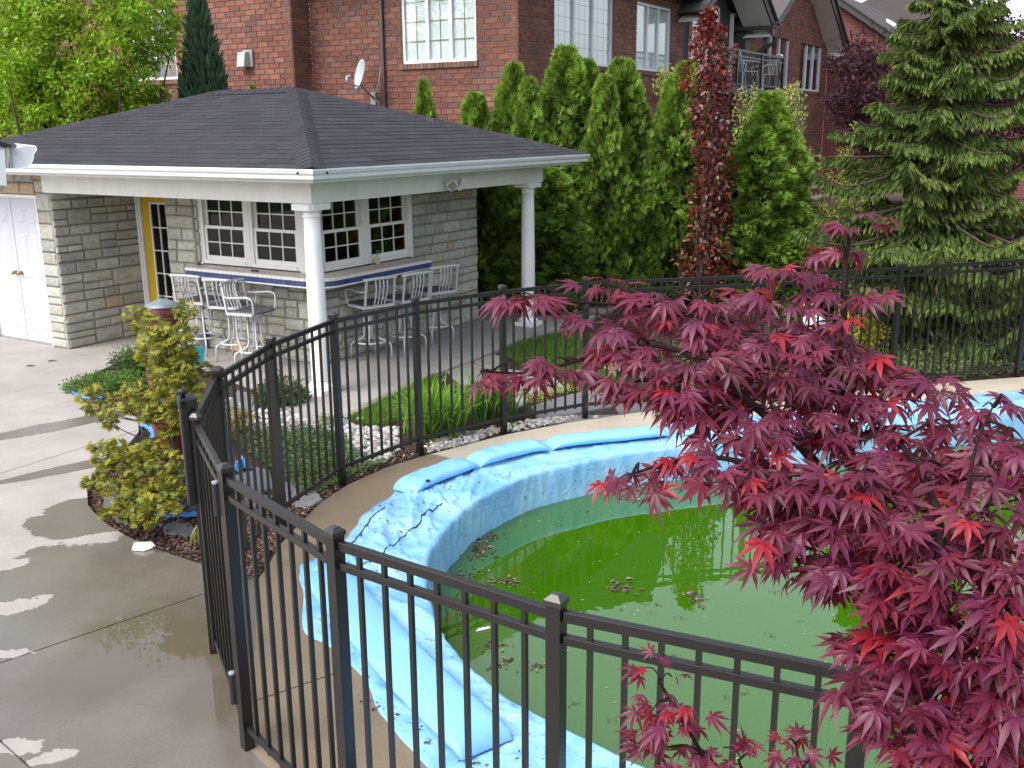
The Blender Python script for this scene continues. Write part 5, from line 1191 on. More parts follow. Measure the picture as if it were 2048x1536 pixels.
# plum and weeping trees behind the spruce and hedge
bx = AY(1870, 330, 19)
broadleaf('plum_tree', 'dark purple leaved plum tree behind the spruce', (bx[0], 19.0, 0), [(1730, 190, 70, 90, 18.6, .8, 60, .22), (1860, 160, 200, 120, 19.3, 1.0, 110, .26), (2000, 200, 70, 130, 18.8, .8, 70, .25), (1760, 260, 80, 50, 18.6, .6, 28, .2), (1990, 60, 60, 40, 19, .6, 22, .2), (2080, 200, 60, 150, 19, .6, 40, .25)], 60, .085, (.045, .016, .024), 30, .07)
bx = AY(1530, 420, 19.5)
wt = broadleaf('weeping_tree', 'pale yellow green weeping tree behind the pointed arborvitae', (bx[0], 19.5, 0), [(1520, 215, 60, 30, 19.3, .4, 18, .16), (1590, 260, 30, 60, 19.2, .4, 18, .14), (1500, 260, 45, 60, 19.3, .4, 24, .15), (1610, 320, 14, 30, 19.2, .2, 7, .10), (1575, 185, 30, 14, 19.2, .2, 7, .10), (1330, 165, 35, 25, 18.9, .3, 12, .12)], 40, .07, (.30, .34, .10), 22, .035, hang=1.2, flat_=1.5)
mb = MB()
for p_ in ([(1560, 180), (1582, 200), (1594, 235), (1602, 262)], [(1590, 300), (1612, 330), (1622, 352)], [(1585, 300), (1600, 335), (1606, 350)], [(1470, 215), (1456, 250), (1452, 290)]):
    P = [AY(u, v, 19.2) - np.array([bx[0], 19.5, 0]) for u, v in p_]; mb.tube(smooth_path(P, 4), .010, 5)
mb.build('weeping_branches', M['greywood'], wt)
# ---- dark red columnar beech
tb = AY(1425, 14, 15.3); n = 3900; t_ = rng.random(n); az = rng.random(n) * 6.283; Hb = tb[2]
rr_ = .42 * (.62 + .38 * np.sin(t_ * 9 + 1.0) * .35 + .3 * (1 - t_)) * np.clip((1 - t_) * 6 + .25, 0, 1) * rng.random(n) ** .45 * (1 + .25 * np.sin(az * 3 + t_ * 31))
pos = np.c_[rr_ * np.cos(az) + .10 * np.sin(t_ * 5) + .08 * t_, rr_ * np.sin(az), .25 + t_ * (Hb - .25)]; out = np.c_[np.cos(az), np.sin(az), np.zeros(n)]
cc = np.where((rng.random(n) < .25 + .4 * (t_ > .72))[:, None], colvar((.16, .014, .010), n), np.where((rng.random(n) < .25)[:, None], colvar((.16, .085, .055), n), colvar((.085, .016, .013), n)))  # some leaves have a brownish pink sheen put into their colour
rb = thing('red_column_tree', 'narrow dark red columnar beech standing in front of the green hedge', 'tree', (tb[0], 15.3, 0))
foliage('crown', M['redleaf'], [scatter(LEAF_V, LEAF_F, pos, out * .7 + np.array([0, 0, -.25]) + rng.normal(size=(n, 3)) * .6, np.array([0, 0, .5]) + out * .6 + rng.normal(size=(n, 3)) * .5, rng.uniform(.07, .115, n), cc)], rb)
limbs((0, 0, 0), [(.10 * math.sin(t * 5) + .08 * t + random.uniform(-.25, .25) * (1.1 - t), random.uniform(-.25, .25) * (1.1 - t), .25 + t * (Hb - .3)) for t in np.linspace(.2, 1, 26)], .035, rb, M['bark'], fork=.6)
# ---- tall spruce
sp = np.array([AY(1872, 300, 12.9)[0], 12.9, 0.0]); HT = 5.5; st = thing('spruce_tree', 'tall drooping green spruce with light new tips behind the far fence', 'tree', sp)
mb = MB(); mb.tube([(0, 0, -.05), (.02, 0, 2), (-.02, .02, 4), (0, 0, HT)], [.11, .085, .05, .012], 8); mb.build('trunk', M['bark'], st, True)
bb = MB(); P_, X_, N_, S_, C_, Tt = [], [], [], [], [], []
z = .35; k = 0
while z < HT - .08:
    fr = 1 - z / HT; Lb = .12 + 1.75 * fr ** .82; nb = 9 if z > 1.2 else 7
    for j in range(nb):
        a = k * 2.4 + j * 2 * math.pi / nb + random.uniform(-.5, .5); z_ = z + random.uniform(-.12, .12); l = Lb * random.choice((.5, .72, .85, .95, 1.05, 1.18)) * random.uniform(.9, 1.08); d = np.array([math.cos(a), math.sin(a), 0]); droop = random.uniform(.05, .5) * (.5 + .6 * fr)
        B = [np.array([0, 0, z_]) + d * l * t - np.array([0, 0, 1]) * l * droop * (1.5 * t - .75 * t * t * 1.1) for t in (0, .25, .5, .75, 1)]; B[-1] = B[-1] + np.array([0, 0, random.uniform(.0, .22) * l])
        B = smooth_path(B, 3); bb.tube(B, [.018 * l / 1.5 * (1 - .8 * i / (len(B) - 1)) + .003 for i in range(len(B))], 4, caps=False)
        side = np.array([-d[1], d[0], 0]); nt = int(60 + 195 * l); 
        for q in range(nt):
            t = random.random() ** .75 * .98 + .02; i = min(int(t * (len(B) - 1)), len(B) - 2); f_ = t * (len(B) - 1) - i; p = np.asarray(B[i]) * (1 - f_) + np.asarray(B[i + 1]) * f_
            s_ = random.choice((-1, 1)); sp_ = (1 - t) * .30 * l + .05; off = side * s_ * random.random() * sp_; hang = -abs(random.gauss(0, .8)) - .45
            dirv = d * random.uniform(.3, .9) + side * s_ * random.uniform(.2, .9) + np.array([0, 0, hang]); pp = p + off + np.array([0, 0, -abs(np.linalg.norm(off)) * .55])
            P_.append(pp); X_.append(dirv); N_.append((random.gauss(0, 1), random.gauss(0, 1), 1)); S_.append(random.uniform(.085, .17) * (.75 + .35 * fr)); C_.append(random.uniform(.55, 1.2)); Tt.append(random.random())
    z += .19 + .05 * fr; k += 1
bb.build('branches', M['bark'], st); n = len(P_); C_ = np.array(C_)[:, None]; tipc = np.where((np.array(Tt) < .55)[:, None], np.array([[.24, .30, .06]]), np.array([[.12, .18, .04]])) * C_
foliage('crown', M['needle'], [scatter(SPR_V, SPR_F, np.array(P_), np.array(X_), np.array(N_), np.array(S_), np.array([[.060, .105, .026]]) * C_, SPR_T, tipc)], st)
# ---- shrubs and flower clumps
def shrub(name, label, uv, z0, rx, rz, ncl, per, leaf, col, cr_=.10, cat='shrub', mt='leafgreen', group=None, template=(LEAF_V, LEAF_F), tipw=None, tip=None, hang=0.0, flat_=.8, yy=None):
    g = G(*uv, z0) if yy is None else AY(uv[0], uv[1], yy); g = np.array([g[0], g[1], z0]); t = thing(name, label, cat, g, 0, group); C_ = []
    for _ in range(ncl):
        d = unit(1)[0] * random.random() ** .35; C_.append((d[0] * rx, d[1] * rx, abs(d[2]) * rz + .05))
    ntot = ncl * per; foliage('foliage', M[mt], [clump_crown(C_, [cr_ * random.uniform(.7, 1.3) for _ in C_], per, leaf, col, template=template, tipw=tipw, tip=(colvar(tip, ntot, .25) if tip is not None else None), hang=hang, flat_=flat_)], t)
    limbs((0, 0, 0), [C_[i] for i in random.sample(range(ncl), min(14, ncl))], .010, t, M['bark'], 'stem'); return t
shrub('yellow_shrub', 'large loose yellow green shrub between the hedge and the spruce', (1665, 590), 0, .95, 2.0, 75, 55, .055, (.24, .28, .05), .17, yy=16.2)
shrub('yellow_shrub', 'golden tipped shrub at the left foot of the spruce', (1740, 590), 0, .55, 1.35, 45, 50, .055, (.33, .33, .035), .14, yy=14.6)
shrub('golden_spirea', 'low golden yellow shrub just behind the far fence', (1712, 700), 0, .42, .42, 40, 40, .05, (.42, .40, .05), .10)
shrub('lavender_bush', 'grey green bushy clump beside the foot of the near white column', (562, 808), -.03, .26, .26, 45, 30, .07, (.10, .15, .06), .07, template=(SPR_V, SPR_F), tipw=SPR_T, tip=(.16, .22, .09))
shrub('hosta', 'variegated green and cream hosta beside the lawn light', (1248, 745), -.02, .20, .10, 18, 14, .13, (.20, .28, .06), .08, tipw=[.2, .9, .7, .9, .1], tip=(.62, .60, .40))
shrub('small_barberry', 'small orange and yellow shrub showing through the fence corner', (478, 868), -.03, .20, .20, 24, 36, .035, (.34, .26, .04), .06)
hm = shrub('herb_mound', 'low bright green herb mound spreading at the tip of the planting bed', (215, 778), -.02, .42, .10, 70, 46, .035, (.10, .19, .035), .08, template=(LEAF_V, LEAF_F))
shrub('herb_mound', 'taller grey green herb clump next to the brown clay chimney', (268, 745), -.02, .26, .24, 40, 40, .05, (.13, .21, .07), .08, template=(SPR_V, SPR_F))
# green branch tips off to one side of the arborvitae
tt = AY(1690, 265, 17.0); yt = thing('young_shrub', 'thin upright yellow green shoots rising in front of the darker brick house', 'shrub', (tt[0], 17.0, 0)); C_ = []; mb = MB()
for (u, v0, v1) in ((1700, 262, 420), (1680, 300, 430), (1650, 315, 440), (1716, 330, 440), (1735, 350, 450)):
    a_, b_ = AY(u, v0, 17.0) - np.array([tt[0], 17, 0]), AY(u - 6, v1, 17.0) - np.array([tt[0], 17, 0]); mb.tube([b_, (a_ + b_) / 2 + rng.normal(size=3) * .03, a_], [.012, .009, .004], 5)
    for q in np.linspace(0, 1, int((v1 - v0) / 9)): C_.append(a_ + (b_ - a_) * q + rng.normal(size=3) * .05)
mb.build('stem', M['bark'], yt); foliage('foliage', M['leafgreen'], [clump_crown(C_, [.07] * len(C_), 16, .06, (.24, .30, .05))], yt)
def blades(name, label, uv, n, Lr, col, parent_z=-.03, spread=.12, cat='plant', wide=.016, group=None):
    g = G(*uv, parent_z); t = thing(name, label, cat, (g[0], g[1], parent_z), 0, group); V_, F_, C_ = [], [], []; o = 0
    for i in range(n):
        a = rng.random() * 6.283; l = rng.uniform(*Lr); lean = rng.uniform(.25, 1.1); b = np.array([rng.normal() * spread, rng.normal() * spread, 0]); d = np.array([math.cos(a), math.sin(a), 0]); s_ = np.array([-d[1], d[0], 0]); c = np.asarray(col) * rng.uniform(.6, 1.35)
        for k in range(6):
            q = k / 5; p = b + d * l * lean * (q ** 1.5) * .8 + np.array([0, 0, 1]) * l * (q * 1.05 - lean * .55 * q ** 2.4); w_ = wide * (1 - q ** 2.2) * .5 + .0008
            V_ += [p - s_ * w_, p + s_ * w_]; C_ += [c * (.55 + .6 * q)] * 2
            if k < 5: F_.append((o + 2 * k, o + 2 * k + 1, o + 2 * k + 3, o + 2 * k + 2))
        o += 12
    me = fast_mesh('leaf_blades', V_, np.array(F_), np.array(C_), 'POINT', True); me.materials.append(M['leafgreen']); obj('leaf_blades', me, None, t); return t
blades('daylily', 'larger clump of arching bright green strap leaves behind the fence', (868, 868), 380, (.42, .70), (.17, .33, .025), spread=.10)
blades('daylily', 'second clump of arching strap leaves beside the fence post right of the larger one', (985, 836), 340, (.38, .64), (.14, .29, .03), spread=.11)
blades('iris_clump', 'small pale strap leaved plant at the edge of the mulch by the gate', (400, 1085), 30, (.10, .22), (.28, .30, .10), spread=.05, wide=.012)
# ================================================================== planting bed details
def pix_poly(pts, z=0): return [xy(G(u, v, z)) for u, v in pts]
def fold2(p, f): return mnoise.noise(Vector((p[0] * f, p[1] * f, 1.7)))
# lawn
LAWN1 = pix_poly([(690, 842), (730, 815), (770, 795), (830, 768), (868, 752), (880, 765), (850, 800), (815, 835), (770, 852), (720, 850), (700, 838)], -.03)
LAWN2 = pix_poly([(1012, 694), (1064, 671), (1140, 664), (1215, 680), (1262, 730), (1245, 765), (1200, 775), (1140, 778), (1115, 752), (1050, 735), (1015, 715)], -.03)
flat('lawn_ground', LAWN1, -.035, mat('lawn_soil', (.05, .075, .02), .95, .1, .3, 12)); flat('lawn_ground', LAWN2, -.035, bpy.data.materials['lawn_soil'])
def grass(name, poly, n, h, col, z=-.035, amp=.35):
    p = rand_in(poly, n); V_ = np.c_[p, np.full(n, z)]; a = rng.random(n) * 6.283; hh = rng.uniform(*h, n); side = np.c_[np.cos(a), np.sin(a), np.zeros(n)] * .004; tip = V_ + np.c_[rng.normal(size=(n, 2)) * hh[:, None] * .35, hh]
    v = np.stack([V_ - side, V_ + side, tip], 1).reshape(-1, 3); f = np.arange(3 * n).reshape(n, 3); c = colvar(col, n, amp, .1); cc = np.stack([c * .6, c * .6, c * 1.2], 1).reshape(-1, 3)
    me = fast_mesh(name, v, f, cc, 'POINT'); me.materials.append(M['leafgreen']); o = obj(name, me); o['kind'] = 'stuff'; return o
grass('lawn_grass', LAWN1, 7000, (.03, .085), (.14, .24, .03)); grass('lawn_grass', LAWN2, 8500, (.03, .08), (.125, .23, .028))
# river pebbles
PEB = [pix_poly(q, -.04) for q in ([(455, 800), (520, 800), (560, 822), (640, 850), (690, 846), (720, 856), (770, 858), (800, 862), (800, 900), (770, 925), (720, 935), (700, 905), (690, 880), (640, 862), (560, 866), (500, 872), (455, 850)],
       [(850, 892), (900, 868), (960, 862), (1040, 846), (1120, 832), (1165, 832), (1130, 845), (1050, 860), (1000, 868), (920, 892), (860, 908)])]
ico = bmesh.new(); bmesh.ops.create_icosphere(ico, subdivisions=1, radius=1); iv = np.array([v.co[:] for v in ico.verts]); if_ = np.array([[v.index for v in f.verts] for f in ico.faces]); ico.free()
def pebcol(): return tuple(np.array(random.choices([(.62, .59, .55), (.50, .47, .44), (.40, .385, .37), (.56, .47, .40), (.28, .27, .27), (.68, .66, .64)], [4, 3, 3, 1.5, 1.5, 3])[0]) * random.uniform(.5, .78))
PV = []
for i in range(14):
    v = iv * (1 + rng.uniform(-.16, .16, (len(iv), 1))) * np.array([1, rng.uniform(.62, .9), rng.uniform(.42, .65)]); me = fast_mesh('pebble', v, if_, np.repeat([pebcol()], len(if_), 0), 'FACE', True); me.materials.append(M['pebble']); PV.append(me)
bed = thing('pebble_bed', None, None); bed['kind'] = 'structure'; PB = []
for poly, n, s in ((PEB[0], 1500, (.018, .052)), (PEB[1], 520, (.014, .034))):
    for p in rand_in(poly, n): PB.append((p[0], p[1], random.uniform(*s) * (1.3 if random.random() < .1 else 1)))
for u, v, s in ((663, 845, .06), (690, 852, .085), (700, 868, .07), (722, 842, .05), (655, 838, .055), (975, 848, .05), (1192, 838, .05), (690, 835, .06), (985, 858, .05)): q = G(u, v, -.04); PB.append((q[0], q[1], s))
PB.sort(key=lambda q: -q[2] / math.hypot(q[0], q[1])); rest = []
for i, (x, y, s) in enumerate(PB):
    me = random.choice(PV); m4 = Matrix.Translation((x, y, -.045 + s * .3 + random.uniform(0, .012))) @ Matrix.Rotation(random.random() * 6.28, 4, 'Z') @ Matrix.Rotation(random.uniform(-.3, .3), 4, 'X') @ Matrix.Scale(s, 4)
    if i < 300: o = link(bpy.data.objects.new('pebble', me), bed); o.matrix_local = m4
    else:
        co = np.array([(m4 @ v_.co)[:] for v_ in me.vertices]); rest.append((co, if_, np.repeat([pebcol()], len(if_), 0)))
V_, F_, C_ = [], [], []; o_ = 0
for co, f, c in rest: V_.append(co); F_.append(f + o_); C_.append(c); o_ += len(co)
me = fast_mesh('pebbles', np.concatenate(V_), np.concatenate(F_), np.concatenate(C_), 'FACE', True); me.materials.append(M['pebble']); o = obj('pebbles', me, None, bed); o['kind'] = 'stuff'
# creeping ground cover
def cover_plants(name, poly, n, leaf, col, zr=(-.04, .05), tip=None):
    p = rand_in(poly, n); z = rng.uniform(*zr, n) * (.6 + .4 * np.array([fold2(q, 3) + 1 for q in p])); pos = np.c_[p, z]; d = unit(n); X = d * np.array([1, 1, .3]) + np.array([0, 0, .35]); N = np.array([0, 0, 1.0]) + rng.normal(size=(n, 3)) * .5
    cl = np.array([.75 + .5 * (fold2(q, 5) + .5) for q in p])[:, None]
    v, f, c = scatter(LEAF_V, LEAF_F, pos, X, N, rng.uniform(.7, 1.3, n) * leaf, colvar(col, n, .35, .12) * cl); me = fast_mesh(name, v, f, c, 'POINT'); me.materials.append(M['leafgreen']); o = obj(name, me); o['kind'] = 'stuff'; return o
GC1 = pix_poly([(470, 880), (500, 868), (560, 862), (640, 862), (690, 878), (705, 905), (745, 930), (780, 930), (700, 962), (650, 990), (610, 995), (560, 960), (520, 930), (480, 905)], -.04)
cover_plants('creeping_ground_cover', GC1, 6500, .034, (.10, .16, .05))
cover_plants('creeping_ground_cover', pix_poly([(640, 842), (700, 846), (690, 858), (640, 858)], -.04), 500, .03, (.14, .20, .04))
cover_plants('bright_moss', pix_poly([(1055, 800), (1110, 778), (1200, 770), (1215, 780), (1120, 792), (1060, 812)], -.04), 700, .03, (.26, .32, .04), (-.04, .01)); cover_plants('bright_moss', pix_poly([(1245, 795), (1300, 790), (1320, 812), (1300, 815), (1270, 805)], -.04), 350, .03, (.26, .32, .04), (-.04, .01))
GC2 = pix_poly([(1700, 775), (1780, 735), (1860, 700), (1960, 690), (2048, 690), (2048, 748), (1960, 758), (1861, 765), (1760, 776)], -.04)
cover_plants('mixed_ground_cover', GC2, 4200, .055, (.12, .16, .055), (-.04, .09))
cover_plants('mixed_ground_cover', pix_poly([(1290, 700), (1500, 690), (1660, 690), (1700, 720), (1660, 770), (1500, 790), (1330, 790)], -.04), 4000, .05, (.09, .14, .04), (-.04, .08))
# bark chips
def chips(name, poly, n, s, cols, z=-.045):
    p = rand_in(poly, n); pos = np.c_[p, z + rng.random(n) * .02]; tv = [(-.5, -.18, -.06), (.5, -.14, -.06), (.5, .16, -.06), (-.5, .2, -.06), (-.48, -.15, .06), (.46, -.12, .06), (.5, .12, .06), (-.46, .16, .06)]
    tf = [(4, 5, 6, 7), (0, 1, 5, 4), (1, 2, 6, 5), (2, 3, 7, 6), (3, 0, 4, 7)]; c = np.array(cols)[rng.integers(0, len(cols), n)] * rng.uniform(.7, 1.3, (n, 1))
    v, f, c = scatter(tv, tf, pos, unit(n) * np.array([1, 1, .35]), np.array([0, 0, 1.0]) + rng.normal(size=(n, 3)) * .35, rng.uniform(*s, n), c); me = fast_mesh(name, v, f, c, 'POINT'); me.materials.append(M['chips']); o = obj(name, me); o['kind'] = 'stuff'; return o
CH = [(.055, .032, .026), (.08, .045, .035), (.035, .022, .02), (.12, .075, .055), (.16, .11, .08)]
chips('bark_mulch', pix_poly(BED[:13] + [(300, 900), (420, 900), (480, 960), (560, 1000), (620, 1012), (560, 1085)], -.04), 5200, (.018, .06), CH)
chips('bark_mulch', pix_poly([(560, 1085), (605, 1038), (644, 1000), (600, 985), (540, 1000), (500, 1040), (505, 1140)], -.04), 1300, (.015, .05), CH)
chips('bark_mulch', pix_poly([(640, 1003), (700, 965), (780, 930), (850, 908), (830, 895), (760, 915), (690, 945), (630, 985)], -.04), 900, (.012, .04), CH + [(.3, .27, .22)])
chips('bark_mulch', pix_poly([(1085, 655), (1150, 648), (1400, 640), (1640, 660), (1800, 690), (2048, 680), (2048, 640), (1700, 600), (1100, 600), (960, 600), (980, 640)], -.04), 4200, (.04, .11), [(.075, .03, .026), (.05, .022, .02), (.10, .045, .035)])
# flagstones
fp = thing('flagstone_path', None, None); fp['kind'] = 'structure'
def flag(pts, mt, h=.03, z=-.05):
    P = pix_poly(pts, z + h); Q = []
    for i in range(len(P)):
        a, b = np.array(P[i]), np.array(P[(i + 1) % len(P)]); Q += [a, (a + b) / 2 + rng.normal(size=2) * .012]
    mb = MB(); mb.prism(Q, z - .04, z + h, bevel=.010); mb.build('flagstone', M[mt], fp)
flag([(895, 742), (940, 724), (975, 735), (960, 762), (925, 768)], 'paleflag'); flag([(948, 722), (985, 706), (1012, 716), (1010, 732), (980, 736)], 'paleflag'); flag([(965, 765), (980, 740), (1015, 738), (1050, 742), (1050, 775), (1000, 785)], 'paleflag')
flag([(1056, 742), (1100, 752), (1142, 772), (1132, 780), (1060, 790), (1054, 775)], 'paleflag'); flag([(1005, 790), (1052, 780), (1058, 800), (1030, 815), (1000, 812)], 'paleflag')
flag([(1062, 812), (1110, 796), (1178, 780), (1212, 788), (1225, 812), (1150, 826), (1075, 832)], 'slate', .05); flag([(1218, 786), (1262, 790), (1305, 806), (1310, 820), (1240, 826), (1228, 806)], 'slate', .04); flag([(1070, 838), (1160, 830), (1262, 828), (1300, 822), (1225, 834), (1150, 842), (1100, 848)], 'slate', .02)
flag([(560, 962), (600, 958), (640, 988), (646, 998), (610, 1016), (575, 1010)], 'slate'); flag([(452, 805), (475, 780), (505, 788), (520, 808), (500, 826), (465, 838)], 'slate', .06); flag([(470, 920), (540, 940), (545, 975), (500, 985), (470, 960)], 'slate'); flag([(315, 1048), (345, 1042), (382, 1046), (392, 1062), (375, 1072), (330, 1066)], 'slate', .03)
# rocks by the golden shrub
def rock(label, pts, h, tilt=(0, 0)):
    P = np.array(pix_poly(pts, -.04)); c = P.mean(0); t = MB(); Q = (P - c); n_ = len(Q); vs = [(q[0], q[1], 0) for q in Q] + [(q[0] * .85 + random.uniform(-.01, .01), q[1] * .85, h * random.uniform(.7, 1.05)) for q in Q] + [(random.uniform(-.02, .02), 0, h * 1.08)]
    ar = sum(Q[i][0] * Q[(i + 1) % n_][1] - Q[(i + 1) % n_][0] * Q[i][1] for i in range(n_)); fs = [(i, (i + 1) % n_, n_ + (i + 1) % n_, n_ + i) for i in range(n_)] + [(n_ + i, n_ + (i + 1) % n_, 2 * n_) for i in range(n_)]
    if ar < 0: fs = [f[::-1] for f in fs]
    t.add(vs, fs); o = t.build('garden_rock', M['darkrock']); o.location = (c[0], c[1], -.05); o.rotation_euler = (*tilt, 0); return tag(o, label, 'rock', 'dark rocks in the planting bed')
rock('dark upright rock at the left edge of the mulch below the golden shrub', [(205, 1012), (214, 1000), (235, 990), (250, 998), (245, 1018), (222, 1026)], .16, (.1, .3)); rock('grey rock with pale blue stain under the golden shrub', [(240, 1000), (262, 994), (272, 1006), (262, 1018), (244, 1016)], .12)
rock('flat grey rock half covered by the lowest golden sprays', [(222, 1040), (240, 1026), (268, 1028), (276, 1042), (255, 1050), (235, 1050)], .07); rock('dark rock beside the gate above the blue strip', [(350, 1012), (372, 1000), (410, 1002), (420, 1018), (395, 1030), (358, 1028)], .10); rock('low rock near the foot of the fence corner', [(470, 1000), (510, 992), (545, 1008), (530, 1030), (485, 1030)], .08)
# ---- golden hinoki shrub
hb = G(392, 1000, -.04); hk = thing('golden_cypress', 'sprawling golden yellow cypress shrub beside the gate', 'shrub', hb)
PADS = [(275, 628, 24, 17, 7.6), (302, 652, 34, 22, 7.5), (372, 625, 20, 22, 7.4), (352, 662, 40, 20, 7.4), (325, 690, 44, 20, 7.3), (352, 712, 42, 20, 7.3), (345, 742, 45, 24, 7.2), (378, 722, 18, 26, 7.4), (300, 720, 22, 20, 7.6), (362, 775, 32, 18, 7.2), (410, 738, 18, 13, 7.5), (330, 765, 24, 16, 7.5),
        (182, 790, 24, 20, 7.5), (192, 815, 22, 16, 7.4), (238, 800, 34, 16, 7.5), (268, 778, 26, 13, 7.5), (290, 792, 30, 16, 7.4), (255, 818, 26, 12, 7.3), (300, 815, 26, 13, 7.2), (328, 792, 26, 16, 7.2), (215, 832, 20, 12, 7.3), (388, 800, 16, 20, 7.1), (372, 842, 20, 13, 7.1), (330, 828, 16, 9, 7.2), (395, 835, 14, 16, 7.2), (222, 848, 12, 8, 7.3),
        (200, 892, 22, 11, 7.1), (204, 922, 22, 16, 7.0), (245, 925, 28, 16, 7.0), (235, 890, 16, 10, 7.1), (298, 898, 38, 14, 7.0), (330, 922, 36, 18, 6.9), (280, 942, 34, 16, 6.9), (352, 948, 26, 12, 6.9), (190, 962, 24, 14, 6.9), (222, 975, 28, 14, 6.8), (268, 978, 24, 10, 6.8), (270, 1002, 24, 14, 6.7), (298, 1015, 34, 22, 6.6), (290, 1040, 30, 10, 6.5), (352, 980, 24, 12, 6.8),
        (338, 1000, 18, 10, 6.7), (242, 1028, 16, 10, 6.6), (376, 985, 14, 9, 6.8), (214, 1024, 10, 7, 6.6), (252, 960, 20, 10, 6.9), (240, 1012, 14, 9, 6.7), (345, 1018, 14, 8, 6.6)]
pos, Nn, cl, sz = [], [], [], []; CENT = []
PADS += [(318, 830, 24, 12, 7.1), (350, 812, 24, 14, 7.1), (352, 835, 18, 10, 7.1), (300, 838, 20, 9, 7.1), (338, 862, 18, 9, 7.1), (262, 905, 26, 12, 7.0), (312, 985, 26, 12, 6.75), (325, 965, 26, 12, 6.8), (390, 770, 16, 14, 7.2), (330, 728, 26, 16, 7.3), (318, 668, 26, 14, 7.4), (365, 690, 26, 18, 7.3), (366, 750, 26, 14, 7.2), (290, 690, 18, 12, 7.5)]
for u, v, ru, rv, y in PADS:
    c = AY(u, v, y); CENT.append(c - hb); m = int(20 + ru * rv * .13); r = ru / F * y
    for _ in range(m):
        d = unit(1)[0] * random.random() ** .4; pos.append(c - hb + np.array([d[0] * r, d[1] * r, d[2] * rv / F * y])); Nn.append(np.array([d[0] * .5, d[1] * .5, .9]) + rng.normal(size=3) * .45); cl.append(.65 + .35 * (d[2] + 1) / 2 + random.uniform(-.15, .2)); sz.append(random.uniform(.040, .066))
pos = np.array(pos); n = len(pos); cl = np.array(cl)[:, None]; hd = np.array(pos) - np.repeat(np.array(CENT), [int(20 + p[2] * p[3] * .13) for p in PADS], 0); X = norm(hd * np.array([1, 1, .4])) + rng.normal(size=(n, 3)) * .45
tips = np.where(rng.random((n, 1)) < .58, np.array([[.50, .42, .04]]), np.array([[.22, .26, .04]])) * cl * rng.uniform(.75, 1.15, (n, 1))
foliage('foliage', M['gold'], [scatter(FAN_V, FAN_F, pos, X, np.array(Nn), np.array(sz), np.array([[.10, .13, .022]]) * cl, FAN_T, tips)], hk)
mb = MB(); TR = [AY(u, v, y) - hb for u, v, y in ((392, 1000, G(392, 1000, -.04)[1]), (378, 960, 7.35), (352, 900, 7.35), (345, 850, 7.35), (348, 780, 7.35), (345, 720, 7.4), (335, 665, 7.45))]; P = smooth_path(TR, 4); mb.tube(P, [.035 - .026 * i / (len(P) - 1) for i in range(len(P))], 8); mb.build('trunk', M['bark'], hk, True)
mb = MB()
for c in CENT:
    q = np.asarray(min(P[2:], key=lambda p: np.linalg.norm(np.asarray(p) - c) + abs(p[2] - c[2] + .12) * .8)); mid = (q + c) / 2 + np.array([0, 0, -.04]) + rng.normal(size=3) * .03; w_ = smooth_path([q, mid, c], 4); mb.tube(w_, [.010 - .008 * i / (len(w_) - 1) for i in range(len(w_))], 5)
mb.build('branches', M['bark'], hk, True)
# ---- brown clay chimney with a metal lid
cy = 8.5; cb = AY(326, 620, cy); ch = thing('clay_chiminea', 'tall brown clay garden chimney with a grey metal lid, behind the golden shrub', 'chiminea', (cb[0], cy, -.05))
zz = lambda v: AY(325, v, cy)[2] + .05
mb = MB(); mb.lathe([(.12, 0), (.15, .02), (.17, zz(870)), (.20, zz(835)), (.19, zz(805)), (.15, zz(785))], n=28); mb.build('belly', M['redglaze'], ch, True)
rb_ = [(.15, zz(785))]
for k in range(5): v = 772 - k * 12; rb_ += [(.20 - abs(k - 2) * .012, zz(v)), (.185 - abs(k - 2) * .012, zz(v - 8))]
mb = MB(); mb.lathe(rb_ + [(.13, zz(712)), (.085, zz(690))], n=28); mb.build('ribbed_neck', M['clay'], ch, True)
mb = MB(); mb.lathe([(.085, zz(690)), (.09, zz(672)), (.125, zz(655)), (.145, zz(635)), (.148, zz(614)), (.14, zz(612))], n=28); mb.build('bowl', M['redglaze'], ch, True)
mb = MB(); mb.lathe([(.150, zz(613)), (.158, zz(612)), (.156, zz(610)), (.09, zz(603)), (.02, zz(597)), (.012, zz(596))], n=32); lid = mb.build('lid', M['sootgrey'], ch, True)
mb = MB(); mb.lathe([(.012, zz(597)), (.016, zz(594)), (.012, zz(591)), (.004, zz(590))], n=12); mb.build('lid_knob', M['darktrim'], lid, True)
mb = MB(); mb.tube([(.02 + .04 * math.cos(a), -.155 + .012 * math.sin(a * .5), zz(636) + .04 * math.sin(a)) for a in np.linspace(0, 2 * math.pi, 20)], .006, 6, caps=False); mb.build('ring_handle', M['darktrim'], ch, True)
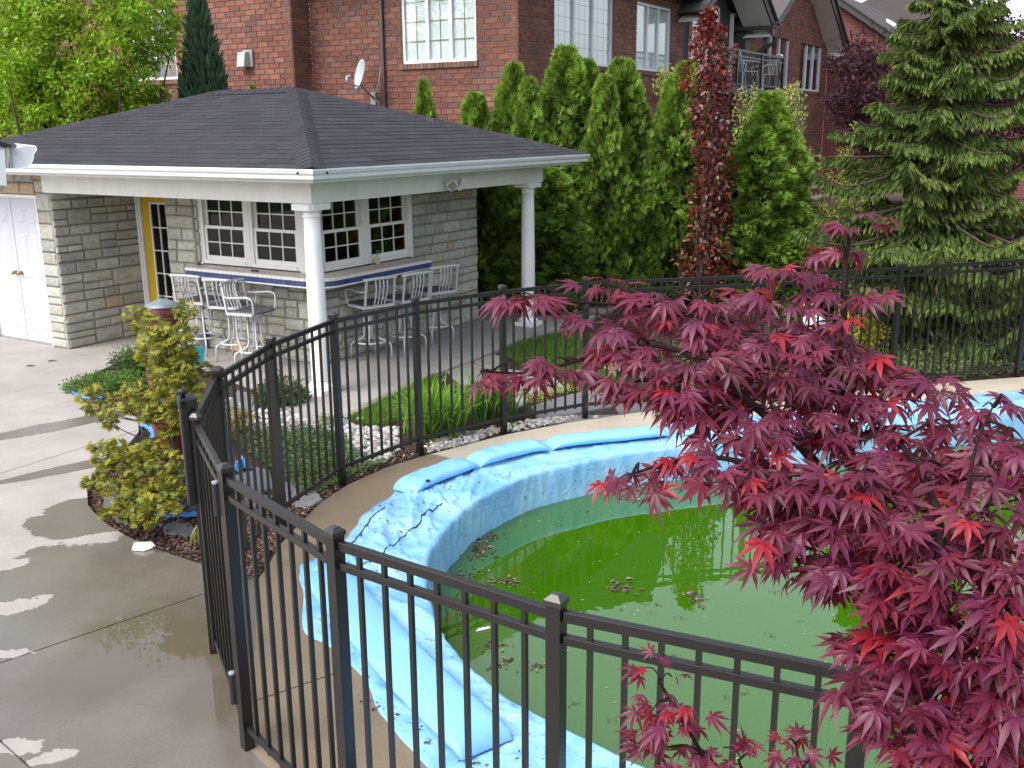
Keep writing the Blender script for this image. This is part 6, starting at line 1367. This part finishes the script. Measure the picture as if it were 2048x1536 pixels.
# ---- scraps of blue vinyl
def strip(label, pts, wid, h=.012, z=-.03, mt='water_bag'):
    P = smooth_path([G(u, v, z) for u, v in pts], 6); N = len(P); vs = []
    for i, p in enumerate(P):
        p = np.asarray(p); d = np.asarray(P[min(i + 1, N - 1)]) - np.asarray(P[max(i - 1, 0)]); d /= np.linalg.norm(d); x = np.array([d[1], -d[0], 0]); 
        for q in (-1, -.5, 0, .5, 1): vs.append(p + x * wid / 2 * q * (1 + .25 * fold2((i * .7, q), 1)) + np.array([0, 0, h * (1.2 - abs(q)) + abs(fold2((i * .9, q * 2), 1.3)) * h * 1.6]))
    fs = np.array([(i * 5 + k, i * 5 + k + 1, (i + 1) * 5 + k + 1, (i + 1) * 5 + k) for i in range(N - 1) for k in range(4)]); me = fast_mesh('vinyl_strip', np.array(vs), fs, smooth=True); me.materials.append(M[mt]); o = obj('vinyl_strip', me); so = o.modifiers.new('t', 'SOLIDIFY'); so.thickness = .006; return tag(o, label, 'vinyl strip', 'scraps of blue vinyl in the planting bed')
strip('flat blue vinyl strip lying on the mulch below the golden shrub', [(308, 1033), (340, 1032), (370, 1031), (402, 1030), (420, 1030)], .10, .02); strip('blue vinyl corner curling out under the left end of the herb mound', [(142, 778), (152, 788), (168, 796), (188, 800)], .07, .02, -.0)
strip('bent blue vinyl scrap behind the trunk of the golden shrub', [(283, 852), (302, 858), (312, 868), (308, 882)], .10, .03); strip('small round blue scrap between the herb mound and the golden shrub', [(196, 798), (204, 803), (212, 802)], .10, .04, 0); strip('blue vinyl scrap with dark holes behind the corner fence pickets', [(472, 952), (478, 938), (488, 930), (496, 945)], .08, .05)
# ---- white paper bag, black hose
pb = MB(); g = G(290, 1096, 0); pb.add([(-.10, -.05, .004), (.02, -.075, .004), (.10, .0, .01), (.0, .06, .02), (-.09, .0, .055), (.0, -.02, .065), (.06, .02, .05), (-.02, .05, .03)], [(0, 1, 5, 4), (1, 2, 6, 5), (2, 3, 7, 6), (3, 0, 4, 7), (4, 5, 6, 7), (0, 3, 2, 1)]); o = pb.build('paper_bag', M['paper'], bevel=.006); o.location = g; o.scale = (.8, .9, .8); tag(o, 'crumpled white paper bag at the edge of the wet concrete', 'paper bag')
mb = MB(); mb.tube(smooth_path([G(425, 985, .05), G(392, 1000, .02), G(350, 1035, .012), G(322, 1055, .0), G(304, 1078, -.01), G(306, 1092, .012), G(322, 1104, .0), G(350, 1107, -.02), G(400, 1104, -.02), G(440, 1106, -.02)], 6), .007, 7); o = mb.build('black_hose', M['black'], None, True); tag(o, 'thin black hose looping over the mulch from the gate to the paper bag', 'hose')
mb = MB(); mb.tube(smooth_path([G(282, 855, .01), G(284, 872, .012), G(268, 888, .012), G(240, 898, .01)], 6), .010, 7); o = mb.build('black_hose', M['black'], None, True); tag(o, 'dark edging hose curving along the concrete behind the golden shrub', 'hose')
# ---- garden lights
def light(label, uv, h, r, mt, y=None):
    g = G(*uv, -.04); t = thing('garden_light', label, 'garden light', g, 0, 'small garden lights'); mb = MB(); mb.lathe([(r * .4, 0), (r * .4, h * .55)], n=12); mb.build('stake', M[mt], t)
    mb = MB(); mb.lathe([(r * .55, h * .55), (r * .8, h * .57), (r * .8, h * .80), (r * .55, h * .82)], n=12); mb.build('lamp', M['greymetal'], t)
    mb = MB(); mb.lathe([(r, h * .82), (r * 1.05, h * .85), (r * .6, h * .95), (r * .1, h)], n=16); mb.build('cap', M[mt], t, True); return t
light('grey domed garden light behind the golden shrub', (322, 888), .26, .055, 'sootgrey'); light('black garden light at the right end of the lawn, by the hosta', (1243, 748), .24, .06, 'black'); light('black garden light tucked into the lavender bush', (556, 815), .20, .07, 'black')
# ---- drain covers on the patio
for k, (u, v) in enumerate(((61, 732), (104, 722))):
    g = G(u, v, 0); t = thing('drain_cover', ('round drain cover farther from the pool house corner' if k == 0 else 'round drain cover nearer the pool house corner'), 'drain cover', g, 0, 'round drain covers on the patio'); mb = MB(); mb.lathe([(.062, .0005), (.062, .006), (.05, .007), (.048, .004)], n=20); mb.build('rim', M['greymetal'], t); mb = MB()
    for q in range(-3, 4): mb.box(-.045, .045, q * .012 - .003, q * .012 + .003, .003, .006)
    o = mb.build('grate', M['darktrim'], t); o['kind'] = 'stuff'
# ---- bucket and float by the stools
g = G(396, 697, 0); t = thing('bucket', 'pale grey bucket with a black handle behind the left bar stool', 'bucket', g); mb = MB(); mb.lathe([(.10, 0), (.125, .24), (.13, .25), (.12, .25), (.105, .06)], n=20); mb.build('body', M['dish'], t); mb = MB(); mb.tube(smooth_path([(-.12, 0, .24), (-.11, 0, .36), (0, 0, .41), (.11, 0, .36), (.12, 0, .24)], 4), .008, 6); mb.build('handle', M['black'], t, True)
g = G(398, 728, 0); t = MB(); t.prism([(-.05, -.018), (.05, -.018), (.05, .018), (-.05, .018)], 0, .22, bevel=.012); o = t.build('foam_float', M['teal']); o.location = g; o.rotation_euler = (0, .14, .4); tag(o, 'upright teal foam float beside the legs of the left stool', 'pool float')
# ---- white ornament behind the far fence
g = G(1632, 702, -.03); t = thing('garden_ornament', 'white bird ornament half hidden behind the far fence and maple leaves', 'ornament', g)
mb = MB(); P = smooth_path([(0, 0, .0), (.0, 0, .20), (-.03, 0, .30)], 4); mb.tube(P, [.035] * len(P), 8); mb.lathe([(.11, 0), (.11, .03), (.05, .05)], n=16); mb.build('base', M['whiteplastic'], t, True)
mb = MB(); P = smooth_path([(.16, 0, .30), (.08, 0, .33), (-.04, 0, .38), (-.10, 0, .45), (-.09, 0, .53), (-.05, 0, .60), (-.09, 0, .64), (-.15, 0, .62), (-.21, 0, .60)], 4); N = len(P); mb.tube(P, [.01 + .09 * math.sin(min(1, i / (N * .45)) * math.pi) ** .8 * (1 if i < N * .45 else 0) + (.03 if i > N * .2 else 0) * (1 - .7 * max(0, (i - N * .75) / (N * .25))) for i in range(N)], 10); mb.build('bird', M['whiteplastic'], t, True)
# ---- dark board fences at the back
def board_fence(label, pts, h, gapw, z=-.05):
    t = thing('board_fence', label, 'fence', (0, 0, 0), 0, 'dark board fences round the garden')
    for p, q in zip(pts[:-1], pts[1:]):
        p = np.array(p); q = np.array(q); d = q - p; L_ = np.linalg.norm(d); d /= L_; an = math.atan2(d[1], d[0]); n_ = int(L_ / (.14 + gapw))
        me = None
        for k in range(n_):
            c = p + d * (k + .5) * L_ / n_; 
            if me is None: mb = MB(); mb.box(-.07, .07, -.012, .012, 0, h); me = mb.mesh('board'); me.materials.append(M['wood'])
            o = link(bpy.data.objects.new('board', me), t); o.location = (c[0], c[1], z + random.uniform(-.015, .0)); o.rotation_euler = (0, 0, an)
        for zz_ in (.25, h - .25):
            mb = MB(); mb.box(-L_ / 2, L_ / 2, .013, .06, zz_ - .045, zz_ + .045); o = mb.build('rail', M['wood'], t); o.location = ((p[0] + q[0]) / 2, (p[1] + q[1]) / 2, z); o.rotation_euler = (0, 0, an)
    return t
board_fence('dark board fence with light slits at the right edge behind the spruce', [(5.9, 14.3), (7.4, 12.9), (9.6, 11.9)], 1.50, .022); board_fence('dark board fence in the shade behind the far white column', [(-1.6, 18.0), (1.2, 17.6), (4.9, 17.2), (5.9, 14.3)], 1.55, .004)
# ---- neighbour's brown deck
dy = 19.5; dk = thing('wooden_deck', 'brown wooden deck with railings and grey handrails behind the yellow green shrubs', 'deck', AY(1640, 420, dy) * np.array([1, 1, 0]))
b0 = np.array(dk.location)
def DQ(u, v, y=dy): return AY(u, v, y) - b0
mb = MB(); a_, b_ = DQ(1575, 352), DQ(1720, 352); mb.bar(a_, b_, .09, .05); mb.bar(DQ(1575, 398), DQ(1720, 398), .06, .05); mb.build('rail', M['deckwood'], dk)
for k in range(18):
    u = 1580 + k * 8; mb = MB(); mb.bar(DQ(u, 353, dy + .01), DQ(u, 400, dy + .01), .03, .03); mb.build('baluster', M['deckwood'], dk)
mb = MB(); mb.bar(DQ(1596, 404, dy - 1), DQ(1700, 378, dy - 1), .08, .05); mb.build('handrail', M['greywood'], dk); mb = MB(); mb.bar(DQ(1612, 375, dy - .9), DQ(1660, 370, dy - .9), .08, .05); mb.build('handrail', M['greywood'], dk)
mb = MB(); p_ = DQ(1640, 400); mb.box(-2.5, 2.5, -.1, 2.5, 0, p_[2] - .02); mb.build('deck_base', M['deckwood'], dk)
# ---- eave and gutter end of the nearer house, top left
gy = 4.75; E_ = AY(18, 300, gy); ev = thing('eave_corner', 'cut off end of a white gutter and eave poking in at the left edge', 'gutter', E_, 0)
sx_ = gy / F * 1.03; dv = np.array([-.50, .866, 0])
def EV(u, v): q = AY(u, v, gy) - E_; return q
prof = [(18, 297), (22, 336), (34, 338), (54, 335), (57, 330), (63, 325), (66, 318), (67, 308), (73, 300), (72, 294), (68, 292)]
A = [EV(u, v) for u, v in prof]; mb = MB(); n_ = len(A); vs = A + [p + dv * 1.1 for p in A]; mb.add(vs, [(i, (i + 1) % n_, n_ + (i + 1) % n_, n_ + i) for i in range(n_ - 1)]); o = mb.build('gutter', M['alum'], ev); so = o.modifiers.new('t', 'SOLIDIFY'); so.thickness = .003
mb = MB(); A2 = [p + dv * .012 for p in A]; mb.add(A2 + [p + dv * .004 for p in A2], [tuple(range(n_)), tuple(range(n_, 2 * n_))[::-1]]); mb.build('end_cap', M['dish'], ev)
mb = MB(); R_ = [EV(9, 296), EV(10, 336), EV(17.5, 337), EV(17.5, 295)]; mb.add(R_ + [p + dv * 1.2 for p in R_], [(0, 1, 2, 3), (0, 4, 5, 1), (2, 6, 7, 3), (1, 5, 6, 2), (3, 7, 4, 0)]); mb.build('fascia', M['whitepaint'], ev)
mb = MB(); R_ = [EV(-70, 292), EV(-70, 368), EV(13, 371), EV(8.5, 297)]; mb.add([p - dv * .02 for p in R_] + [p + dv * 1.2 for p in R_], [(0, 1, 2, 3), (0, 4, 5, 1), (2, 6, 7, 3), (1, 5, 6, 2), (3, 7, 4, 0)]); mb.build('boxed_end', M['dish'], ev)
mb = MB(); R_ = [EV(-70, 262), EV(-70, 290), EV(10, 294), EV(22, 294), EV(21, 289)]; mb.add([p - dv * .03 for p in R_] + [p + dv * 1.2 for p in R_], [(0, 1, 2, 3, 4), (0, 4, 9, 5), (2, 3, 8, 7), (4, 3, 8, 9)]); mb.build('roof_edge', M['roofdeck'], ev)
# ---- leaves and scum floating on the pool
FV = []
LCOL = [(.10, .07, .055), (.14, .10, .085), (.07, .05, .04), (.19, .15, .13)]
for i in range(9):
    k = 30 if i < 5 else 9; p = rng.normal(size=(k, 2)) * (.045 if i < 5 else .022) * np.array([1.5, .9]); c = np.array(LCOL)[rng.integers(0, 4, k)] * rng.uniform(.6, 1.3, (k, 1))
    v, f, c = scatter(LEAF_V, LEAF_F, np.c_[p, rng.uniform(.001, .010, k)], unit(k) * np.array([1, 1, .05]), np.array([0, 0, 1.0]) + rng.normal(size=(k, 3)) * .12, rng.uniform(.025, .06, k) * (1 if i < 5 else .7), c); me = fast_mesh('leaf_clump', v, f, c, 'POINT'); me.materials.append(M['chips']); FV.append(me)
FL = [(965, 1095, 1.3), (950, 1138, .6), (1010, 1166, 1), (1240, 1172, 1.1), (1174, 1022, .5), (1252, 995, .9), (1388, 1196, .9), (1295, 1018, .5), (1080, 1146, .5), (1062, 1180, .6), (1310, 1208, .6), (1550, 1184, .6), (940, 1062, .6), (978, 1072, .9), (955, 1110, .7), (1148, 1218, .6), (1003, 1325, .7), (1072, 1328, .7),
      (1330, 1096, .5), (1115, 1050, .6), (1180, 1078, .5), (1265, 1092, .4), (1540, 1270, .5), (1600, 1243, .4), (1475, 1346, .6), (1428, 1348, .5), (1484, 1388, .6), (1452, 1395, .5), (1110, 1130, .4), (1215, 1440, .5), (1280, 1255, .5), (1300, 1225, .5), (1240, 1220, .4), (930, 1150, .8), (1345, 1310, .4), (1500, 1300, .4), (925, 1228, .5), (1150, 1405, .6), (990, 1290, .7), (1360, 1235, .6)]
BIGL = {0: 'widest raft of brown leaves, against the crumpled west end of the pool cover', 2: 'brown leaf raft on the vivid green water just above the nearest fence rail', 3: 'dense brown leaf raft where the tree reflection begins', 5: 'brown leaf raft near the far cover below the hanging maple leaves',
        6: 'brown leaf raft inside the narrow tree reflection', 13: 'brown leaf raft closest to the waterline of the draped cover', 33: 'loose leaf raft touching the cover beside the nearest water tube', 4: 'small leaf scrap floating close under the far drape of the cover'}
for k, (u, v, s) in enumerate(FL):
    g = G(u, v, WZ + .002); o = link(bpy.data.objects.new('leaf_clump', FV[k % 5 if s > .65 else 5 + k % 4])); o.location = g; o.rotation_euler = (0, 0, random.random() * 6.28); o.scale = (s, s, s); tag(o, BIGL.get(k, 'small clump of sodden brown leaves floating on the green pool water'), 'leaf clump', 'leaf clumps floating on the pool')
n = 420; q = rand_in([xy(G(u, v, WZ)) for u, v in [(900, 1100), (1100, 1000), (1500, 920), (2040, 890), (2040, 1536), (1300, 1520), (1000, 1350), (890, 1220)]], n); v, f, c = scatter(LEAF_V, LEAF_F, np.c_[q, np.full(n, WZ + .003)], unit(n) * np.array([1, 1, .02]), np.tile([0, 0, 1.0], (n, 1)), rng.uniform(.006, .02, n), np.array([(.5, .48, .38), (.2, .16, .1), (.35, .38, .15)])[rng.integers(0, 3, n)]); me = fast_mesh('floating_specks', v, f, c, 'POINT'); me.materials.append(M['chips']); o = obj('floating_specks', me); o['kind'] = 'stuff'
g = G(966, 1259, WZ + .004); t = MB(); t.add([(-.05, -.012, 0), (.05, -.004, .002), (.052, .018, .003), (-.03, .016, 0), (-.045, -.008, .006), (.045, 0, .01), (.045, .014, .009), (-.028, .012, .007)], [(0, 1, 5, 4), (1, 2, 6, 5), (2, 3, 7, 6), (3, 0, 4, 7), (4, 5, 6, 7)]); o = t.build('paper_scrap', M['paper']); o.location = g; o.rotation_euler = (0, 0, .3); tag(o, 'small white paper scrap floating in the pool near the blue cover', 'paper')
# ---- leaf litter caught on the cover and deck
q = [(u, v) for u, v in [(735, 1010), (770, 1035), (790, 1045), (760, 1060), (700, 1080), (810, 1010), (840, 985), (900, 960), (720, 1050), (690, 1120), (745, 1095), (780, 1000), (760, 1385), (780, 1400), (1040, 1480), (1060, 1470), (955, 1500), (830, 1425), (860, 1450), (920, 1480), (740, 1370), (1000, 940), (960, 955)]]
P_ = []
for u, v in q:
    for _ in range(5): P_.append(G(u + random.gauss(0, 10), v + random.gauss(0, 6), .075 if v < 1300 else .09))
n = len(P_); v, f, c = scatter(LEAF_V, LEAF_F, np.array(P_), unit(n) * np.array([1, 1, .1]), np.array([0, 0, 1.0]) + rng.normal(size=(n, 3)) * .25, rng.uniform(.012, .035, n), np.array([(.10, .06, .045), (.05, .04, .035), (.16, .10, .08)])[rng.integers(0, 3, n)])
dg = bpy.context.evaluated_depsgraph_get(); ce = cov.evaluated_get(dg); v = v.reshape(n, -1, 3)
for i in range(n):
    hit, loc_, _, _ = ce.ray_cast(Vector((*v[i, 0, :2], 2)), Vector((0, 0, -1))); v[i, :, 2] += (loc_.z + .004 if hit else .006) - v[i, 0, 2]
me = fast_mesh('leaf_litter', v.reshape(-1, 3), f, c, 'POINT'); me.materials.append(M['chips']); o = obj('leaf_litter', me); o['kind'] = 'stuff'
# ================================================================== red Japanese maple in the foreground
LO = [(0, 1.0), (.62, .93), (-.62, .93), (1.22, .74), (-1.22, .74), (1.95, .42), (-1.95, .42)]
def maple_leaf(seed, col):
    r = random.Random(seed); vs = []; fs = []; tw = []
    for an, l in LO:
        an += r.uniform(-.09, .09); l *= r.uniform(.9, 1.1); c, s_ = math.cos(an), math.sin(an); i0 = len(vs); w_ = (.086 + .022 * l) * (.9 + .04 * (seed % 6)); dr = r.uniform(.12, .45) if seed % 4 else r.uniform(.45, .8)
        for t, u_, z in ((0, 0, 0), (.30, -w_ * .85, .035), (.30, 0, 0), (.30, w_ * .85, .035), (.56, -w_, .03), (.56, 0, -.012), (.56, w_, .03), (.80, -w_ * .42, .01), (.80, w_ * .42, .01), (1.06, 0, 0)):
            x = t * l; y = u_ * (.75 + .25 * l); vs.append((x * c - y * s_, x * s_ + y * c, z - dr * (t * l) ** 2)); tw.append(t)
        q = lambda *f: tuple(i0 + k for k in f)
        fs += [q(0, 2, 1), q(0, 3, 2), q(1, 2, 5), q(1, 5, 4), q(2, 3, 6), q(2, 6, 5), q(4, 5, 7), q(5, 6, 8), q(5, 8, 7), q(7, 8, 9)]
    i0 = len(vs); vs += [(0, -.012, 0), (0, .012, 0), (-.45, .010, -.10), (-.45, -.010, -.10)]; fs += [(i0, i0 + 1, i0 + 2), (i0, i0 + 2, i0 + 3)]; tw += [0, 0, 0, 0]
    return np.array(vs), np.array(fs), col
MCOL = [(.088, .009, .028), (.108, .012, .039), (.064, .007, .021), (.118, .011, .030), (.094, .012, .041), (.22, .008, .018)]
MLV = []
for i in range(12):
    v, f, c = maple_leaf(i, MCOL[i % 6]); me = fast_mesh('leaf', v, f, np.repeat([c], len(f), 0), 'FACE', True); me.materials.append(M['mapleleaf']); MLV.append((me, v, f, c))
# sprays: u, v, half width, half height (photo pixels), distance, number of leaves, leaf scale
SPRAYS = [(1706, 447, 42, 16, 2.95, 6, .9), (1690, 500, 70, 14, 2.9, 7, .9), (1570, 535, 75, 14, 2.85, 9, .9), (1690, 575, 85, 22, 2.8, 13, 1), (1060, 592, 60, 14, 2.75, 7, 1), (975, 742, 40, 9, 2.6, 4, .8), (1060, 748, 40, 14, 2.6, 4, 1), (1130, 722, 60, 22, 2.6, 6, 1.05),
          (1235, 572, 60, 14, 2.85, 7, .95), (1210, 640, 80, 18, 2.65, 9, 1), (1330, 592, 90, 20, 2.8, 14, 1), (1400, 640, 110, 26, 2.7, 18, 1), (1270, 690, 90, 22, 2.6, 12, 1), (1400, 715, 130, 28, 2.5, 20, 1), (1310, 770, 100, 26, 2.45, 15, 1), (1530, 610, 80, 24, 2.75, 14, 1), (1550, 668, 110, 26, 2.65, 20, 1),
          (1660, 640, 60, 22, 2.7, 10, 1), (1500, 745, 120, 26, 2.5, 20, 1), (1640, 720, 100, 26, 2.6, 16, 1), (1760, 730, 80, 20, 2.6, 10, 1), (1840, 755, 65, 18, 2.5, 9, 1), (1400, 805, 100, 24, 2.4, 15, 1), (1530, 810, 110, 26, 2.4, 18, 1), (1660, 790, 110, 26, 2.5, 18, 1), (1780, 800, 90, 22, 2.45, 12, 1),
          (1375, 925, 70, 18, 2.35, 8, .95), (1275, 955, 55, 16, 2.3, 6, .95), (1480, 880, 100, 24, 2.3, 14, 1), (1600, 870, 120, 28, 2.3, 20, 1), (1730, 870, 120, 26, 2.35, 20, 1), (1860, 860, 60, 18, 2.35, 6, .95), (1990, 815, 55, 16, 2.3, 7, 1), (2010, 870, 55, 24, 2.2, 10, 1), (1500, 940, 80, 24, 2.2, 12, 1),
          (1600, 950, 110, 26, 2.2, 18, 1), (1740, 940, 120, 28, 2.2, 20, 1), (1890, 930, 100, 24, 2.2, 14, 1), (2000, 950, 60, 24, 2.1, 9, 1), (1570, 1030, 90, 26, 2.15, 15, 1), (1700, 1030, 110, 28, 2.1, 20, 1), (1840, 1010, 110, 26, 2.1, 18, 1), (1980, 1030, 80, 26, 2.0, 12, 1), (1600, 1100, 80, 24, 2.1, 12, 1),
          (1730, 1110, 110, 28, 2.05, 18, 1), (1880, 1090, 110, 28, 2.0, 18, 1), (2010, 1110, 60, 26, 1.95, 9, 1), (1660, 1155, 50, 18, 2.1, 6, .95), (1800, 1180, 90, 26, 2.0, 11, 1), (1930, 1180, 100, 30, 1.9, 14, 1), (1990, 1250, 80, 30, 1.85, 11, 1), (1880, 1265, 90, 26, 1.9, 11, 1), (1780, 1300, 80, 26, 1.95, 12, 1),
          (1860, 1350, 100, 26, 1.9, 14, 1), (1980, 1350, 80, 26, 1.8, 11, 1), (1770, 1385, 70, 26, 1.85, 11, 1), (1880, 1425, 110, 28, 1.8, 15, 1), (2000, 1430, 60, 28, 1.75, 8, 1), (1800, 1465, 60, 22, 1.8, 6, 1), (1960, 1500, 80, 24, 1.75, 8, .9), (1860, 1510, 60, 18, 1.8, 6, .8),
          (1935, 870, 60, 22, 2.3, 9, 1), (2030, 1000, 40, 30, 2.1, 8, 1), (2010, 1180, 60, 30, 1.9, 10, 1), (1840, 1230, 70, 24, 2.0, 10, 1), (1960, 1300, 80, 28, 1.85, 12, 1), (1930, 1110, 70, 24, 2.0, 10, 1), (1790, 1250, 60, 22, 2.0, 8, 1), (1800, 1060, 80, 24, 2.1, 12, 1), (2020, 1290, 50, 30, 1.8, 8, 1), (1920, 1460, 80, 26, 1.8, 10, 1), (2010, 1500, 50, 26, 1.75, 7, 1), (1830, 1340, 70, 24, 1.95, 9, 1), (1650, 1000, 80, 22, 2.2, 12, 1), (1560, 770, 100, 22, 2.55, 14, 1), (1450, 670, 90, 22, 2.65, 12, 1), (1700, 690, 60, 18, 2.7, 8, 1), (1820, 920, 80, 22, 2.25, 10, 1),
          (1320, 1352, 55, 12, 2.05, 6, .62), (1325, 1395, 62, 14, 2.0, 7, .64), (1345, 1440, 62, 15, 1.98, 8, .64), (1320, 1492, 75, 18, 1.95, 10, .66), (1395, 1505, 50, 16, 1.95, 7, .64), (1480, 1505, 60, 20, 1.92, 6, .6), (1590, 1468, 60, 10, 1.95, 6, .6), (1610, 1510, 60, 14, 1.9, 5, .6)]
mt_base = np.array([*AY(1980, 1900, 1.75)[:2], -.04]); mt_ = thing('japanese_maple', 'dark red Japanese maple filling the right foreground', 'tree', mt_base)
LIMB = {}
def L3(u, v, y): return AY(u, v, y) - mt_base
main = [np.zeros(3), L3(1960, 1720, 1.75), L3(1880, 1560, 1.82), L3(1840, 1430, 1.9), L3(1800, 1290, 2.0), L3(1765, 1150, 2.1), L3(1740, 1040, 2.2), L3(1705, 930, 2.4), L3(1690, 800, 2.6), L3(1690, 680, 2.75), L3(1688, 570, 2.85), L3(1700, 465, 2.93)]
lims = [(main, .030), ([main[5], L3(1690, 1090, 2.12), L3(1620, 1040, 2.15), L3(1570, 1000, 2.2), L3(1500, 930, 2.25), L3(1380, 915, 2.33), L3(1265, 948, 2.32)], .016), ([main[6], L3(1660, 960, 2.3), L3(1580, 870, 2.4), L3(1480, 790, 2.45), L3(1400, 720, 2.55), L3(1300, 690, 2.6), L3(1180, 715, 2.6), L3(1060, 745, 2.6), L3(960, 742, 2.62)], .015),
        ([main[8], L3(1600, 730, 2.65), L3(1500, 660, 2.7), L3(1400, 620, 2.75), L3(1250, 610, 2.78), L3(1100, 600, 2.75), L3(1030, 590, 2.75)], .011), ([main[9], L3(1640, 600, 2.8), L3(1560, 545, 2.85)], .007), ([main[8], L3(1740, 760, 2.55), L3(1850, 755, 2.5)], .008), ([main[4], L3(1860, 1180, 1.95), L3(1880, 1060, 2.0), L3(1850, 960, 2.15), L3(1800, 880, 2.3)], .016),
        ([main[3], L3(1920, 1300, 1.85), L3(1975, 1170, 1.9), L3(1935, 1030, 2.02), L3(1950, 900, 2.15), L3(1985, 815, 2.28)], .011), ([main[2], L3(1960, 1440, 1.78), L3(2040, 1330, 1.78)], .012), ([main[1], L3(1760, 1640, 1.85), L3(1600, 1590, 1.9), L3(1440, 1540, 1.95), L3(1370, 1450, 2.0), L3(1320, 1365, 2.05)], .010), ([main[5], L3(1800, 1100, 2.05), L3(1820, 1040, 2.1)], .010), ([main[4], L3(1740, 1250, 2.0), L3(1690, 1170, 2.05)], .008)]
mb = MB(); nodes = []
for pts, r in lims:
    P = smooth_path(pts, 5); N = len(P); mb.tube(P, [r * (1 - .82 * i / (N - 1)) for i in range(N)], 8); nodes += [np.asarray(p) for p in P]
mb.build('trunk', M['maplebark'], mt_, True); nodes = np.array(nodes)
tw = MB(); LV = []
tocam = norm(np.array([[-.35, -1.0, .1]]))[0]
for u, v, ru, rv, y, nl, ls in SPRAYS:
    c = L3(u, v, y); k = y / F; d_ = np.linalg.norm(nodes - (c + np.array([.05, .1, -.10])), axis=1) + np.maximum(0, nodes[:, 2] - c[2]) * .8; q = nodes[np.argmin(d_)]
    hub = c + (q - c) * .18; w_ = smooth_path([q, (q + hub) / 2 + rng.normal(size=3) * .015 + np.array([0, 0, .02]), hub], 3); tw.tube(w_, [.0045 - .002 * i / (len(w_) - 1) for i in range(len(w_))], 5)
    nt = max(2, nl // 3); tips = []
    for j in range(nt):
        f = (j + .5) / nt * 2 - 1; e = c + np.array([f * ru * k, rng.uniform(-1, 1) * ru * k * .8, (rng.uniform(-.6, .6)) * rv * k - .25 * rv * k * abs(f)]); tips.append(e); w_ = smooth_path([hub, (hub + e) / 2 + np.array([0, 0, .012]), e], 3); tw.tube(w_, [.0028, .0026, .0024, .0022, .002, .0018, .0016][:len(w_)], 4)
    for j in range(int(nl * 1.6)):
        e = tips[j % nt]; t = random.uniform(.35, 1.05); p = hub + (e - hub) * t; outd = e - hub; outd = outd / (np.linalg.norm(outd) + 1e-6); sd_ = np.array([-outd[1], outd[0], 0]) * random.choice((-1, 1))
        X = outd * random.uniform(.2, .9) + sd_ * random.uniform(.1, .9) + np.array([-.15, -.45, random.uniform(-.55, .05)]); X = X / np.linalg.norm(X); N = np.array([rng.normal() * .34, -.36 + rng.normal() * .28, .9]); s_ = ls * random.uniform(.050, .080)
        LV.append((p + X * s_ * .45 + rng.normal(size=3) * np.array([.02, .03, .008]), X, N, s_, y))
o = tw.build('twigs', M['maplebark'], mt_); o['kind'] = 'stuff'
LV.sort(key=lambda q: -q[3] / np.linalg.norm(q[0] + mt_base - CP)); rest = []
for i, (p, X, N, s_, y) in enumerate(LV):
    N = N - N.dot(X) * X; N = N / np.linalg.norm(N); Y = np.cross(N, X); k = random.choice((0, 1, 2, 3, 4, 6, 7, 8, 9, 10)) if random.random() < .93 else random.choice((5, 11)); me, v, f, c = MLV[k]
    if i < 300:
        o = link(bpy.data.objects.new('leaf', me), mt_); o.matrix_local = Matrix(((X[0] * s_, Y[0] * s_, N[0] * s_, p[0]), (X[1] * s_, Y[1] * s_, N[1] * s_, p[1]), (X[2] * s_, Y[2] * s_, N[2] * s_, p[2]), (0, 0, 0, 1)))
    else: rest.append((p + s_ * (v[:, :1] * X + v[:, 1:2] * Y + v[:, 2:3] * N), f, np.repeat([np.array(c) * random.uniform(.85, 1.15)], len(v), 0)))
v, f, c = join(rest); me = fast_mesh('leaves', v, f, c, 'POINT', True); me.materials.append(M['mapleleaf']); o = obj('leaves', me, None, mt_); o['kind'] = 'stuff'
